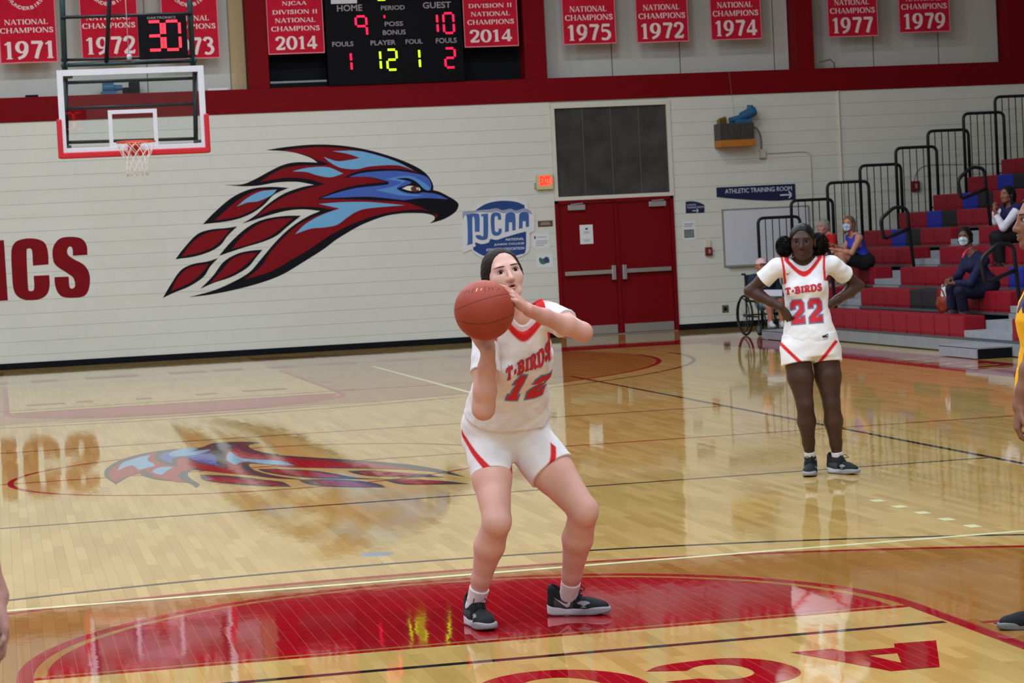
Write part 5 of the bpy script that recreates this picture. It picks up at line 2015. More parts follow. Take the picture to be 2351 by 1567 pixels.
        if mouth_open > 0:
            o = mouth_open
            pts = [P(.0125 * math.cos(a), .0935 - .004 * abs(math.cos(a)), -.0642 - o * .002 + (.0012 + .0055 * o) * math.sin(a)) for a in np.linspace(0, 2 * math.pi, 16, endpoint=False)]
            MB().add(pts, [tuple(range(15, -1, -1))]).build('mouth', pm('dark_mouth', rgb(66, 26, 26), .5), parent)


M_SKINCOL = pm('skin', (1, 1, 1), .5, .035, 40, attr=True, spec=.25)
M_CLOTHCOL = pm('cloth', (1, 1, 1), .8, .03, 60, attr=True, bump=.12, spec=.25)
M_HAIRCOL = pm('hair', (1, 1, 1), .6, .22, 160, attr=True, bump=.3, spec=.12)


def const(c):
    c = np.array(c, F32)
    return lambda V: np.tile(c, (len(V), 1))


def mixc(base, col, m):
    m = np.clip(m, 0, 1)[:, None]
    return base * (1 - m) + np.asarray(col, F32) * m


def shoe(parent, ankle_floor, fdir, s=1.0, upper=(26, 26, 30), accent=(92, 94, 98), sole=(196, 194, 200), h=.004, lace=True, name='shoe', laces_col=(18, 18, 20), yaw_side=None):
    """low basketball shoe: its ankle centre stands over ankle_floor, toe along fdir"""
    o = np.asarray(ankle_floor, float)
    f = nrm(np.array([fdir[0], fdir[1], 0]))
    t = np.array([-f[1], f[0], 0])
    P = lambda x, y, z: o + s * (f * x + t * y + np.array([0, 0, z]))
    up = union([p_cap(P(-.045, 0, .05), P(.0, 0, .058), .036 * s, .038 * s), p_cap(P(.0, 0, .055), P(.09, .004, .038), .038 * s, .030 * s), p_cap(P(.09, .004, .036), P(.150, .0, .030), .034 * s, .026 * s), p_cap(P(.09, -.012, .03), P(.135, -.010, .028), .03 * s, .024 * s), p_cap(P(.09, .014, .03), P(.135, .010, .028), .03 * s, .024 * s),
                p_cap(P(-.05, 0, .06), P(-.052, 0, .105), .034 * s, .033 * s), p_cap(P(.03, 0, .085), P(.005, 0, .122), .020 * s, .018 * s), p_cap(P(-.03, 0, .085), P(.02, 0, .085), .034 * s, .026 * s)], .022 * s)
    hole = p_cap(P(-.032, 0, .10), P(-.036, 0, .15), .030 * s, .032 * s)
    cutz = half(P(0, 0, .022), (0, 0, -1))
    fu = lambda p: np.maximum(np.maximum(up(p), -hole(p)), cutz(p))

    def sole2(p):
        q = p - np.asarray(o, F32)
        x, y, z = q @ np.asarray(f, F32) / s, q @ np.asarray(t, F32) / s, q[:, 2] / s
        r = np.interp(x, [-.085, -.05, .02, .09, .15, .19], [.031, .039, .037, .046, .042, .032])
        dx = np.maximum(np.maximum(-.058 - x, x - .152), 0)
        d2 = np.sqrt(dx ** 2 + y ** 2) - r
        top = np.interp(x, [-.10, -.05, .0, .05, .11, .16, .20], [.054, .042, .033, .030, .036, .037, .030])
        bot = np.interp(x, [-.10, -.06, .11, .20], [.009, .001, .001, .014])
        dz = np.maximum(z - top, bot - z)
        k_ = .009
        return (np.minimum(np.maximum(d2 + k_, dz + k_), 0) + np.sqrt(np.maximum(d2 + k_, 0) ** 2 + np.maximum(dz + k_, 0) ** 2) - k_).astype(F32) * s

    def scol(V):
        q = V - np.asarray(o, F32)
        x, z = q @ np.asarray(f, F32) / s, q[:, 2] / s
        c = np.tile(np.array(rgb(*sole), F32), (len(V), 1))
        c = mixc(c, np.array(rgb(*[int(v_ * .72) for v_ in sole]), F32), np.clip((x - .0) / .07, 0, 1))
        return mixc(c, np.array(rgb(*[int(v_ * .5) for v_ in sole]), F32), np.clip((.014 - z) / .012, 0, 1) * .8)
    lo, hi = bounds([P(-.11, -.07, 0), P(-.11, .07, 0), P(.22, -.07, .16), P(.22, .07, .16)], .01)
    e_up, e_ac = np.array(rgb(*upper), F32), np.array(rgb(*accent), F32)

    def col(V):
        q = V - np.asarray(o, F32)
        x, y, z = q @ np.asarray(f, F32) / s, np.abs(q @ np.asarray(t, F32)) / s, q[:, 2] / s
        c = np.tile(e_up, (len(V), 1))
        m = (np.abs(x - .075) < .016 + .012 * np.sin(z * 260)) & (z > .035) & (y > .018) & (z < .062)
        c = mixc(c, e_ac * 2.2, m.astype(F32))
        return mixc(c, e_ac * .8, ((x > -.05) & (x < .03) & (z < .07) & (y > .028)).astype(F32) * .6)
    sh = sdf_obj(name, fu, lo, hi, h, M_CLOTHCOL, parent, col)
    V, Fq = mesh_sdf(sole2, lo - .01, hi, h)
    mesh_obj('sole', V, Fq.astype(np.int32), M_CLOTHCOL, sh, smooth=True, cols=scol(V.astype(F32)))
    if lace:
        ml = pm('lace_%d' % laces_col[0], rgb(*laces_col), .8)
        mb = MB()
        for i in range(5):
            x = .035 + i * .018
            zt = .094 - i * .0095
            mb.tube([P(x, -.026, zt - .016), P(x + .004, -.012, zt - .001), P(x + .006, .012, zt - .001), P(x + .002, .026, zt - .016)], .0028 * s, 6)
        for sg in (-1, 1):
            mb.tube(bend([P(.03, 0, .105), P(.045, sg * .02, .125), P(.075, sg * .035, .10), P(.05, sg * .012, .10)], .02), .002 * s, 5)
        mb.build('laces', ml, sh, smooth=True)
    return sh


def sock_prim(parent, ankle, knee, up=.075, r=.036, s=1.0, h=.004, col=(214, 210, 214), mark=None, r2=.039):
    a, k = np.asarray(ankle, float), np.asarray(knee, float)
    d = nrm(k - a)
    fn0 = union([p_cap(a - d * .02, a + d * up, r, r2), p_cap(a - d * .02, a + np.array([0, 0, -.05]), r, r * .9)], .01)
    cut = half(a + d * up, d)
    fn = lambda p: np.maximum(fn0(p) + wrinkle(p, .0008, 160), cut(p))
    lo, hi = bounds([a - .05, a + d * up], .05)
    return sdf_obj('sock', fn, lo, hi, h, M_CLOTHCOL, parent, const(rgb(*col)))


def drape_decal(name, verts2d, faces, frame, target, mat, parent, lift=.0012, grid=.012, fallback=0.0):
    """flat lettering cut into a grid and laid onto the surface of a mesh object.
    frame = (origin, ux, uy, direction of projection)"""
    o, ux, uy, dr = (np.asarray(q, float) for q in frame)
    bm = bmesh.new()
    vs = [bm.verts.new((x, y, 0)) for x, y in verts2d]
    for q in faces:
        try:
            bm.faces.new([vs[i] for i in q])
        except ValueError:
            pass
    xs = [v[0] for v in verts2d]
    ys_ = [v[1] for v in verts2d]
    for a, lo_, hi_ in ((0, min(xs), max(xs)), (1, min(ys_), max(ys_))):
        k = int((hi_ - lo_) / grid)
        for i in range(1, k + 1):
            c = lo_ + i * grid
            co = (c, 0, 0) if a == 0 else (0, c, 0)
            no = (1, 0, 0) if a == 0 else (0, 1, 0)
            bmesh.ops.bisect_plane(bm, geom=list(bm.verts) + list(bm.edges) + list(bm.faces), plane_co=co, plane_no=no)
    me = target.data
    off = np.array(origin_of(target))
    n = len(me.vertices)
    co = np.empty(n * 3)
    me.vertices.foreach_get('co', co)
    co = co.reshape(-1, 3) + off
    tree = BVHTree.FromPolygons([tuple(q) for q in co], [tuple(p.vertices) for p in me.polygons])
    bm.verts.ensure_lookup_table()
    V = []
    for v in bm.verts:
        p = o + ux * v.co.x + uy * v.co.y
        hit = tree.ray_cast(Vector(p - dr * .4), Vector(dr), 1.0)
        if hit[0] is None:
            nr = tree.find_nearest(Vector(p))
            V.append(np.array(nr[0]) - dr * lift)
        else:
            V.append(np.array(hit[0]) - dr * lift)
    bm.verts.index_update()
    F = []
    for fc in bm.faces:
        ids = [v.index for v in fc.verts]
        a, b, c = V[ids[0]], V[ids[1]], V[ids[2]]
        if np.cross(b - a, c - a) @ dr > 0:
            ids.reverse()
        F.append(tuple(ids))
    bm.free()
    return mesh_obj(name, V, F, mat, parent, smooth=True)


# block letters for jerseys (outlines on a 0..1 grid)
def block_digit(ch):
    if ch == '1':
        return [[(.30, 0), (.95, 0), (.95, .17), (.80, .17), (.80, 1), (.50, 1), (.22, .84), (.22, .68), (.45, .68), (.45, .17), (.30, .17)]]
    return [[(.04, 0), (.96, 0), (.96, .30), (.70, .30), (.70, .20), (.46, .20), (.96, .52), (.96, .86), (.80, 1), (.20, 1), (.04, .86), (.04, .64), (.34, .64), (.34, .77), (.42, .81), (.60, .81), (.66, .76), (.66, .62), (.04, .22)]]


def grow(poly, d):
    """offset a closed outline outwards by d"""
    P = [np.array(q, float) for q in poly]
    A = sum(P[i - 1][0] * P[i][1] - P[i][0] * P[i - 1][1] for i in range(len(P)))
    sg = 1 if A > 0 else -1
    out = []
    for i in range(len(P)):
        a, b, c = P[i - 1], P[i], P[(i + 1) % len(P)]
        t1, t2 = nrm(b - a), nrm(c - b)
        n1, n2 = np.array([t1[1], -t1[0]]) * sg, np.array([t2[1], -t2[0]]) * sg
        m = n1 + n2
        m = m / max(.35, (m @ m) / 2)
        out.append(tuple(b + m * d))
    return out

def J(px, py, Y):
    return at(px, py, 1, Y)


RED_T = np.array(rgb(206, 32, 36), F32)
WHITE_J = np.array(rgb(226, 222, 226), F32)


def torso_axes(pel, neck, side):
    ax = nrm(np.asarray(neck) - np.asarray(pel))
    sd = nrm(np.asarray(side) - ax * (ax @ np.asarray(side)))
    fw = np.cross(ax, sd)                       # side = towards picture right, so this points at the viewer
    if fw @ CAM_W > 0:
        fw = -fw
    return ax, sd, fw


def torso_prims(pel, neck, shA, shB, side, s=1.0, bust=.03, front=None, hipw=.165, waist=.122):
    ax, sd, fw = torso_axes(pel, neck, side)
    if front is not None:
        fw = nrm(np.asarray(front) - ax * (ax @ np.asarray(front)))
        sd = np.cross(fw, ax) if np.cross(fw, ax) @ np.asarray(side) > 0 else -np.cross(fw, ax)
    st = [(-.02, hipw * .86 * s, .10 * s), (.10, hipw * s, .108 * s), (.25, hipw * .9 * s, .10 * s), (.46, waist * s, .085 * s, 0, .004), (.68, .138 * s, .10 * s, 0, .008), (.84, .140 * s, .092 * s, 0, .002), (.94, .115 * s, .07 * s), (1.0, .075 * s, .055 * s)]
    L = np.linalg.norm(np.asarray(neck) - np.asarray(pel))
    a = np.asarray(pel, float)
    pr = [p_loft(pel, neck, st, sd, fw, .03)]
    ch = a + ax * L * .70
    for sg in (-1, 1):
        if bust > 0:
            pr.append(p_ell(ch + sd * sg * .062 * s + fw * (.075 + bust * .3) * s, np.array([.058, .052, .055]) * s, np.stack([sd, fw, ax])))
        pr.append(p_ell(a + sd * sg * .075 * s - fw * .062 * s + ax * .0, np.array([.085, .075, .09]) * s, np.stack([sd, fw, ax])))
    nk = np.asarray(neck, float)
    for sh in (shA, shB):
        sh = np.asarray(sh, float)
        pr.append(p_cap(nk - ax * .055 * s + (sh - nk) * .25, sh, .062 * s, .052 * s))
        pr.append(p_cap(nk + ax * .03 * s, sh - (sh - nk) * .2 + ax * .005, .036 * s, .040 * s))
    return pr, (ax, sd, fw, L)


def uniform(parent, K, cols, h=.005, sleeves=True, vdepth=.085, vhalf=.075, strap=.137, hem_t=.02, loose=.016, jwave=.004, body_t=None, jersey_st=None, trim=.015, vslope=None, cband=.022, uclamp=.075, topslope=.1, tee_k=9.0, tee_z=-.005, shorts=True, short_len=.52, short_flare=.024, stripe=True, sleeve_t=.55, seed=0.0):
    """tee, jersey and shorts around the body described by the dictionary K"""
    ax, sd, fw, L = K['frame']
    pel, neck = np.asarray(K['pel'], float), np.asarray(K['neck'], float)
    main, tcol, tee_c, scol = cols
    n32, pel32 = neck.astype(F32), pel.astype(F32)
    A, S_, Fw = ax.astype(F32), sd.astype(F32), fw.astype(F32)
    torso = union(K['torso'], .035)

    def co(p):
        q = p - n32
        return q @ S_, q @ Fw, q @ A
    lo, hi = bounds([pel, neck, K['shA'], K['shB']], .24)
    if sleeves:
        parts = []
        cuts = []
        for sh, el in ((K['shA'], K['elA']), (K['shB'], K['elB'])):
            sh, el = np.asarray(sh, float), np.asarray(el, float)
            d = nrm(el - sh)
            e = sh + (el - sh) * sleeve_t
            parts.append(p_cap(sh, e, .057, .060))
            cuts.append((half(e, d), p_cap(sh, el, .10)))
        tt = groups([(torso, 0), (K['neckp'], .03)])

        def tee(p):
            u, v, a = co(p)
            tb = np.maximum(tt(p) - .004, np.where(np.abs(co(p)[0]) < strap - .012, -.125 - co(p)[2], -1))
            d = smin(tb, union(parts, .015)(p) + wrinkle(p, .0035, 55, seed), .018)
            zc = np.where(v > -.01, tee_z + tee_k * u * u, .005 + 2 * u * u)
            d = np.maximum(d, (a - zc) * .8)
            d = np.maximum(d, -.30 - a)
            for c, z in cuts:
                d = np.maximum(d, np.where(z(p) < .06, c(p), -1))
            return d
        sdf_obj('undershirt', tee, lo, hi, h, M_CLOTHCOL, parent, const(tee_c))
    jst = jersey_st or [(0, .188, .135), (.12, .186, .14), (.3, .168, .128), (.5, .152, .120), (.7, .152, .125), (.85, .15, .11), (.95, .13, .085), (1.05, .10, .065)]
    jl = p_loft(pel + ax * (hem_t - .05) * L, neck + ax * .03, [((t_ - (hem_t - .05)) / (1.05 - hem_t + .05), a_, b_) for t_, a_, b_ in jst], sd, fw, .004)
    armp = -.115

    def vcut(p):
        u, v, a = co(p)
        r = vslope or vhalf / (vdepth + .03)
        fr = np.minimum((a + vdepth) * r, uclamp) - np.sqrt(u * u + .0022) + .028
        fr = fr * .84
        bk = a - .0 - 1.0 * np.abs(u)
        return np.where(v > -.02, fr, bk)

    def acut(p):
        u, v, a = co(p)
        lim = strap + np.where(a < armp, (armp - a) * 3.0, 0) + topslope * np.maximum(a + .03, 0)
        return (np.abs(u) - lim)

    def hcut(p):
        u, v, a = co(p)
        return (hem_t * L - (a + L)) + .006 * np.sin(u * 22 + seed)

    def jer(p):
        u, v, a = co(p)
        d = smin(torso(p) - loose, jl(p), .02)
        w = np.clip((-.05 - a) / .15, 0, 1)
        d = d + wrinkle(p, jwave, 34, seed + 2) * w + wrinkle(p, jwave * .35, 80, seed) * (.3 + w)
        d = np.minimum(d, torso(p) - .012)
        d = np.maximum(d, -(torso(p) - .003))
        return np.maximum(np.maximum(np.maximum(d, vcut(p)), acut(p)), hcut(p))

    def jcol(V):
        c = np.tile(np.asarray(main, F32), (len(V), 1))
        u, v, a = co(V)
        vc = vcut(V)
        m = np.clip((vc + cband) / .005 + .3, 0, 1) * (a > -.2)
        c = mixc(c, tcol, m)
        m = np.clip((acut(V) + trim) / .005, 0, 1) * np.clip((a - armp) / .01 + 1, 0, 1)
        return mixc(c, tcol, m)
    jo = sdf_obj('jersey', jer, lo, hi, h, M_CLOTHCOL, parent, jcol)
    so = None
    if shorts:
        legs, cuts, info = [], [], []
        pst = [(0, .172, .13), (.12, .178, .13), (.3, .165, .118), (.42, .140, .105)]
        pl = p_loft(pel - ax * .06, pel + ax * .42 * L, [(t_ / .42, a_, b_) for t_, a_, b_ in pst], sd, fw, .01)
        for hp_, kn in ((K['hipA'], K['knA']), (K['hipB'], K['knB'])):
            hp_, kn = np.asarray(hp_, float), np.asarray(kn, float)
            e = hp_ + (kn - hp_) * short_len
            fl_ = short_flare if not isinstance(short_flare, tuple) else short_flare[len(legs)]
            legs.append(p_cap(hp_, e, .096 + max(0, fl_) * .3, .080 + fl_))
            d = nrm(kn - hp_)
            cuts.append((half(e, d), half((np.asarray(K['hipA']) + np.asarray(K['hipB'])) / 2, (np.asarray(hp_) - (np.asarray(K['hipA']) + np.asarray(K['hipB'])) / 2))))
            info.append((e, d, hp_))
        both = union(legs, .012)
        bodyl = K['legs']

        def sho(p):
            d = smin(both(p), pl(p), .03)
            d = smin(d, torso(p) - .012, .02)
            d = d + wrinkle(p, .0035, 40, seed + 5)
            a_ = co(p)[2]
            d = np.maximum(d, a_ + L * (1 - hem_t) - .05)
            for c, sdn in cuts:
                d = np.maximum(d, np.where(sdn(p) > -.004, c(p), -1))
            return d

        def scolr(V):
            c = np.tile(np.asarray(scol, F32), (len(V), 1))
            if not stripe:
                return c
            q = V - pel32
            u, a = q @ S_, q @ A
            for i, (q0, q1_) in enumerate(K['stripes']):
                sg = -1 if i == 0 else 1
                p0 = np.array([float((q0 - pel) @ sd), float((q0 - pel) @ ax)])
                p1 = np.array([float((q1_ - pel) @ sd), float((q1_ - pel) @ ax)])
                tt_ = p1 - p0
                ln = np.linalg.norm(tt_)
                nn_ = np.array([-tt_[1], tt_[0]]) / ln
                dd = np.abs((u - p0[0]) * nn_[0] + (a - p0[1]) * nn_[1])
                along = ((u - p0[0]) * tt_[0] + (a - p0[1]) * tt_[1]) / ln ** 2
                m = np.clip((.012 - dd) / .004 + .3, 0, 1) * (sg * u > 0) * (along > -.06) * (along < 1.25) * ((q @ Fw) > -.03)
                c = mixc(c, tcol, m)
            return c
        pts_ = [pel, K['hipA'], K['hipB'], info[0][0], info[1][0], pel + ax * .3 * L]
        lo2, hi2 = bounds(pts_, .17)
        so = sdf_obj('shorts', sho, lo2, hi2, h, M_CLOTHCOL, parent, scolr)
    return jo, so


def jersey_print(jo, parent, origin, sd, ax, dr, word, number, wx, wy, ww, wh, nx, ny, nw, nh, gap, red, blue, skew=0.0, edge=.007, word_skew=0.0, arch=0.0):
    """team word and number laid on the chest: x along sd, y along ax, metres from origin"""
    fr = (origin, sd, ax, dr)
    mr = pm('print_red', red, .6, .03, 30)
    mbl = pm('print_blue', blue, .6, .03, 30)
    for i, ch in enumerate(number):
        pl = block_digit(ch)[0]
        w_ = nw * (.8 if ch == '1' else 1)
        pts = [(nx + i * (nw + gap) + x * w_ + skew * y, ny + y * nh) for x, y in pl]
        v, f = fill2d([grow(pts, edge)])
        drape_decal('number_outline', v, f, fr, jo, mbl, parent, .0022, .012)
        v, f = fill2d([pts])
        drape_decal('number', v, f, fr, jo, mr, parent, .0036, .012)
    v, f, w = strokes(word, T=.30, t=.20, serif=.13, st=.17, track=.13)
    lo, hi = v.min(0), v.max(0)
    v = (v - lo) / (hi - lo)
    v2 = [(wx + q[0] * ww + word_skew * q[1], wy + q[1] * wh + arch * q[0]) for q in v]
    drape_decal('team_name', v2, f, fr, jo, mr, parent, .0040, .012)
    vb = [(wx + ww / 2 + (x - wx - ww / 2) * 1.0, y) for x, y in v2]
    vo, fo, _ = strokes(word, T=.36, t=.26, serif=.16, st=.22, track=.07 + .0)
    v, f, w = strokes(word, T=.345, t=.245, serif=.145, st=.185, track=.13)
    v = (v - lo) / (hi - lo)
    v2 = [(wx + q[0] * ww + word_skew * q[1], wy + q[1] * wh * 1.0 + arch * q[0]) for q in v]
    drape_decal('team_name_outline', v2, f, fr, jo, mbl, parent, .0026, .012)


# ==================================================================== the shooter
SK1 = np.array(rgb(212, 166, 152), F32)
SK1b = np.array(rgb(184, 120, 106), F32)
root = empty('person', (0.2, .35, 0), 'player in white T-BIRDS 12 jersey crouching to shoot the basketball at the free throw line', 'person')
hipA, hipB = J(1118, 1003, .42), J(1204, 1001, .42)
knA, knB = J(1141, 1196, .20), J(1340, 1172, .21)
anA, anB = J(1092, 1382, .38), J(1303, 1378, .47)
shA, shB = J(1118, 772, .16), J(1256, 722, .15)
elA, elB = J(1110, 938, .03), J(1338, 762, -.05)
wrA, wrB = J(1121, 806, -.055), J(1215, 712, -.165)
neck = J(1192, 745, .15)
pel = (hipA + hipB) / 2 + np.array([0, 0.01, .02])
BALL = J(1112, 712, -.18)
BR = .1175
sidev = nrm(hipB - hipA) * .6 + nrm(shB - shA) * .4
tp, frame = torso_prims(pel, neck, shA, shB, sidev, 1.0, .025)
ax, sd, fw, L = frame
hd = Head(J(1166, 622, .0), -CAM_W + .27 * CAM_R + .16 * CAM_U, CAM_U - .22 * CAM_R, .98)
legs = limb(hipA, knA, anA, (.090, .079, .056, .061, .032), fw * -.012) + limb(hipB, knB, anB, (.098, .087, .058, .062, .033), fw * -.012)
legA = union(legs[:4], .02)
legB = union(legs[4:], .02)
legA = groups([(legA, .02), (p_ell(knA + fw * .022, (.042, .036, .048)), .02)])
legB = groups([(legB, .02), (p_ell(knB + fw * .022, (.042, .036, .048)), .02)])
armA = union(limb(shA, elA, wrA, (.053, .049, .043, .045, .029)), .018)
armB = union(limb(shB, elB, wrB, (.050, .044, .037, .039, .026)), .018)
toB = nrm(BALL - J(1190, 690, -.2))
fdB = J(1140, 649, -.222) - wrB
pB, fB, nB = hand(wrB, fdB, BALL - (wrB + fdB * .55 - CAM_W * .02), CAM_U * .6 + CAM_W * .6, 1.06, (12, 17, 14), 8)
fdirA = nrm(CAM_U * .80 - CAM_R * .42 + CAM_W * .25)
pA, fA, nA = hand(wrA, fdirA, BALL - (wrA + fdirA * .06), CAM_R, 1.0, (16, 20, 16), 13, thumb_out=55)
feet = [union([p_cap(a + np.array([0, 0, -.05]), a + np.array([0, 0, .01]), .03, .033), p_cap(a + np.array([0, 0, -.055]), a + f_ * .13 + np.array([0, 0, -.075]), .03, .022)], .02) for a, f_ in ((anA, np.array([.05, -1, 0])), (anB, np.array([.85, -.5, 0])))]
neckp = union([p_cap(neck - ax * .03, hd.P(0, -.03, -.05), .052, .049)], .02)
gs = [(union(tp, .035), 0), (legA, .03), (legB, .03), (armA, .018), (armB, .018), (neckp, .03), (hd.prims(.35), .014), (pA, .012), (pB, .012)] + [(q, .004) for q in fA + fB] + [(q, .02) for q in feet]
body = groups(gs)
lipf = hd.lips(.35)


def skincol(V):
    c = np.tile(SK1, (len(V), 1))
    n = wrinkle(V, 1, 30)
    c = mixc(c, SK1b, .18 + .12 * n)
    for q, rr, k in ((elA, .06, .5), (elB, .06, .45), (knA, .07, .35), (knB, .07, .35)):
        d = np.linalg.norm(V - np.asarray(q, F32), axis=1)
        c = mixc(c, SK1b, k * np.clip(1 - d / rr, 0, 1))
    for w_ in (wrA, wrB):
        d = np.linalg.norm(V - np.asarray(w_, F32), axis=1)
        c = mixc(c, SK1b, .45 * np.clip(1.6 - d / .12, 0, 1))
    for sg in (-1, 1):
        d = np.linalg.norm(V - hd.P(sg * .04, .07, -.03).astype(F32), axis=1)
        c = mixc(c, SK1b, .25 * np.clip(1 - d / .04, 0, 1))
    hd_d = np.linalg.norm(V - hd.P(0, .02, 0).astype(F32), axis=1)
    c = mixc(c, np.array(rgb(224, 180, 168), F32), .6 * np.clip((.14 - hd_d) / .03, 0, 1))
    return mixc(c, rgb(176, 86, 84), np.clip((.0012 - lipf(V)) / .0012, 0, 1) * .6)


pts_ = [hipA, hipB, knA, knB, anA, anB, shA, shB, elA, elB, wrA, wrB, hd.P(0, 0, .14), hd.P(0, -.11, 0), hd.P(0, .11, 0)]
lo, hi = bounds(pts_, .15)
lo[2] = .015
sdf_obj('body', body, lo, hi, .0042, M_SKINCOL, root, skincol)
hd.features(root, (34, 26, 24), (74, 52, 46), .45)
mn = pm('violet_nail', rgb(176, 166, 214), .3)
for (c, d, up, r_) in nB[:3]:
    sdx = np.cross(d, up)
    MB().add([c + d * .006 * a + sdx * r_ * b + up * .0016 for a, b in ((-1, -.8), (-1, .8), (1.4, .7), (1.4, -.7))], [(0, 1, 2, 3)]).build('fingernail', mn, root)
K = dict(neckp=neckp, pel=pel, neck=neck, shA=shA, shB=shB, elA=elA, elB=elB, hipA=hipA, hipB=hipB, knA=knA, knB=knB, torso=tp, frame=frame, legs=legs, stripes=[(J(1052, 1024, .32), J(1186, 1090, .28)), (J(1262, 1006, .32), J(1252, 1062, .28))])
jo, so = uniform(root, K, (WHITE_J, RED_T, WHITE_J, WHITE_J), h=.0045, seed=1.3, short_len=.47, sleeve_t=.50, vdepth=.020, vslope=.72, cband=.019, uclamp=.050, topslope=-.22, tee_k=18.0, strap=.122, tee_z=.03, hem_t=.175, loose=.013, jwave=.006, short_flare=(.006, .024))
# chest print, placed along the torso
oc = J(1158, 806, .28)
dr = -fw
jersey_print(jo, root, oc, sd, ax, dr, 'T-BIRDS', '12', -.045, -.012, .192, .060, -.04, -.120, .085, .128, .012, rgb(200, 40, 52), rgb(110, 132, 180), skew=.030, arch=.075, edge=.006)
HAIR1 = np.array(rgb(40, 29, 28), F32)
R_ = hd.R
hc = union([p_ell(hd.P(0, -.016, .027), np.array([.0785, .099, .0855]) * hd.s, R_), p_ell(hd.P(0, -.048, -.02), np.array([.074, .062, .066]) * hd.s, R_)] + [p_ell(hd.P(g_ * .066, -.014, -.004), np.array([.021, .032, .042]) * hd.s, R_) for g_ in (-1, 1)], .02)
hcut = union([p_ell(hd.P(0, .085, -.010), np.array([.070, .090, .094]) * hd.s, R_), p_ell(hd.P(.05, .05, -.05), np.array([.05, .056, .05]) * hd.s, R_), p_ell(hd.P(-.05, .05, -.05), np.array([.05, .056, .05]) * hd.s, R_)], .02)
bun = p_ell(hd.P(0, -.125, .01), np.array([.04, .034, .04]) * hd.s, R_)
hair = lambda p: smin(np.maximum(hc(p) + wrinkle(p, .0012, 190), -hcut(p)), bun(p), .012)
lo, hi = hd.c - .19, hd.c + .19
sdf_obj('hair', hair, lo, hi, .004, M_HAIRCOL, root, const(HAIR1))
for an, kn, f_, su in ((anA, knA, (.12, -1), .072), (anB, knB, (.90, -.42), .105)):
    sock_prim(root, an, kn, su, .0365, h=.004, r2=.0415)
    shoe(root, (an[0], an[1], 0), f_, 1.0, h=.0035)
# basketball
M_BALL = pm('basketball_leather', rgb(150, 56, 38), .55, .1, 300, bump=.25, attr=True)
nu, nv = 288, 144
a_, c_ = CAM_R, CAM_U
b_ = np.cross(c_, a_)
V, F = [], []
for i in range(nv + 1):
    th = math.pi * i / nv
    for j in range(nu):
        ph = 2 * math.pi * j / nu
        V.append((math.sin(th) * math.cos(ph), math.sin(th) * math.sin(ph), math.cos(th)))
for i in range(nv):
    for j in range(nu):
        F.append((i * nu + j, (i + 1) * nu + j, (i + 1) * nu + (j + 1) % nu, i * nu + (j + 1) % nu))
V = np.array(V)
d_s1 = np.abs(V[:, 2] - (.34 + .30 * V[:, 0] - .08 * V[:, 0] ** 2))
d_s2 = np.abs(V[:, 2] - (-.46 + .10 * V[:, 0] + .25 * V[:, 0] ** 2))
d_me = np.abs(V[:, 0] + .1)
dm = np.where(V[:, 1] < .35, np.minimum(d_s1, d_s2), np.minimum(d_me, np.abs(V[:, 2])))
gro = np.clip(1 - dm / .028, 0, 1)
cols = mixc(np.tile(np.array(rgb(152, 58, 40), F32), (len(V), 1)), rgb(70, 28, 24), gro * .8)
Wv = BALL + (V[:, :1] * a_ + V[:, 1:2] * b_ + V[:, 2:] * c_) * (BR * (1 - .012 * gro))[:, None]
ballo = mesh_obj('basketball', Wv, np.array(F, np.int32), M_BALL, None, BALL - np.array([0, 0, BR]), smooth=True, cols=cols)
props(ballo, 'worn orange brown basketball held up in front of the shooter', 'basketball')
mb = MB()
mbk = MB()
for i in range(11):
    ph = math.radians(-150 + i * 10.5 + 2 * math.sin(i * 3.1))
    for mm, zz, dz in ((mb if i in (4, 5) else mbk, .60 + .015 * i - .012 * (i - 5) ** 2 * .12, .055 + .02 * math.sin(i * 2.3)),):
        for sgn in (-1,):
            q = []
            for du, dv in ((-.028, -dz), (.012, -dz), (.022, dz), (-.018, dz)):
                z_ = zz + dv
                rr = math.sqrt(max(0, 1 - z_ * z_))
                a2 = ph + du / rr
                q.append(BALL + (math.cos(a2) * rr * a_ + math.sin(a2) * rr * b_ + z_ * c_) * (BR + .0006))
            mm.add(q, [(0, 1, 2, 3)])
mbk.build('print', pm('black_ball_print', rgb(84, 44, 36), .6), ballo)
mb.build('print', pm('gold_ball_print', rgb(206, 166, 110), .5), ballo)


def swoosh(jo, parent, px, py, Y, w, mat, sd, ax, dr, rot=.0):
    sd, ax, dr = (np.asarray(q, float) for q in (sd, ax, dr))
    pts = smooth_poly([(0, .28), (.05, .06), (.2, .0), (.45, .14), (1, .46, 1), (.5, .26), (.25, .2), (.14, .26), (.1, .42, 1)], 4)
    c, s_ = math.cos(rot), math.sin(rot)
    pts = [((x * c - y * s_) * w, (x * s_ + y * c) * w) for x, y in pts]
    v, f = fill2d([pts])
    return drape_decal('swoosh', v, f, (J(px, py, Y), sd, ax, dr), jo, mat, parent, .0016, .02)


M_SWR = pm('red_mark', rgb(170, 52, 60), .6)
M_SWK = pm('black_mark', rgb(24, 22, 26), .6)
M_SWW = pm('grey_mark', rgb(190, 186, 190), .6)
swoosh(jo, root, 1150, 803, .2, .022, M_SWR, sd, ax, dr)

# sock and shoe marks of the shooter
for ch in list(root.children):
    if ch.name.startswith('sock') and origin_of(ch) is not None:
        pass
socks = [c for c in root.children if c.name.startswith('sock')]
shoes = [c for c in root.children if c.name.startswith('shoe')]
swoosh(socks[1], root, 1305, 1343, .4, .034, M_SWK, -CAM_R, CAM_U, CAM_W, .1)
swoosh(shoes[1], root, 1309, 1399, .35, .072, M_SWW, -CAM_R, CAM_U, CAM_W, .12)

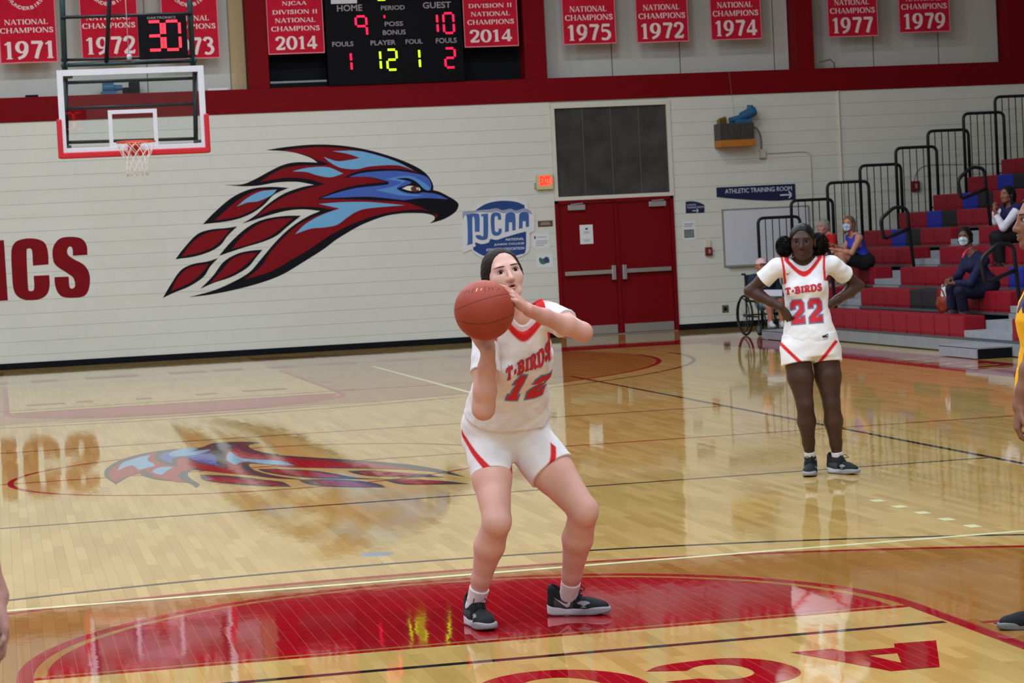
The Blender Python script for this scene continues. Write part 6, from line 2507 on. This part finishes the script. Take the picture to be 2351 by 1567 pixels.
# ==================================================================== player 22
root = empty('person', (3.25, 5.28, 0), 'player in white T-BIRDS 22 jersey standing with hands on hips and two dark hair puffs', 'person')
SKD, SKDb = np.array(rgb(60, 40, 34), F32), np.array(rgb(84, 57, 47), F32)
Y0 = 5.27
hipA, hipB = J(1828, 806, Y0), J(1893, 803, Y0)
knA, knB = J(1848, 928, Y0 - .07), J(1909, 926, Y0 - .07)
anA, anB = J(1860, 1050, Y0 + .02), J(1923, 1052, Y0 - .03)
shA, shB = J(1784, 613, Y0 + .02), J(1909, 607, Y0 + .02)
elA, elB = J(1722, 668, Y0 + .12), J(1971, 656, Y0 + .12)
wrA, wrB = J(1792, 704, Y0 - .03), J(1904, 700, Y0 - .03)
neck = J(1845, 606, Y0 + .03)
pel = (hipA + hipB) / 2 + np.array([0, .0, .02])
VIEW = nrm(ray(1846, 700))
tp, frame = torso_prims(pel, neck, shA, shB, hipB - hipA, .92, .02, front=-VIEW, hipw=.168, waist=.120)
ax, sd, fw, L = frame
hd = Head(J(1840, 555, Y0 - .09), -VIEW - .07 * CAM_R - .03 * CAM_U, CAM_U - .05 * CAM_R, 1.03)
legs = limb(hipA, knA, anA, (.090, .080, .052, .057, .031)) + limb(hipB, knB, anB, (.092, .083, .053, .058, .031))
armA = union(limb(shA, elA, wrA, (.047, .043, .036, .038, .025)), .018)
armB = union(limb(shB, elB, wrB, (.047, .043, .036, .038, .025)), .018)
pA, fA, nA = hand(wrA, -CAM_U * .72 + CAM_R * .55 + .12 * CAM_W, CAM_R * .7 + CAM_W * .5 + CAM_U * .3, CAM_W, .95, (14, 20, 16), 4)
pB, fB, nB = hand(wrB, -CAM_U * .72 - CAM_R * .55 + .12 * CAM_W, -CAM_R * .7 + CAM_W * .5 + CAM_U * .3, CAM_W, .95, (14, 20, 16), 4)
feet = [union([p_cap(a + np.array([0, 0, -.06]), a, .03, .031), p_cap(a + np.array([0, 0, -.06]), a + f_ * .11 + np.array([0, 0, -.075]), .03, .022)], .02) for a, f_ in ((anA, np.array([-.3, -.9, 0])), (anB, np.array([.3, -.9, 0])))]
neckp = union([p_cap(neck - ax * .03, hd.P(0, -.03, -.05), .052, .050)], .02)
body = groups([(union(tp, .035), 0), (union(legs[:4], .02), .03), (union(legs[4:], .02), .015), (armA, .014), (armB, .014), (neckp, .03), (hd.prims(.1), .014), (pA, .01), (pB, .01)] + [(q, .004) for q in fA + fB] + [(q, .02) for q in feet])
lipf = hd.lips(.1)


def skincol2(V):
    c = np.tile(SKD, (len(V), 1))
    c = mixc(c, SKDb, .25 + .2 * wrinkle(V, 1, 30))
    return mixc(c, rgb(96, 52, 50), np.clip((.0012 - lipf(V)) / .0012, 0, 1) * .35)


lo, hi = bounds([hipA, hipB, knA, knB, anA, anB, shA, shB, elA, elB, wrA, wrB, hd.P(0, 0, .14), hd.P(0, -.11, 0), hd.P(0, .11, 0)], .14)
lo[2] = .015
M_SKIN2 = pm('skin_sheen', (1, 1, 1), .45, .04, 40, attr=True, spec=.22)
sdf_obj('body', body, lo, hi, .0055, M_SKIN2, root, skincol2)
hd.features(root, (26, 18, 16), (30, 22, 20), 0, white=(118, 106, 100))
K = dict(neckp=neckp, pel=pel, neck=neck, shA=shA, shB=shB, elA=elA, elB=elB, hipA=hipA, hipB=hipB, knA=knA, knB=knB, torso=tp, frame=frame, legs=legs, stripes=[(J(1790, 787, Y0 - .1), J(1838, 832, Y0 - .1)), (J(1919, 784, Y0 - .1), J(1886, 826, Y0 - .1))])
jo, so = uniform(root, K, (WHITE_J, RED_T, WHITE_J, WHITE_J), h=.0055, seed=4.1, short_len=.235, sleeve_t=.52, vdepth=.075, vslope=.72, strap=.132, tee_z=-.012, hem_t=.075, loose=.010, jwave=.0035, short_flare=.026, trim=.017,
                 jersey_st=[(0, .176, .128), (.12, .176, .130), (.28, .152, .118), (.45, .136, .110), (.6, .136, .112), (.78, .143, .112), (.9, .14, .095), (.97, .12, .075), (1.05, .09, .055)])
oc = J(1846, 700, Y0 - .2)
dr = -fw
jersey_print(jo, root, oc, sd, ax, dr, 'T-BIRDS', '22', -.112, .070, .232, .050, -.088, -.112, .088, .148, .024, rgb(206, 36, 44), rgb(96, 124, 190), skew=.0, arch=.012, edge=.007)
swoosh(jo, root, 1806, 631, Y0 - .1, .034, M_SWR, sd, ax, dr, .2)
v, f = fill2d([[(0, 0), (.062, .012), (.060, .048), (-.004, .032)]])
drape_decal('hem_tag', v, f, (J(1890, 782, Y0 - .1), sd, ax, dr), jo, pm('dark_tag', rgb(52, 60, 66), .6), root, .0016, .02)
v, f = fill2d([[(.006, .006), (.034, .011), (.034, .018), (.006, .013)]])
drape_decal('hem_tag_print', v, f, (J(1890, 782, Y0 - .1), sd, ax, dr), jo, pm('tag_print', rgb(180, 184, 184), .6), root, .003, .02)
HK = np.array(rgb(15, 12, 13), F32)
R_ = hd.R
hc = union([p_ell(hd.P(0, -.016, .028), np.array([.080, .102, .0905]), R_), p_ell(hd.P(0, -.048, -.02), np.array([.066, .062, .066]), R_)], .03)
hcut = union([p_ell(hd.P(0, .085, -.012), np.array([.072, .088, .088]), R_), p_ell(hd.P(.055, .05, -.05), np.array([.05, .056, .05]), R_), p_ell(hd.P(-.055, .05, -.05), np.array([.05, .056, .05]), R_)], .02)
sdf_obj('hair', lambda p: np.maximum(hc(p) + wrinkle(p, .0008, 220), -hcut(p)), hd.c - .15, hd.c + .15, .005, pm('sleek_hair', (1, 1, 1), .4, .2, 120, attr=True, spec=.15), root, const(HK))
for (px_, py_, rx, rz) in ((1801, 566, .052, .066), (1880, 561, .060, .072)):
    c = J(px_, py_, Y0 + .03)
    e1 = p_ell(c, (rx, .058, rz))
    sdf_obj('hair_puff', lambda p, e1=e1: e1(p) + wrinkle(p, .006, 95) + wrinkle(p, .004, 210, 2) + wrinkle(p, .0025, 420, 1), c - .1, c + .1, .0045, M_HAIRCOL, root, const(np.array(rgb(15, 12, 13), F32)))
    V, F = [], []
    rg = np.random.RandomState(int(px_))
    for k in range(7000):
        d_ = nrm(rg.normal(size=3))
        p0 = c + d_ * np.array([rx, .058, rz]) * .97
        d2 = nrm(d_ + rg.normal(size=3) * .9)
        l_ = .007 + .009 * rg.rand()
        s_ = nrm(np.cross(d2, rg.normal(size=3))) * .0007
        b_ = len(V)
        V += [p0 - s_, p0 + s_, p0 + d2 * l_]
        F.append((b_, b_ + 1, b_ + 2))
    o = mesh_obj('hair_frizz', V, np.array(F, np.int32), pm('frizzy_hair', rgb(17, 14, 15), .9, .1, 50, spec=.05), root)
    o['kind'] = 'stuff'
for an, kn, f_ in ((anA, knA, (-.42, -1)), (anB, knB, (.42, -1))):
    sock_prim(root, an, kn, .045, .034, h=.005, r2=.036)
    shoe(root, (an[0], an[1], 0), f_, 1.0, upper=(24, 30, 32), h=.005)

# ==================================================================== generic figure for the others


def figure(label, D, skin, top, bottom, hair, shoecol=(60, 58, 60), h=.009, s=1.0, mask=None, cap=None, sleeve=1.0, leg=1.0, face=True, hands=None, hair_len=.0, top2=None, feet_dir=None, bust=.02, thigh=.085, loose=.012, hipw=.165, brow=(40, 30, 28), side_stripe=None):
    """D: pel neck shA shB elA elB wrA wrB hipA hipB knA knB anA anB eye fwd up side front"""
    g_ = {k: np.asarray(v, float) for k, v in D.items()}
    base = (g_['anA'] + g_['anB']) / 2
    rt = empty('person', (g_['pel'][0], g_['pel'][1], max(0, min(g_['anA'][2], g_['anB'][2]) - .09)), label, 'person')
    tp, fr_ = torso_prims(g_['pel'], g_['neck'], g_['shA'], g_['shB'], g_['side'], s, bust, front=g_['front'], hipw=hipw)
    ax, sd, fw, L = fr_
    hd = Head(g_['eye'], g_['fwd'], g_['up'], s)
    lg = [union(limb(g_['hip' + q], g_['kn' + q], g_['an' + q], (thigh, thigh * .88, .054, .056, .033)), .02) for q in 'AB']
    am = [union(limb(g_['sh' + q], g_['el' + q], g_['wr' + q], (.047, .042, .036, .038, .026)), .018) for q in 'AB']
    hs = []
    for i, q in enumerate('AB'):
        fd = g_['wr' + q] - g_['el' + q]
        hv = (hands or [None, None])[i]
        if hv is None:
            hv = (nrm(fd), fw * .3 - ax, -sd if i else sd)
        pm_, fg, _n = hand(g_['wr' + q], hv[0], hv[1], hv[2], .95 * s, (20, 28, 20) if len(hv) < 4 else hv[3], 5)
        hs.append((pm_, .012))
        hs += [(x, .004) for x in fg]
    fds = feet_dir or [(fw[0], fw[1]), (fw[0], fw[1])]
    ft = []
    for q, fd in zip('AB', fds):
        f3 = nrm((fd[0], fd[1], 0))
        a = g_['an' + q]
        ft.append((union([p_cap(a + np.array([0, 0, -.05]), a, .03, .032), p_cap(a + np.array([0, 0, -.055]), a + f3 * .12 + np.array([0, 0, -.065]), .03, .022)], .02), .02))
    nk = p_cap(g_['neck'] - ax * .03, hd.P(0, -.03, -.05), .053 * s, .05 * s)
    body = groups([(union(tp, .035), 0), (lg[0], .03), (lg[1], .02), (am[0], .014), (am[1], .014), (nk, .03), (hd.prims(.1), .014)] + hs + ft)
    ks = [k for k in g_ if k not in ('fwd', 'up', 'side', 'front')]
    lo, hi = bounds([g_[k] for k in ks] + [hd.P(0, 0, .12)], .19)
    lipf = hd.lips(.1)
    sk = np.array(skin, F32)

    def scol(V):
        c = np.tile(sk, (len(V), 1)) * (1 + .08 * wrinkle(V, 1, 25))[:, None]
        return mixc(c, sk * np.array([.85, .6, .6], F32), np.clip((.0015 - lipf(V)) / .0015, 0, 1) * .6)
    sdf_obj('body', body, lo, hi, h, M_SKINCOL, rt, scol)
    if face:
        hd.features(rt, (34, 26, 24), brow, 0)
    tors = union(tp, .035)
    n32 = g_['neck'].astype(F32)

    def co(p):
        q = p - n32
        return q @ sd.astype(F32), q @ fw.astype(F32), q @ ax.astype(F32)
    sl, cu = [], []
    if sleeve > 0:
        for q in 'AB':
            sh, el, wr = g_['sh' + q], g_['el' + q], g_['wr' + q]
            if sleeve <= .7:
                e = sh + (el - sh) * (sleeve / .7 * .9)
                sl.append(p_cap(sh, e, .06, .056))
                cu.append((half(e, el - sh), p_cap(sh, el, .09)))
            else:
                e = el + (wr - el) * .93
                sl += [p_cap(sh, el, .06, .052), p_cap(el, e, .051, .038)]
                cu.append((half(e, wr - el), p_cap(e, wr, .07, .07)))

    def topf(p):
        u, v, a = co(p)
        d = tors(p) - loose
        if sl:
            d = smin(d, union(sl, .02)(p), .025)
        d = d + wrinkle(p, .004, 38)
        zc = np.where(v > 0, -.02 + 5 * u * u, .015)
        d = np.maximum(d, (a - zc) * .8)
        if sleeve <= 0:
            d = np.maximum(d, np.where(a > -.16, np.abs(u) - .125, -1))
        for c, z in cu:
            d = np.maximum(d, np.where(z(p) < .05, c(p), -1))
        return np.maximum(d, -(a + L * .97))
    tc = np.array(top, F32)

    def tcol(V):
        c = np.tile(tc, (len(V), 1))
        if top2 is not None:
            u, v, a = co(V)
            m = np.zeros(len(V))
            for q in 'AB':
                dd = np.minimum(p_cap(g_['sh' + q] * .85 + g_['el' + q] * .15, g_['el' + q], .065)(V), p_cap(g_['el' + q], g_['wr' + q], .06)(V))
                m = np.maximum(m, (dd < 0).astype(float))
            c = mixc(c, top2, m)
            c = mixc(c, top2, ((np.abs(np.abs(u) - .135) < .012) & (a < -.15)).astype(float))
        return c
    sdf_obj('top', topf, lo, hi, h, M_CLOTHCOL, rt, tcol)
    if bottom is not None:
        lp, cu2 = [], []
        mid = (g_['hipA'] + g_['hipB']) / 2
        for q in 'AB':
            hp_, kn, an = g_['hip' + q], g_['kn' + q], g_['an' + q]
            if leg < .6:
                e = hp_ + (kn - hp_) * (leg / .6)
                lp.append(p_cap(hp_, e, thigh + .020, thigh + .010))
                cu2.append((half(e, kn - hp_), p_cap(hp_, kn, .2)))
            else:
                e = kn + (an - kn) * .9
                md_ = (hp_ + kn) / 2
                lp += [p_cap(hp_, md_, thigh + .024, thigh * .88 + .022), p_cap(md_, kn, thigh * .88 + .022, .076), p_cap(kn, e, .076, .060)]
                cu2.append((half(e, an - kn), p_cap(e, an, .09)))

        def botf(p):
            u, v, a = co(p)
            d = union(lp, .02)(p)
            d = smin(d, np.maximum(tors(p) - .014, a + L * .72), .03) + wrinkle(p, .0035, 36, 2)
            for c, z in cu2:
                d = np.maximum(d, np.where(z(p) < .05, c(p), -1))
            return d
        sdf_obj('trousers' if leg >= .6 else 'shorts', botf, lo, hi, h, M_CLOTHCOL, rt, const(bottom))
    if hair is not None:
        hcol, style = hair
        R_ = hd.R
        pr = [p_ell(hd.P(0, -.018, .028), np.array([.082, .102, .091]) * s, R_), p_ell(hd.P(0, -.05, -.02), np.array([.074, .066, .068]) * s, R_)]
        if hair_len > 0:
            pr += [p_cap(hd.P(0, -.075, -.02), hd.P(0, -.08, -.02 - hair_len), .062 * s, .045 * s)]
            pr += [p_cap(hd.P(sg * .066, -.03, .02), hd.P(sg * .07, -.025, -.02 - hair_len * .9), .030 * s, .024 * s) for sg in (-1, 1)]
        hcu = union([p_ell(hd.P(0, .085, -.014), np.array([.068, .090, .088]) * s, R_), p_ell(hd.P(0, .06, -.06), np.array([.066, .06, .06]) * s, R_)], .02)
        hu = union(pr, .025)
        sdf_obj('hair', lambda p: np.maximum(hu(p) + wrinkle(p, .003, 120) + wrinkle(p, .003, 60, 1), -hcu(p)), hd.c - np.array([.17, .17, .17 + hair_len]), hd.c + .17, min(h, .007), M_HAIRCOL, rt, const(np.array(hcol, F32)))
    if mask is not None:
        R_ = hd.R
        base_ = hd.prims(.1)
        mz = p_ell(hd.P(0, .075, -.052), np.array([.064, .075, .052]) * s, R_)
        sdf_obj('face_mask', lambda p: np.maximum(base_(p) - .007, mz(p)), hd.c - .14, hd.c + .14, .006, M_CLOTHCOL, rt, const(np.array(mask, F32)))
    if cap is not None:
        R_ = hd.R
        cr = p_ell(hd.P(0, -.012, .034), np.array([.086, .104, .094]) * s, R_)
        br = p_ell(hd.P(0, .105, .045), np.array([.062, .062, .010]) * s, R_)
        fl_ = half(hd.P(0, 0, .030), hd.u)
        sdf_obj('cap', lambda p: np.minimum(np.maximum(cr(p), -fl_(p)), br(p)), hd.c - .19, hd.c + .19, .006, M_CLOTHCOL, rt, const(np.array(cap, F32)))
    for q, fd in zip('AB', fds):
        a = g_['an' + q]
        shoe(rt, (a[0], a[1], a[2] - .085), fd, .95 * s, upper=shoecol, h=max(.006, h * .7), lace=False, sole=(150, 150, 152), accent=tuple(int(v * .7) for v in shoecol))
    return rt, hd, fr_


DARKSK = rgb(104, 72, 58)
# yellow player at the right edge, seen in profile
Yp = -.70
D = dict(pel=J(2404, 922, Yp), neck=J(2404, 648, Yp), shA=J(2406, 668, Yp + .17), shB=J(2402, 670, Yp - .17), elA=J(2430, 800, Yp + .22), elB=J(2376, 812, Yp - .2), wrA=J(2400, 925, Yp + .2), wrB=J(2340, 932, Yp - .2),
         hipA=J(2412, 930, Yp + .09), hipB=J(2412, 930, Yp - .09), knA=J(2418, 1170, Yp + .1), knB=J(2412, 1172, Yp - .1), anA=J(2430, 1385, Yp + .12), anB=J(2392, 1392, Yp - .08),
         eye=J(2344, 506, Yp), fwd=-CAM_R + .0 * CAM_U - .06 * CAM_W, up=CAM_U, side=-CAM_W, front=-CAM_R)
yroot, yh, yfr = figure('player in gold jersey at the right edge, face in profile and hand hanging', D, rgb(130, 88, 70), rgb(240, 176, 26), rgb(240, 176, 26), (rgb(24, 20, 20), 0), (22, 22, 26), h=.006, sleeve=0, leg=.25, loose=.012, hands=[None, (nrm(-CAM_U + .12 * CAM_R - .2 * CAM_R), CAM_R - .1 * CAM_U, -CAM_R, (26, 34, 24))], hipw=.16, bust=0)
ytop = [c for c in yroot.children if c.name.startswith('top')][0]
ax, sd, fw, L = yfr
uxx = nrm(np.cross(ax, fw))
if uxx @ CAM_W > 0:
    uxx = -uxx
v, f = sans('MO', .03)
v2 = [(q[0] * .17 + .02 * q[1], q[1] * .075) for q in v]
drape_decal('jersey_lettering', v2, f, (J(2345, 718, Yp) - uxx * .02, uxx, ax, -fw), ytop, pm('purple_print', rgb(62, 48, 120), .6), yroot, .002, .02)

# spectators
Yq = 23.75
D = dict(pel=J(1984, 600, Yq), neck=J(1963, 541, Yq), shA=J(1950, 547, Yq + .16), shB=J(1973, 546, Yq - .16), elA=J(1938, 576, Yq + .2), elB=J(1956, 580, Yq - .2), wrA=J(1912, 563, Yq + .1), wrB=J(1920, 573, Yq - .12),
         hipA=J(1984, 603, Yq + .09), hipB=J(1984, 604, Yq - .09), knA=J(1924, 586, Yq + .1), knB=J(1932, 583, Yq - .12), anA=J(1924, 646, Yq + .1), anB=J(1940, 648, Yq - .1),
         eye=J(1943, 513, Yq - .05), fwd=-CAM_R * .55 - CAM_W * .85, up=CAM_U, side=CAM_R * .3 - CAM_W * .9, front=-CAM_R)
figure('woman in sleeveless royal blue top and light mask seated on the far bleacher block', D, rgb(186, 128, 104), rgb(48, 58, 176), rgb(24, 24, 28), (rgb(104, 82, 62), 0), (120, 90, 80), h=.010, sleeve=0, leg=.42, mask=rgb(170, 194, 216), hair_len=.11)
Yq = 24.9
D = dict(pel=J(1916, 592, Yq), neck=J(1903, 540, Yq), shA=J(1892, 545, Yq + .17), shB=J(1912, 546, Yq - .17), elA=J(1880, 572, Yq + .2), elB=J(1914, 577, Yq - .2), wrA=J(1868, 572, Yq + .1), wrB=J(1884, 586, Yq - .12),
         hipA=J(1916, 596, Yq + .09), hipB=J(1916, 597, Yq - .09), knA=J(1866, 594, Yq + .1), knB=J(1868, 594, Yq - .12), anA=J(1862, 648, Yq + .1), anB=J(1866, 648, Yq - .1),
         eye=J(1881, 521, Yq - .05), fwd=-CAM_R * .8 - CAM_W * .6, up=CAM_U, side=CAM_R * .3 - CAM_W * .9, front=-CAM_R)
figure('grey haired person in red shirt seated behind player 22', D, rgb(176, 126, 108), rgb(178, 24, 30), rgb(44, 44, 52), (rgb(140, 134, 128), 0), (60, 58, 60), h=.010, sleeve=.5, leg=1.0)
Yq = 18.3
D = dict(pel=J(2262, 656, Yq), neck=J(2234, 582, Yq), shA=J(2220, 592, Yq + .18), shB=J(2258, 598, Yq - .18), elA=J(2200, 636, Yq + .16), elB=J(2228, 650, Yq - .22), wrA=J(2184, 640, Yq + .05), wrB=J(2190, 650, Yq - .12),
         hipA=J(2262, 660, Yq + .1), hipB=J(2264, 662, Yq - .1), knA=J(2186, 664, Yq + .1), knB=J(2204, 668, Yq - .14), anA=J(2186, 713, Yq + .12), anB=J(2214, 716, Yq - .12),
         eye=J(2210, 543, Yq - .05), fwd=-CAM_R * .45 - CAM_W * .9 - .1 * CAM_U, up=CAM_U - .05 * CAM_R, side=CAM_R * .4 - CAM_W * .9, front=-CAM_R * .95 - CAM_W * .3 - .1 * CAM_U)
nroot, nh, nfr = figure('woman in navy clothes and pale blue mask seated low on the bleachers', D, DARKSK, rgb(26, 28, 62), rgb(22, 22, 48), (rgb(26, 22, 24), 0), (60, 62, 70), h=.008, mask=rgb(176, 196, 206), hair_len=.05, loose=.02, thigh=.10, hipw=.19)
mb = MB()
mb.tube([J(2222, 573, Yq - .16), J(2214, 582, Yq - .22), J(2210, 592, Yq - .24)], [.014, .017, .012], 8)
mb.tube([J(2222, 573, Yq - .16), J(2234, 567, Yq - .12)], .012, 8)
mb.build('scarf', pm('pink_scarf', rgb(200, 58, 92), .7), nroot, smooth=True)
Yq = 20.3
D = dict(pel=J(2332, 532, Yq), neck=J(2322, 472, Yq), shA=J(2306, 480, Yq + .16), shB=J(2338, 480, Yq - .16), elA=J(2288, 508, Yq + .16), elB=J(2304, 522, Yq - .2), wrA=J(2284, 484, Yq + .05), wrB=J(2286, 492, Yq - .12),
         hipA=J(2332, 536, Yq + .09), hipB=J(2334, 538, Yq - .09), knA=J(2284, 544, Yq + .12), knB=J(2292, 546, Yq - .1), anA=J(2292, 604, Yq + .14), anB=J(2302, 606, Yq - .08),
         eye=J(2302, 446, Yq - .04), fwd=-CAM_R * .85 - CAM_W * .5, up=CAM_U, side=CAM_R * .5 - CAM_W * .85, front=-CAM_R * .9 - CAM_W * .4)
figure('cheerleader with long dark hair and white sleeves seated behind the gold player', D, rgb(128, 86, 68), rgb(26, 28, 74), rgb(20, 20, 24), (rgb(24, 20, 22), 0), (24, 24, 28), h=.009, top2=rgb(212, 210, 226), hair_len=.14, hands=[(CAM_U - .2 * CAM_R, CAM_R, CAM_W, (50, 60, 40)), (CAM_U - .3 * CAM_R, CAM_R, CAM_W, (50, 60, 40))])
# wheelchair and its user
Yq = 24.85
D = dict(pel=J(1762, 694, Yq), neck=J(1752, 632, Yq + .02), shA=J(1728, 640, Yq), shB=J(1778, 640, Yq), elA=J(1722, 668, Yq), elB=J(1790, 668, Yq), wrA=J(1742, 682, Yq - .22), wrB=J(1790, 684, Yq - .22),
         hipA=J(1750, 696, Yq - .05), hipB=J(1774, 696, Yq - .05), knA=J(1766, 690, Yq - .5), knB=J(1792, 690, Yq - .5), anA=J(1770, 740, Yq - .52), anB=J(1796, 740, Yq - .52),
         eye=J(1752, 611, Yq - .1), fwd=-CAM_W + .22 * CAM_R, up=CAM_U, side=CAM_R, front=-CAM_W + .2 * CAM_R)
figure('person in pale pink cap seated in the wheelchair', D, rgb(176, 112, 86), rgb(40, 48, 72), rgb(120, 160, 172), None, (190, 190, 196), h=.010, cap=rgb(226, 184, 186), sleeve=1.0, leg=.5)
wc = empty('wheelchair', (9.2, 24.8, 0), 'black folding wheelchair parked at the far end of the bleachers', 'wheelchair')
hdg = nrm([.08, -1, 0])
lat = np.array([-hdg[1], hdg[0], 0])
wo = np.array([*fl(1713, 770), 0]) + lat * .27 + hdg * .0
WP_ = lambda x, y, z: wo + hdg * x + lat * y + np.array([0, 0, z])
M_TYRE = pm('black_tyre', rgb(22, 22, 24), .6, .1, 30)
M_SPK = pm('grey_spokes', rgb(120, 120, 124), .35, metal=.7)
M_CFR = pm('black_chair_frame', rgb(30, 30, 34), .35)
for sy in (-.27, .27):
    mb = MB()
    c = WP_(0, sy, .30)
    mb.tube([c + .285 * (math.cos(a) * hdg + math.sin(a) * np.array([0, 0, 1])) for a in np.linspace(0, 2 * math.pi, 40, endpoint=False)], .017, 8, closed=True)
    wheel = mb.build('wheel', M_TYRE, wc, smooth=True)
    mb = MB()
    off = lat * (.035 if sy > 0 else -.035)
    mb.tube([c + off + .25 * (math.cos(a) * hdg + math.sin(a) * np.array([0, 0, 1])) for a in np.linspace(0, 2 * math.pi, 36, endpoint=False)], .009, 6, closed=True)
    mb.build('hand_rim', M_CFR, wheel, smooth=True)
    mb = MB()
    for k in range(12):
        a = 2 * math.pi * k / 12
        mb.tube([c, c + .27 * (math.cos(a) * hdg + math.sin(a) * np.array([0, 0, 1]))], .0022, 5)
    mb.tube([c - lat * .03, c + lat * .03], .022, 10)
    mb.build('spokes', M_SPK, wheel)
    cc = WP_(.42, sy * .82, .10)
    mb = MB()
    mb.tube([cc + .078 * (math.cos(a) * hdg + math.sin(a) * np.array([0, 0, 1])) for a in np.linspace(0, 2 * math.pi, 24, endpoint=False)], .020, 8, closed=True)
    cw = mb.build('caster', M_TYRE, wc, smooth=True)
    MB().tube([cc - lat * .022, cc + lat * .022], .058, 14).build('caster_hub', M_SPK, cw)
    mb = MB()
    mb.tube(bend([WP_(.42, sy * .82, .10), WP_(.40, sy * .82, .24), WP_(.40, sy * .82, .50), WP_(-.05, sy * .82, .52)], .05), .013, 8)
    mb.tube([WP_(-.06, sy * .82, .22), WP_(-.06, sy * .82, .90)], .013, 8)
    mb.tube([WP_(-.06, sy * .82, .90), WP_(-.16, sy * .82, .90)], [.016, .018], 8)
    mb.tube([WP_(-.06, sy * .82, .28), WP_(.42, sy * .82, .28)], .012, 8)
    mb.tube(bend([WP_(-.06, sy * .82, .70), WP_(.28, sy * .82, .70), WP_(.30, sy * .82, .52)], .05), .012, 8)
    mb.tube(bend([WP_(.40, sy * .7, .48), WP_(.50, sy * .6, .30), WP_(.54, sy * .6, .14)], .06), .012, 8)
    mb.build('side_frame', M_CFR, wc, smooth=True)
    MB().box(WP_(.05, sy * .82, .71) - .03, WP_(.05, sy * .82, .71) + np.array([.03, .03, .012]), bev=.004).build('arm_pad', M_TYRE, wc)
    MB().obox(WP_(.58, sy * .55, .10), hdg * .08, lat * .06, (0, 0, .006)).build('footrest', M_CFR, wc)
MB().obox(WP_(.17, 0, .50), hdg * .22, lat * .215, (0, 0, .012)).build('seat', pm('navy_vinyl', rgb(34, 38, 56), .5), wc)
MB().obox(WP_(-.06, 0, .72), hdg * .012, lat * .215, (0, 0, .17)).build('backrest', pm('navy_vinyl', rgb(34, 38, 56), .5), wc)
MB().tube([WP_(0, -.27, .30), WP_(0, .27, .30)], .012, 8).build('axle', M_CFR, wc)
mb = MB()
q0 = J(1757, 672, 24.35)
mb.add(*(lambda g: (g.v, g.f))(MB().obox(q0 + CAM_R * .11, CAM_R * .13, CAM_W * .05, CAM_U * .045)))
o = mb.build('folded_towel', pm('white_towel', rgb(214, 216, 226), .9, .04, 60), None, q0)
props(o, 'white folded towel on the lap of the person in the wheelchair', 'towel')
# bag on the front row
c = J(2168, 706, 18.6)
cb = np.array([c[0], c[1], rowz(1) + .25])
bagr = empty('tote_bag', cb, 'reddish brown bag with white papers on the front row beside the woman in navy', 'bag')
M_BAG = pm('red_brown_leather', rgb(120, 44, 26), .5, .15, 20)
bag = p_ell(cb + np.array([0, 0, .12]), (.09, .16, .15))
bcut = half(cb + np.array([0, 0, .20]), (0, 0, 1))
sdf_obj('bag_body', lambda p: np.maximum(np.maximum(bag(p) + wrinkle(p, .012, 28), bcut(p)), cb[2] + .003 - p[:, 2]), cb - .25, cb + .3, .008, M_BAG, bagr)
MB().tube(bend([cb + np.array([-.02, -.1, .17]), cb + np.array([-.06, -.1, .3]), cb + np.array([-.06, .1, .3]), cb + np.array([-.02, .1, .17])], .08), .009, 8).build('strap', M_BAG, bagr, smooth=True)
for k in range(3):
    q = cb + np.array([.0 + k * .02, -.03 - .02 * k, .23])
    MB().obox(q, (.0, .10, .05), (.002, 0, 0), (0, -.03, .07)).build('papers', M_PAPER, bagr)

# figure whose hand hangs into the left edge of the picture
wr = J(-8, 1368, -4.40)
hv = nrm(J(22, 1540, -4.45) - wr)
bx = wr - CAM_R * .34
SX, SY = bx[0], bx[1]
zz = lambda x, y, z: np.array([SX, SY, 0]) + CAM_R * np.array([1, 1, 0]) * x + np.array([-CAM_R[1], CAM_R[0], 0]) * y + np.array([0, 0, z])
D = dict(pel=zz(0, 0, .95), neck=zz(0, 0, 1.47), shA=zz(-.19, 0, 1.43), shB=zz(.19, 0, 1.43), elA=zz(-.24, -.02, 1.13), elB=wr - CAM_R * .085 + np.array([0, .02, .25]), wrA=zz(-.23, .05, .88), wrB=wr,
         hipA=zz(-.09, 0, .93), hipB=zz(.09, 0, .93), knA=zz(-.1, .01, .5), knB=zz(.1, .01, .5), anA=zz(-.11, -.02, .085), anB=zz(.11, -.02, .085),
         eye=zz(0, .1, 1.63), fwd=(-CAM_R[1], CAM_R[0], 0), up=(0, 0, 1), side=CAM_R, front=(-CAM_R[1], CAM_R[0], 0))
figure('person just outside the left edge, only a lowered hand in view', D, rgb(178, 132, 122), rgb(58, 58, 62), rgb(34, 34, 38), (rgb(50, 42, 38), 0), (28, 28, 30), h=.0075, bust=0, sleeve=.5, hands=[None, (hv, -CAM_R - .35 * CAM_W, CAM_W, (16, 24, 18))])
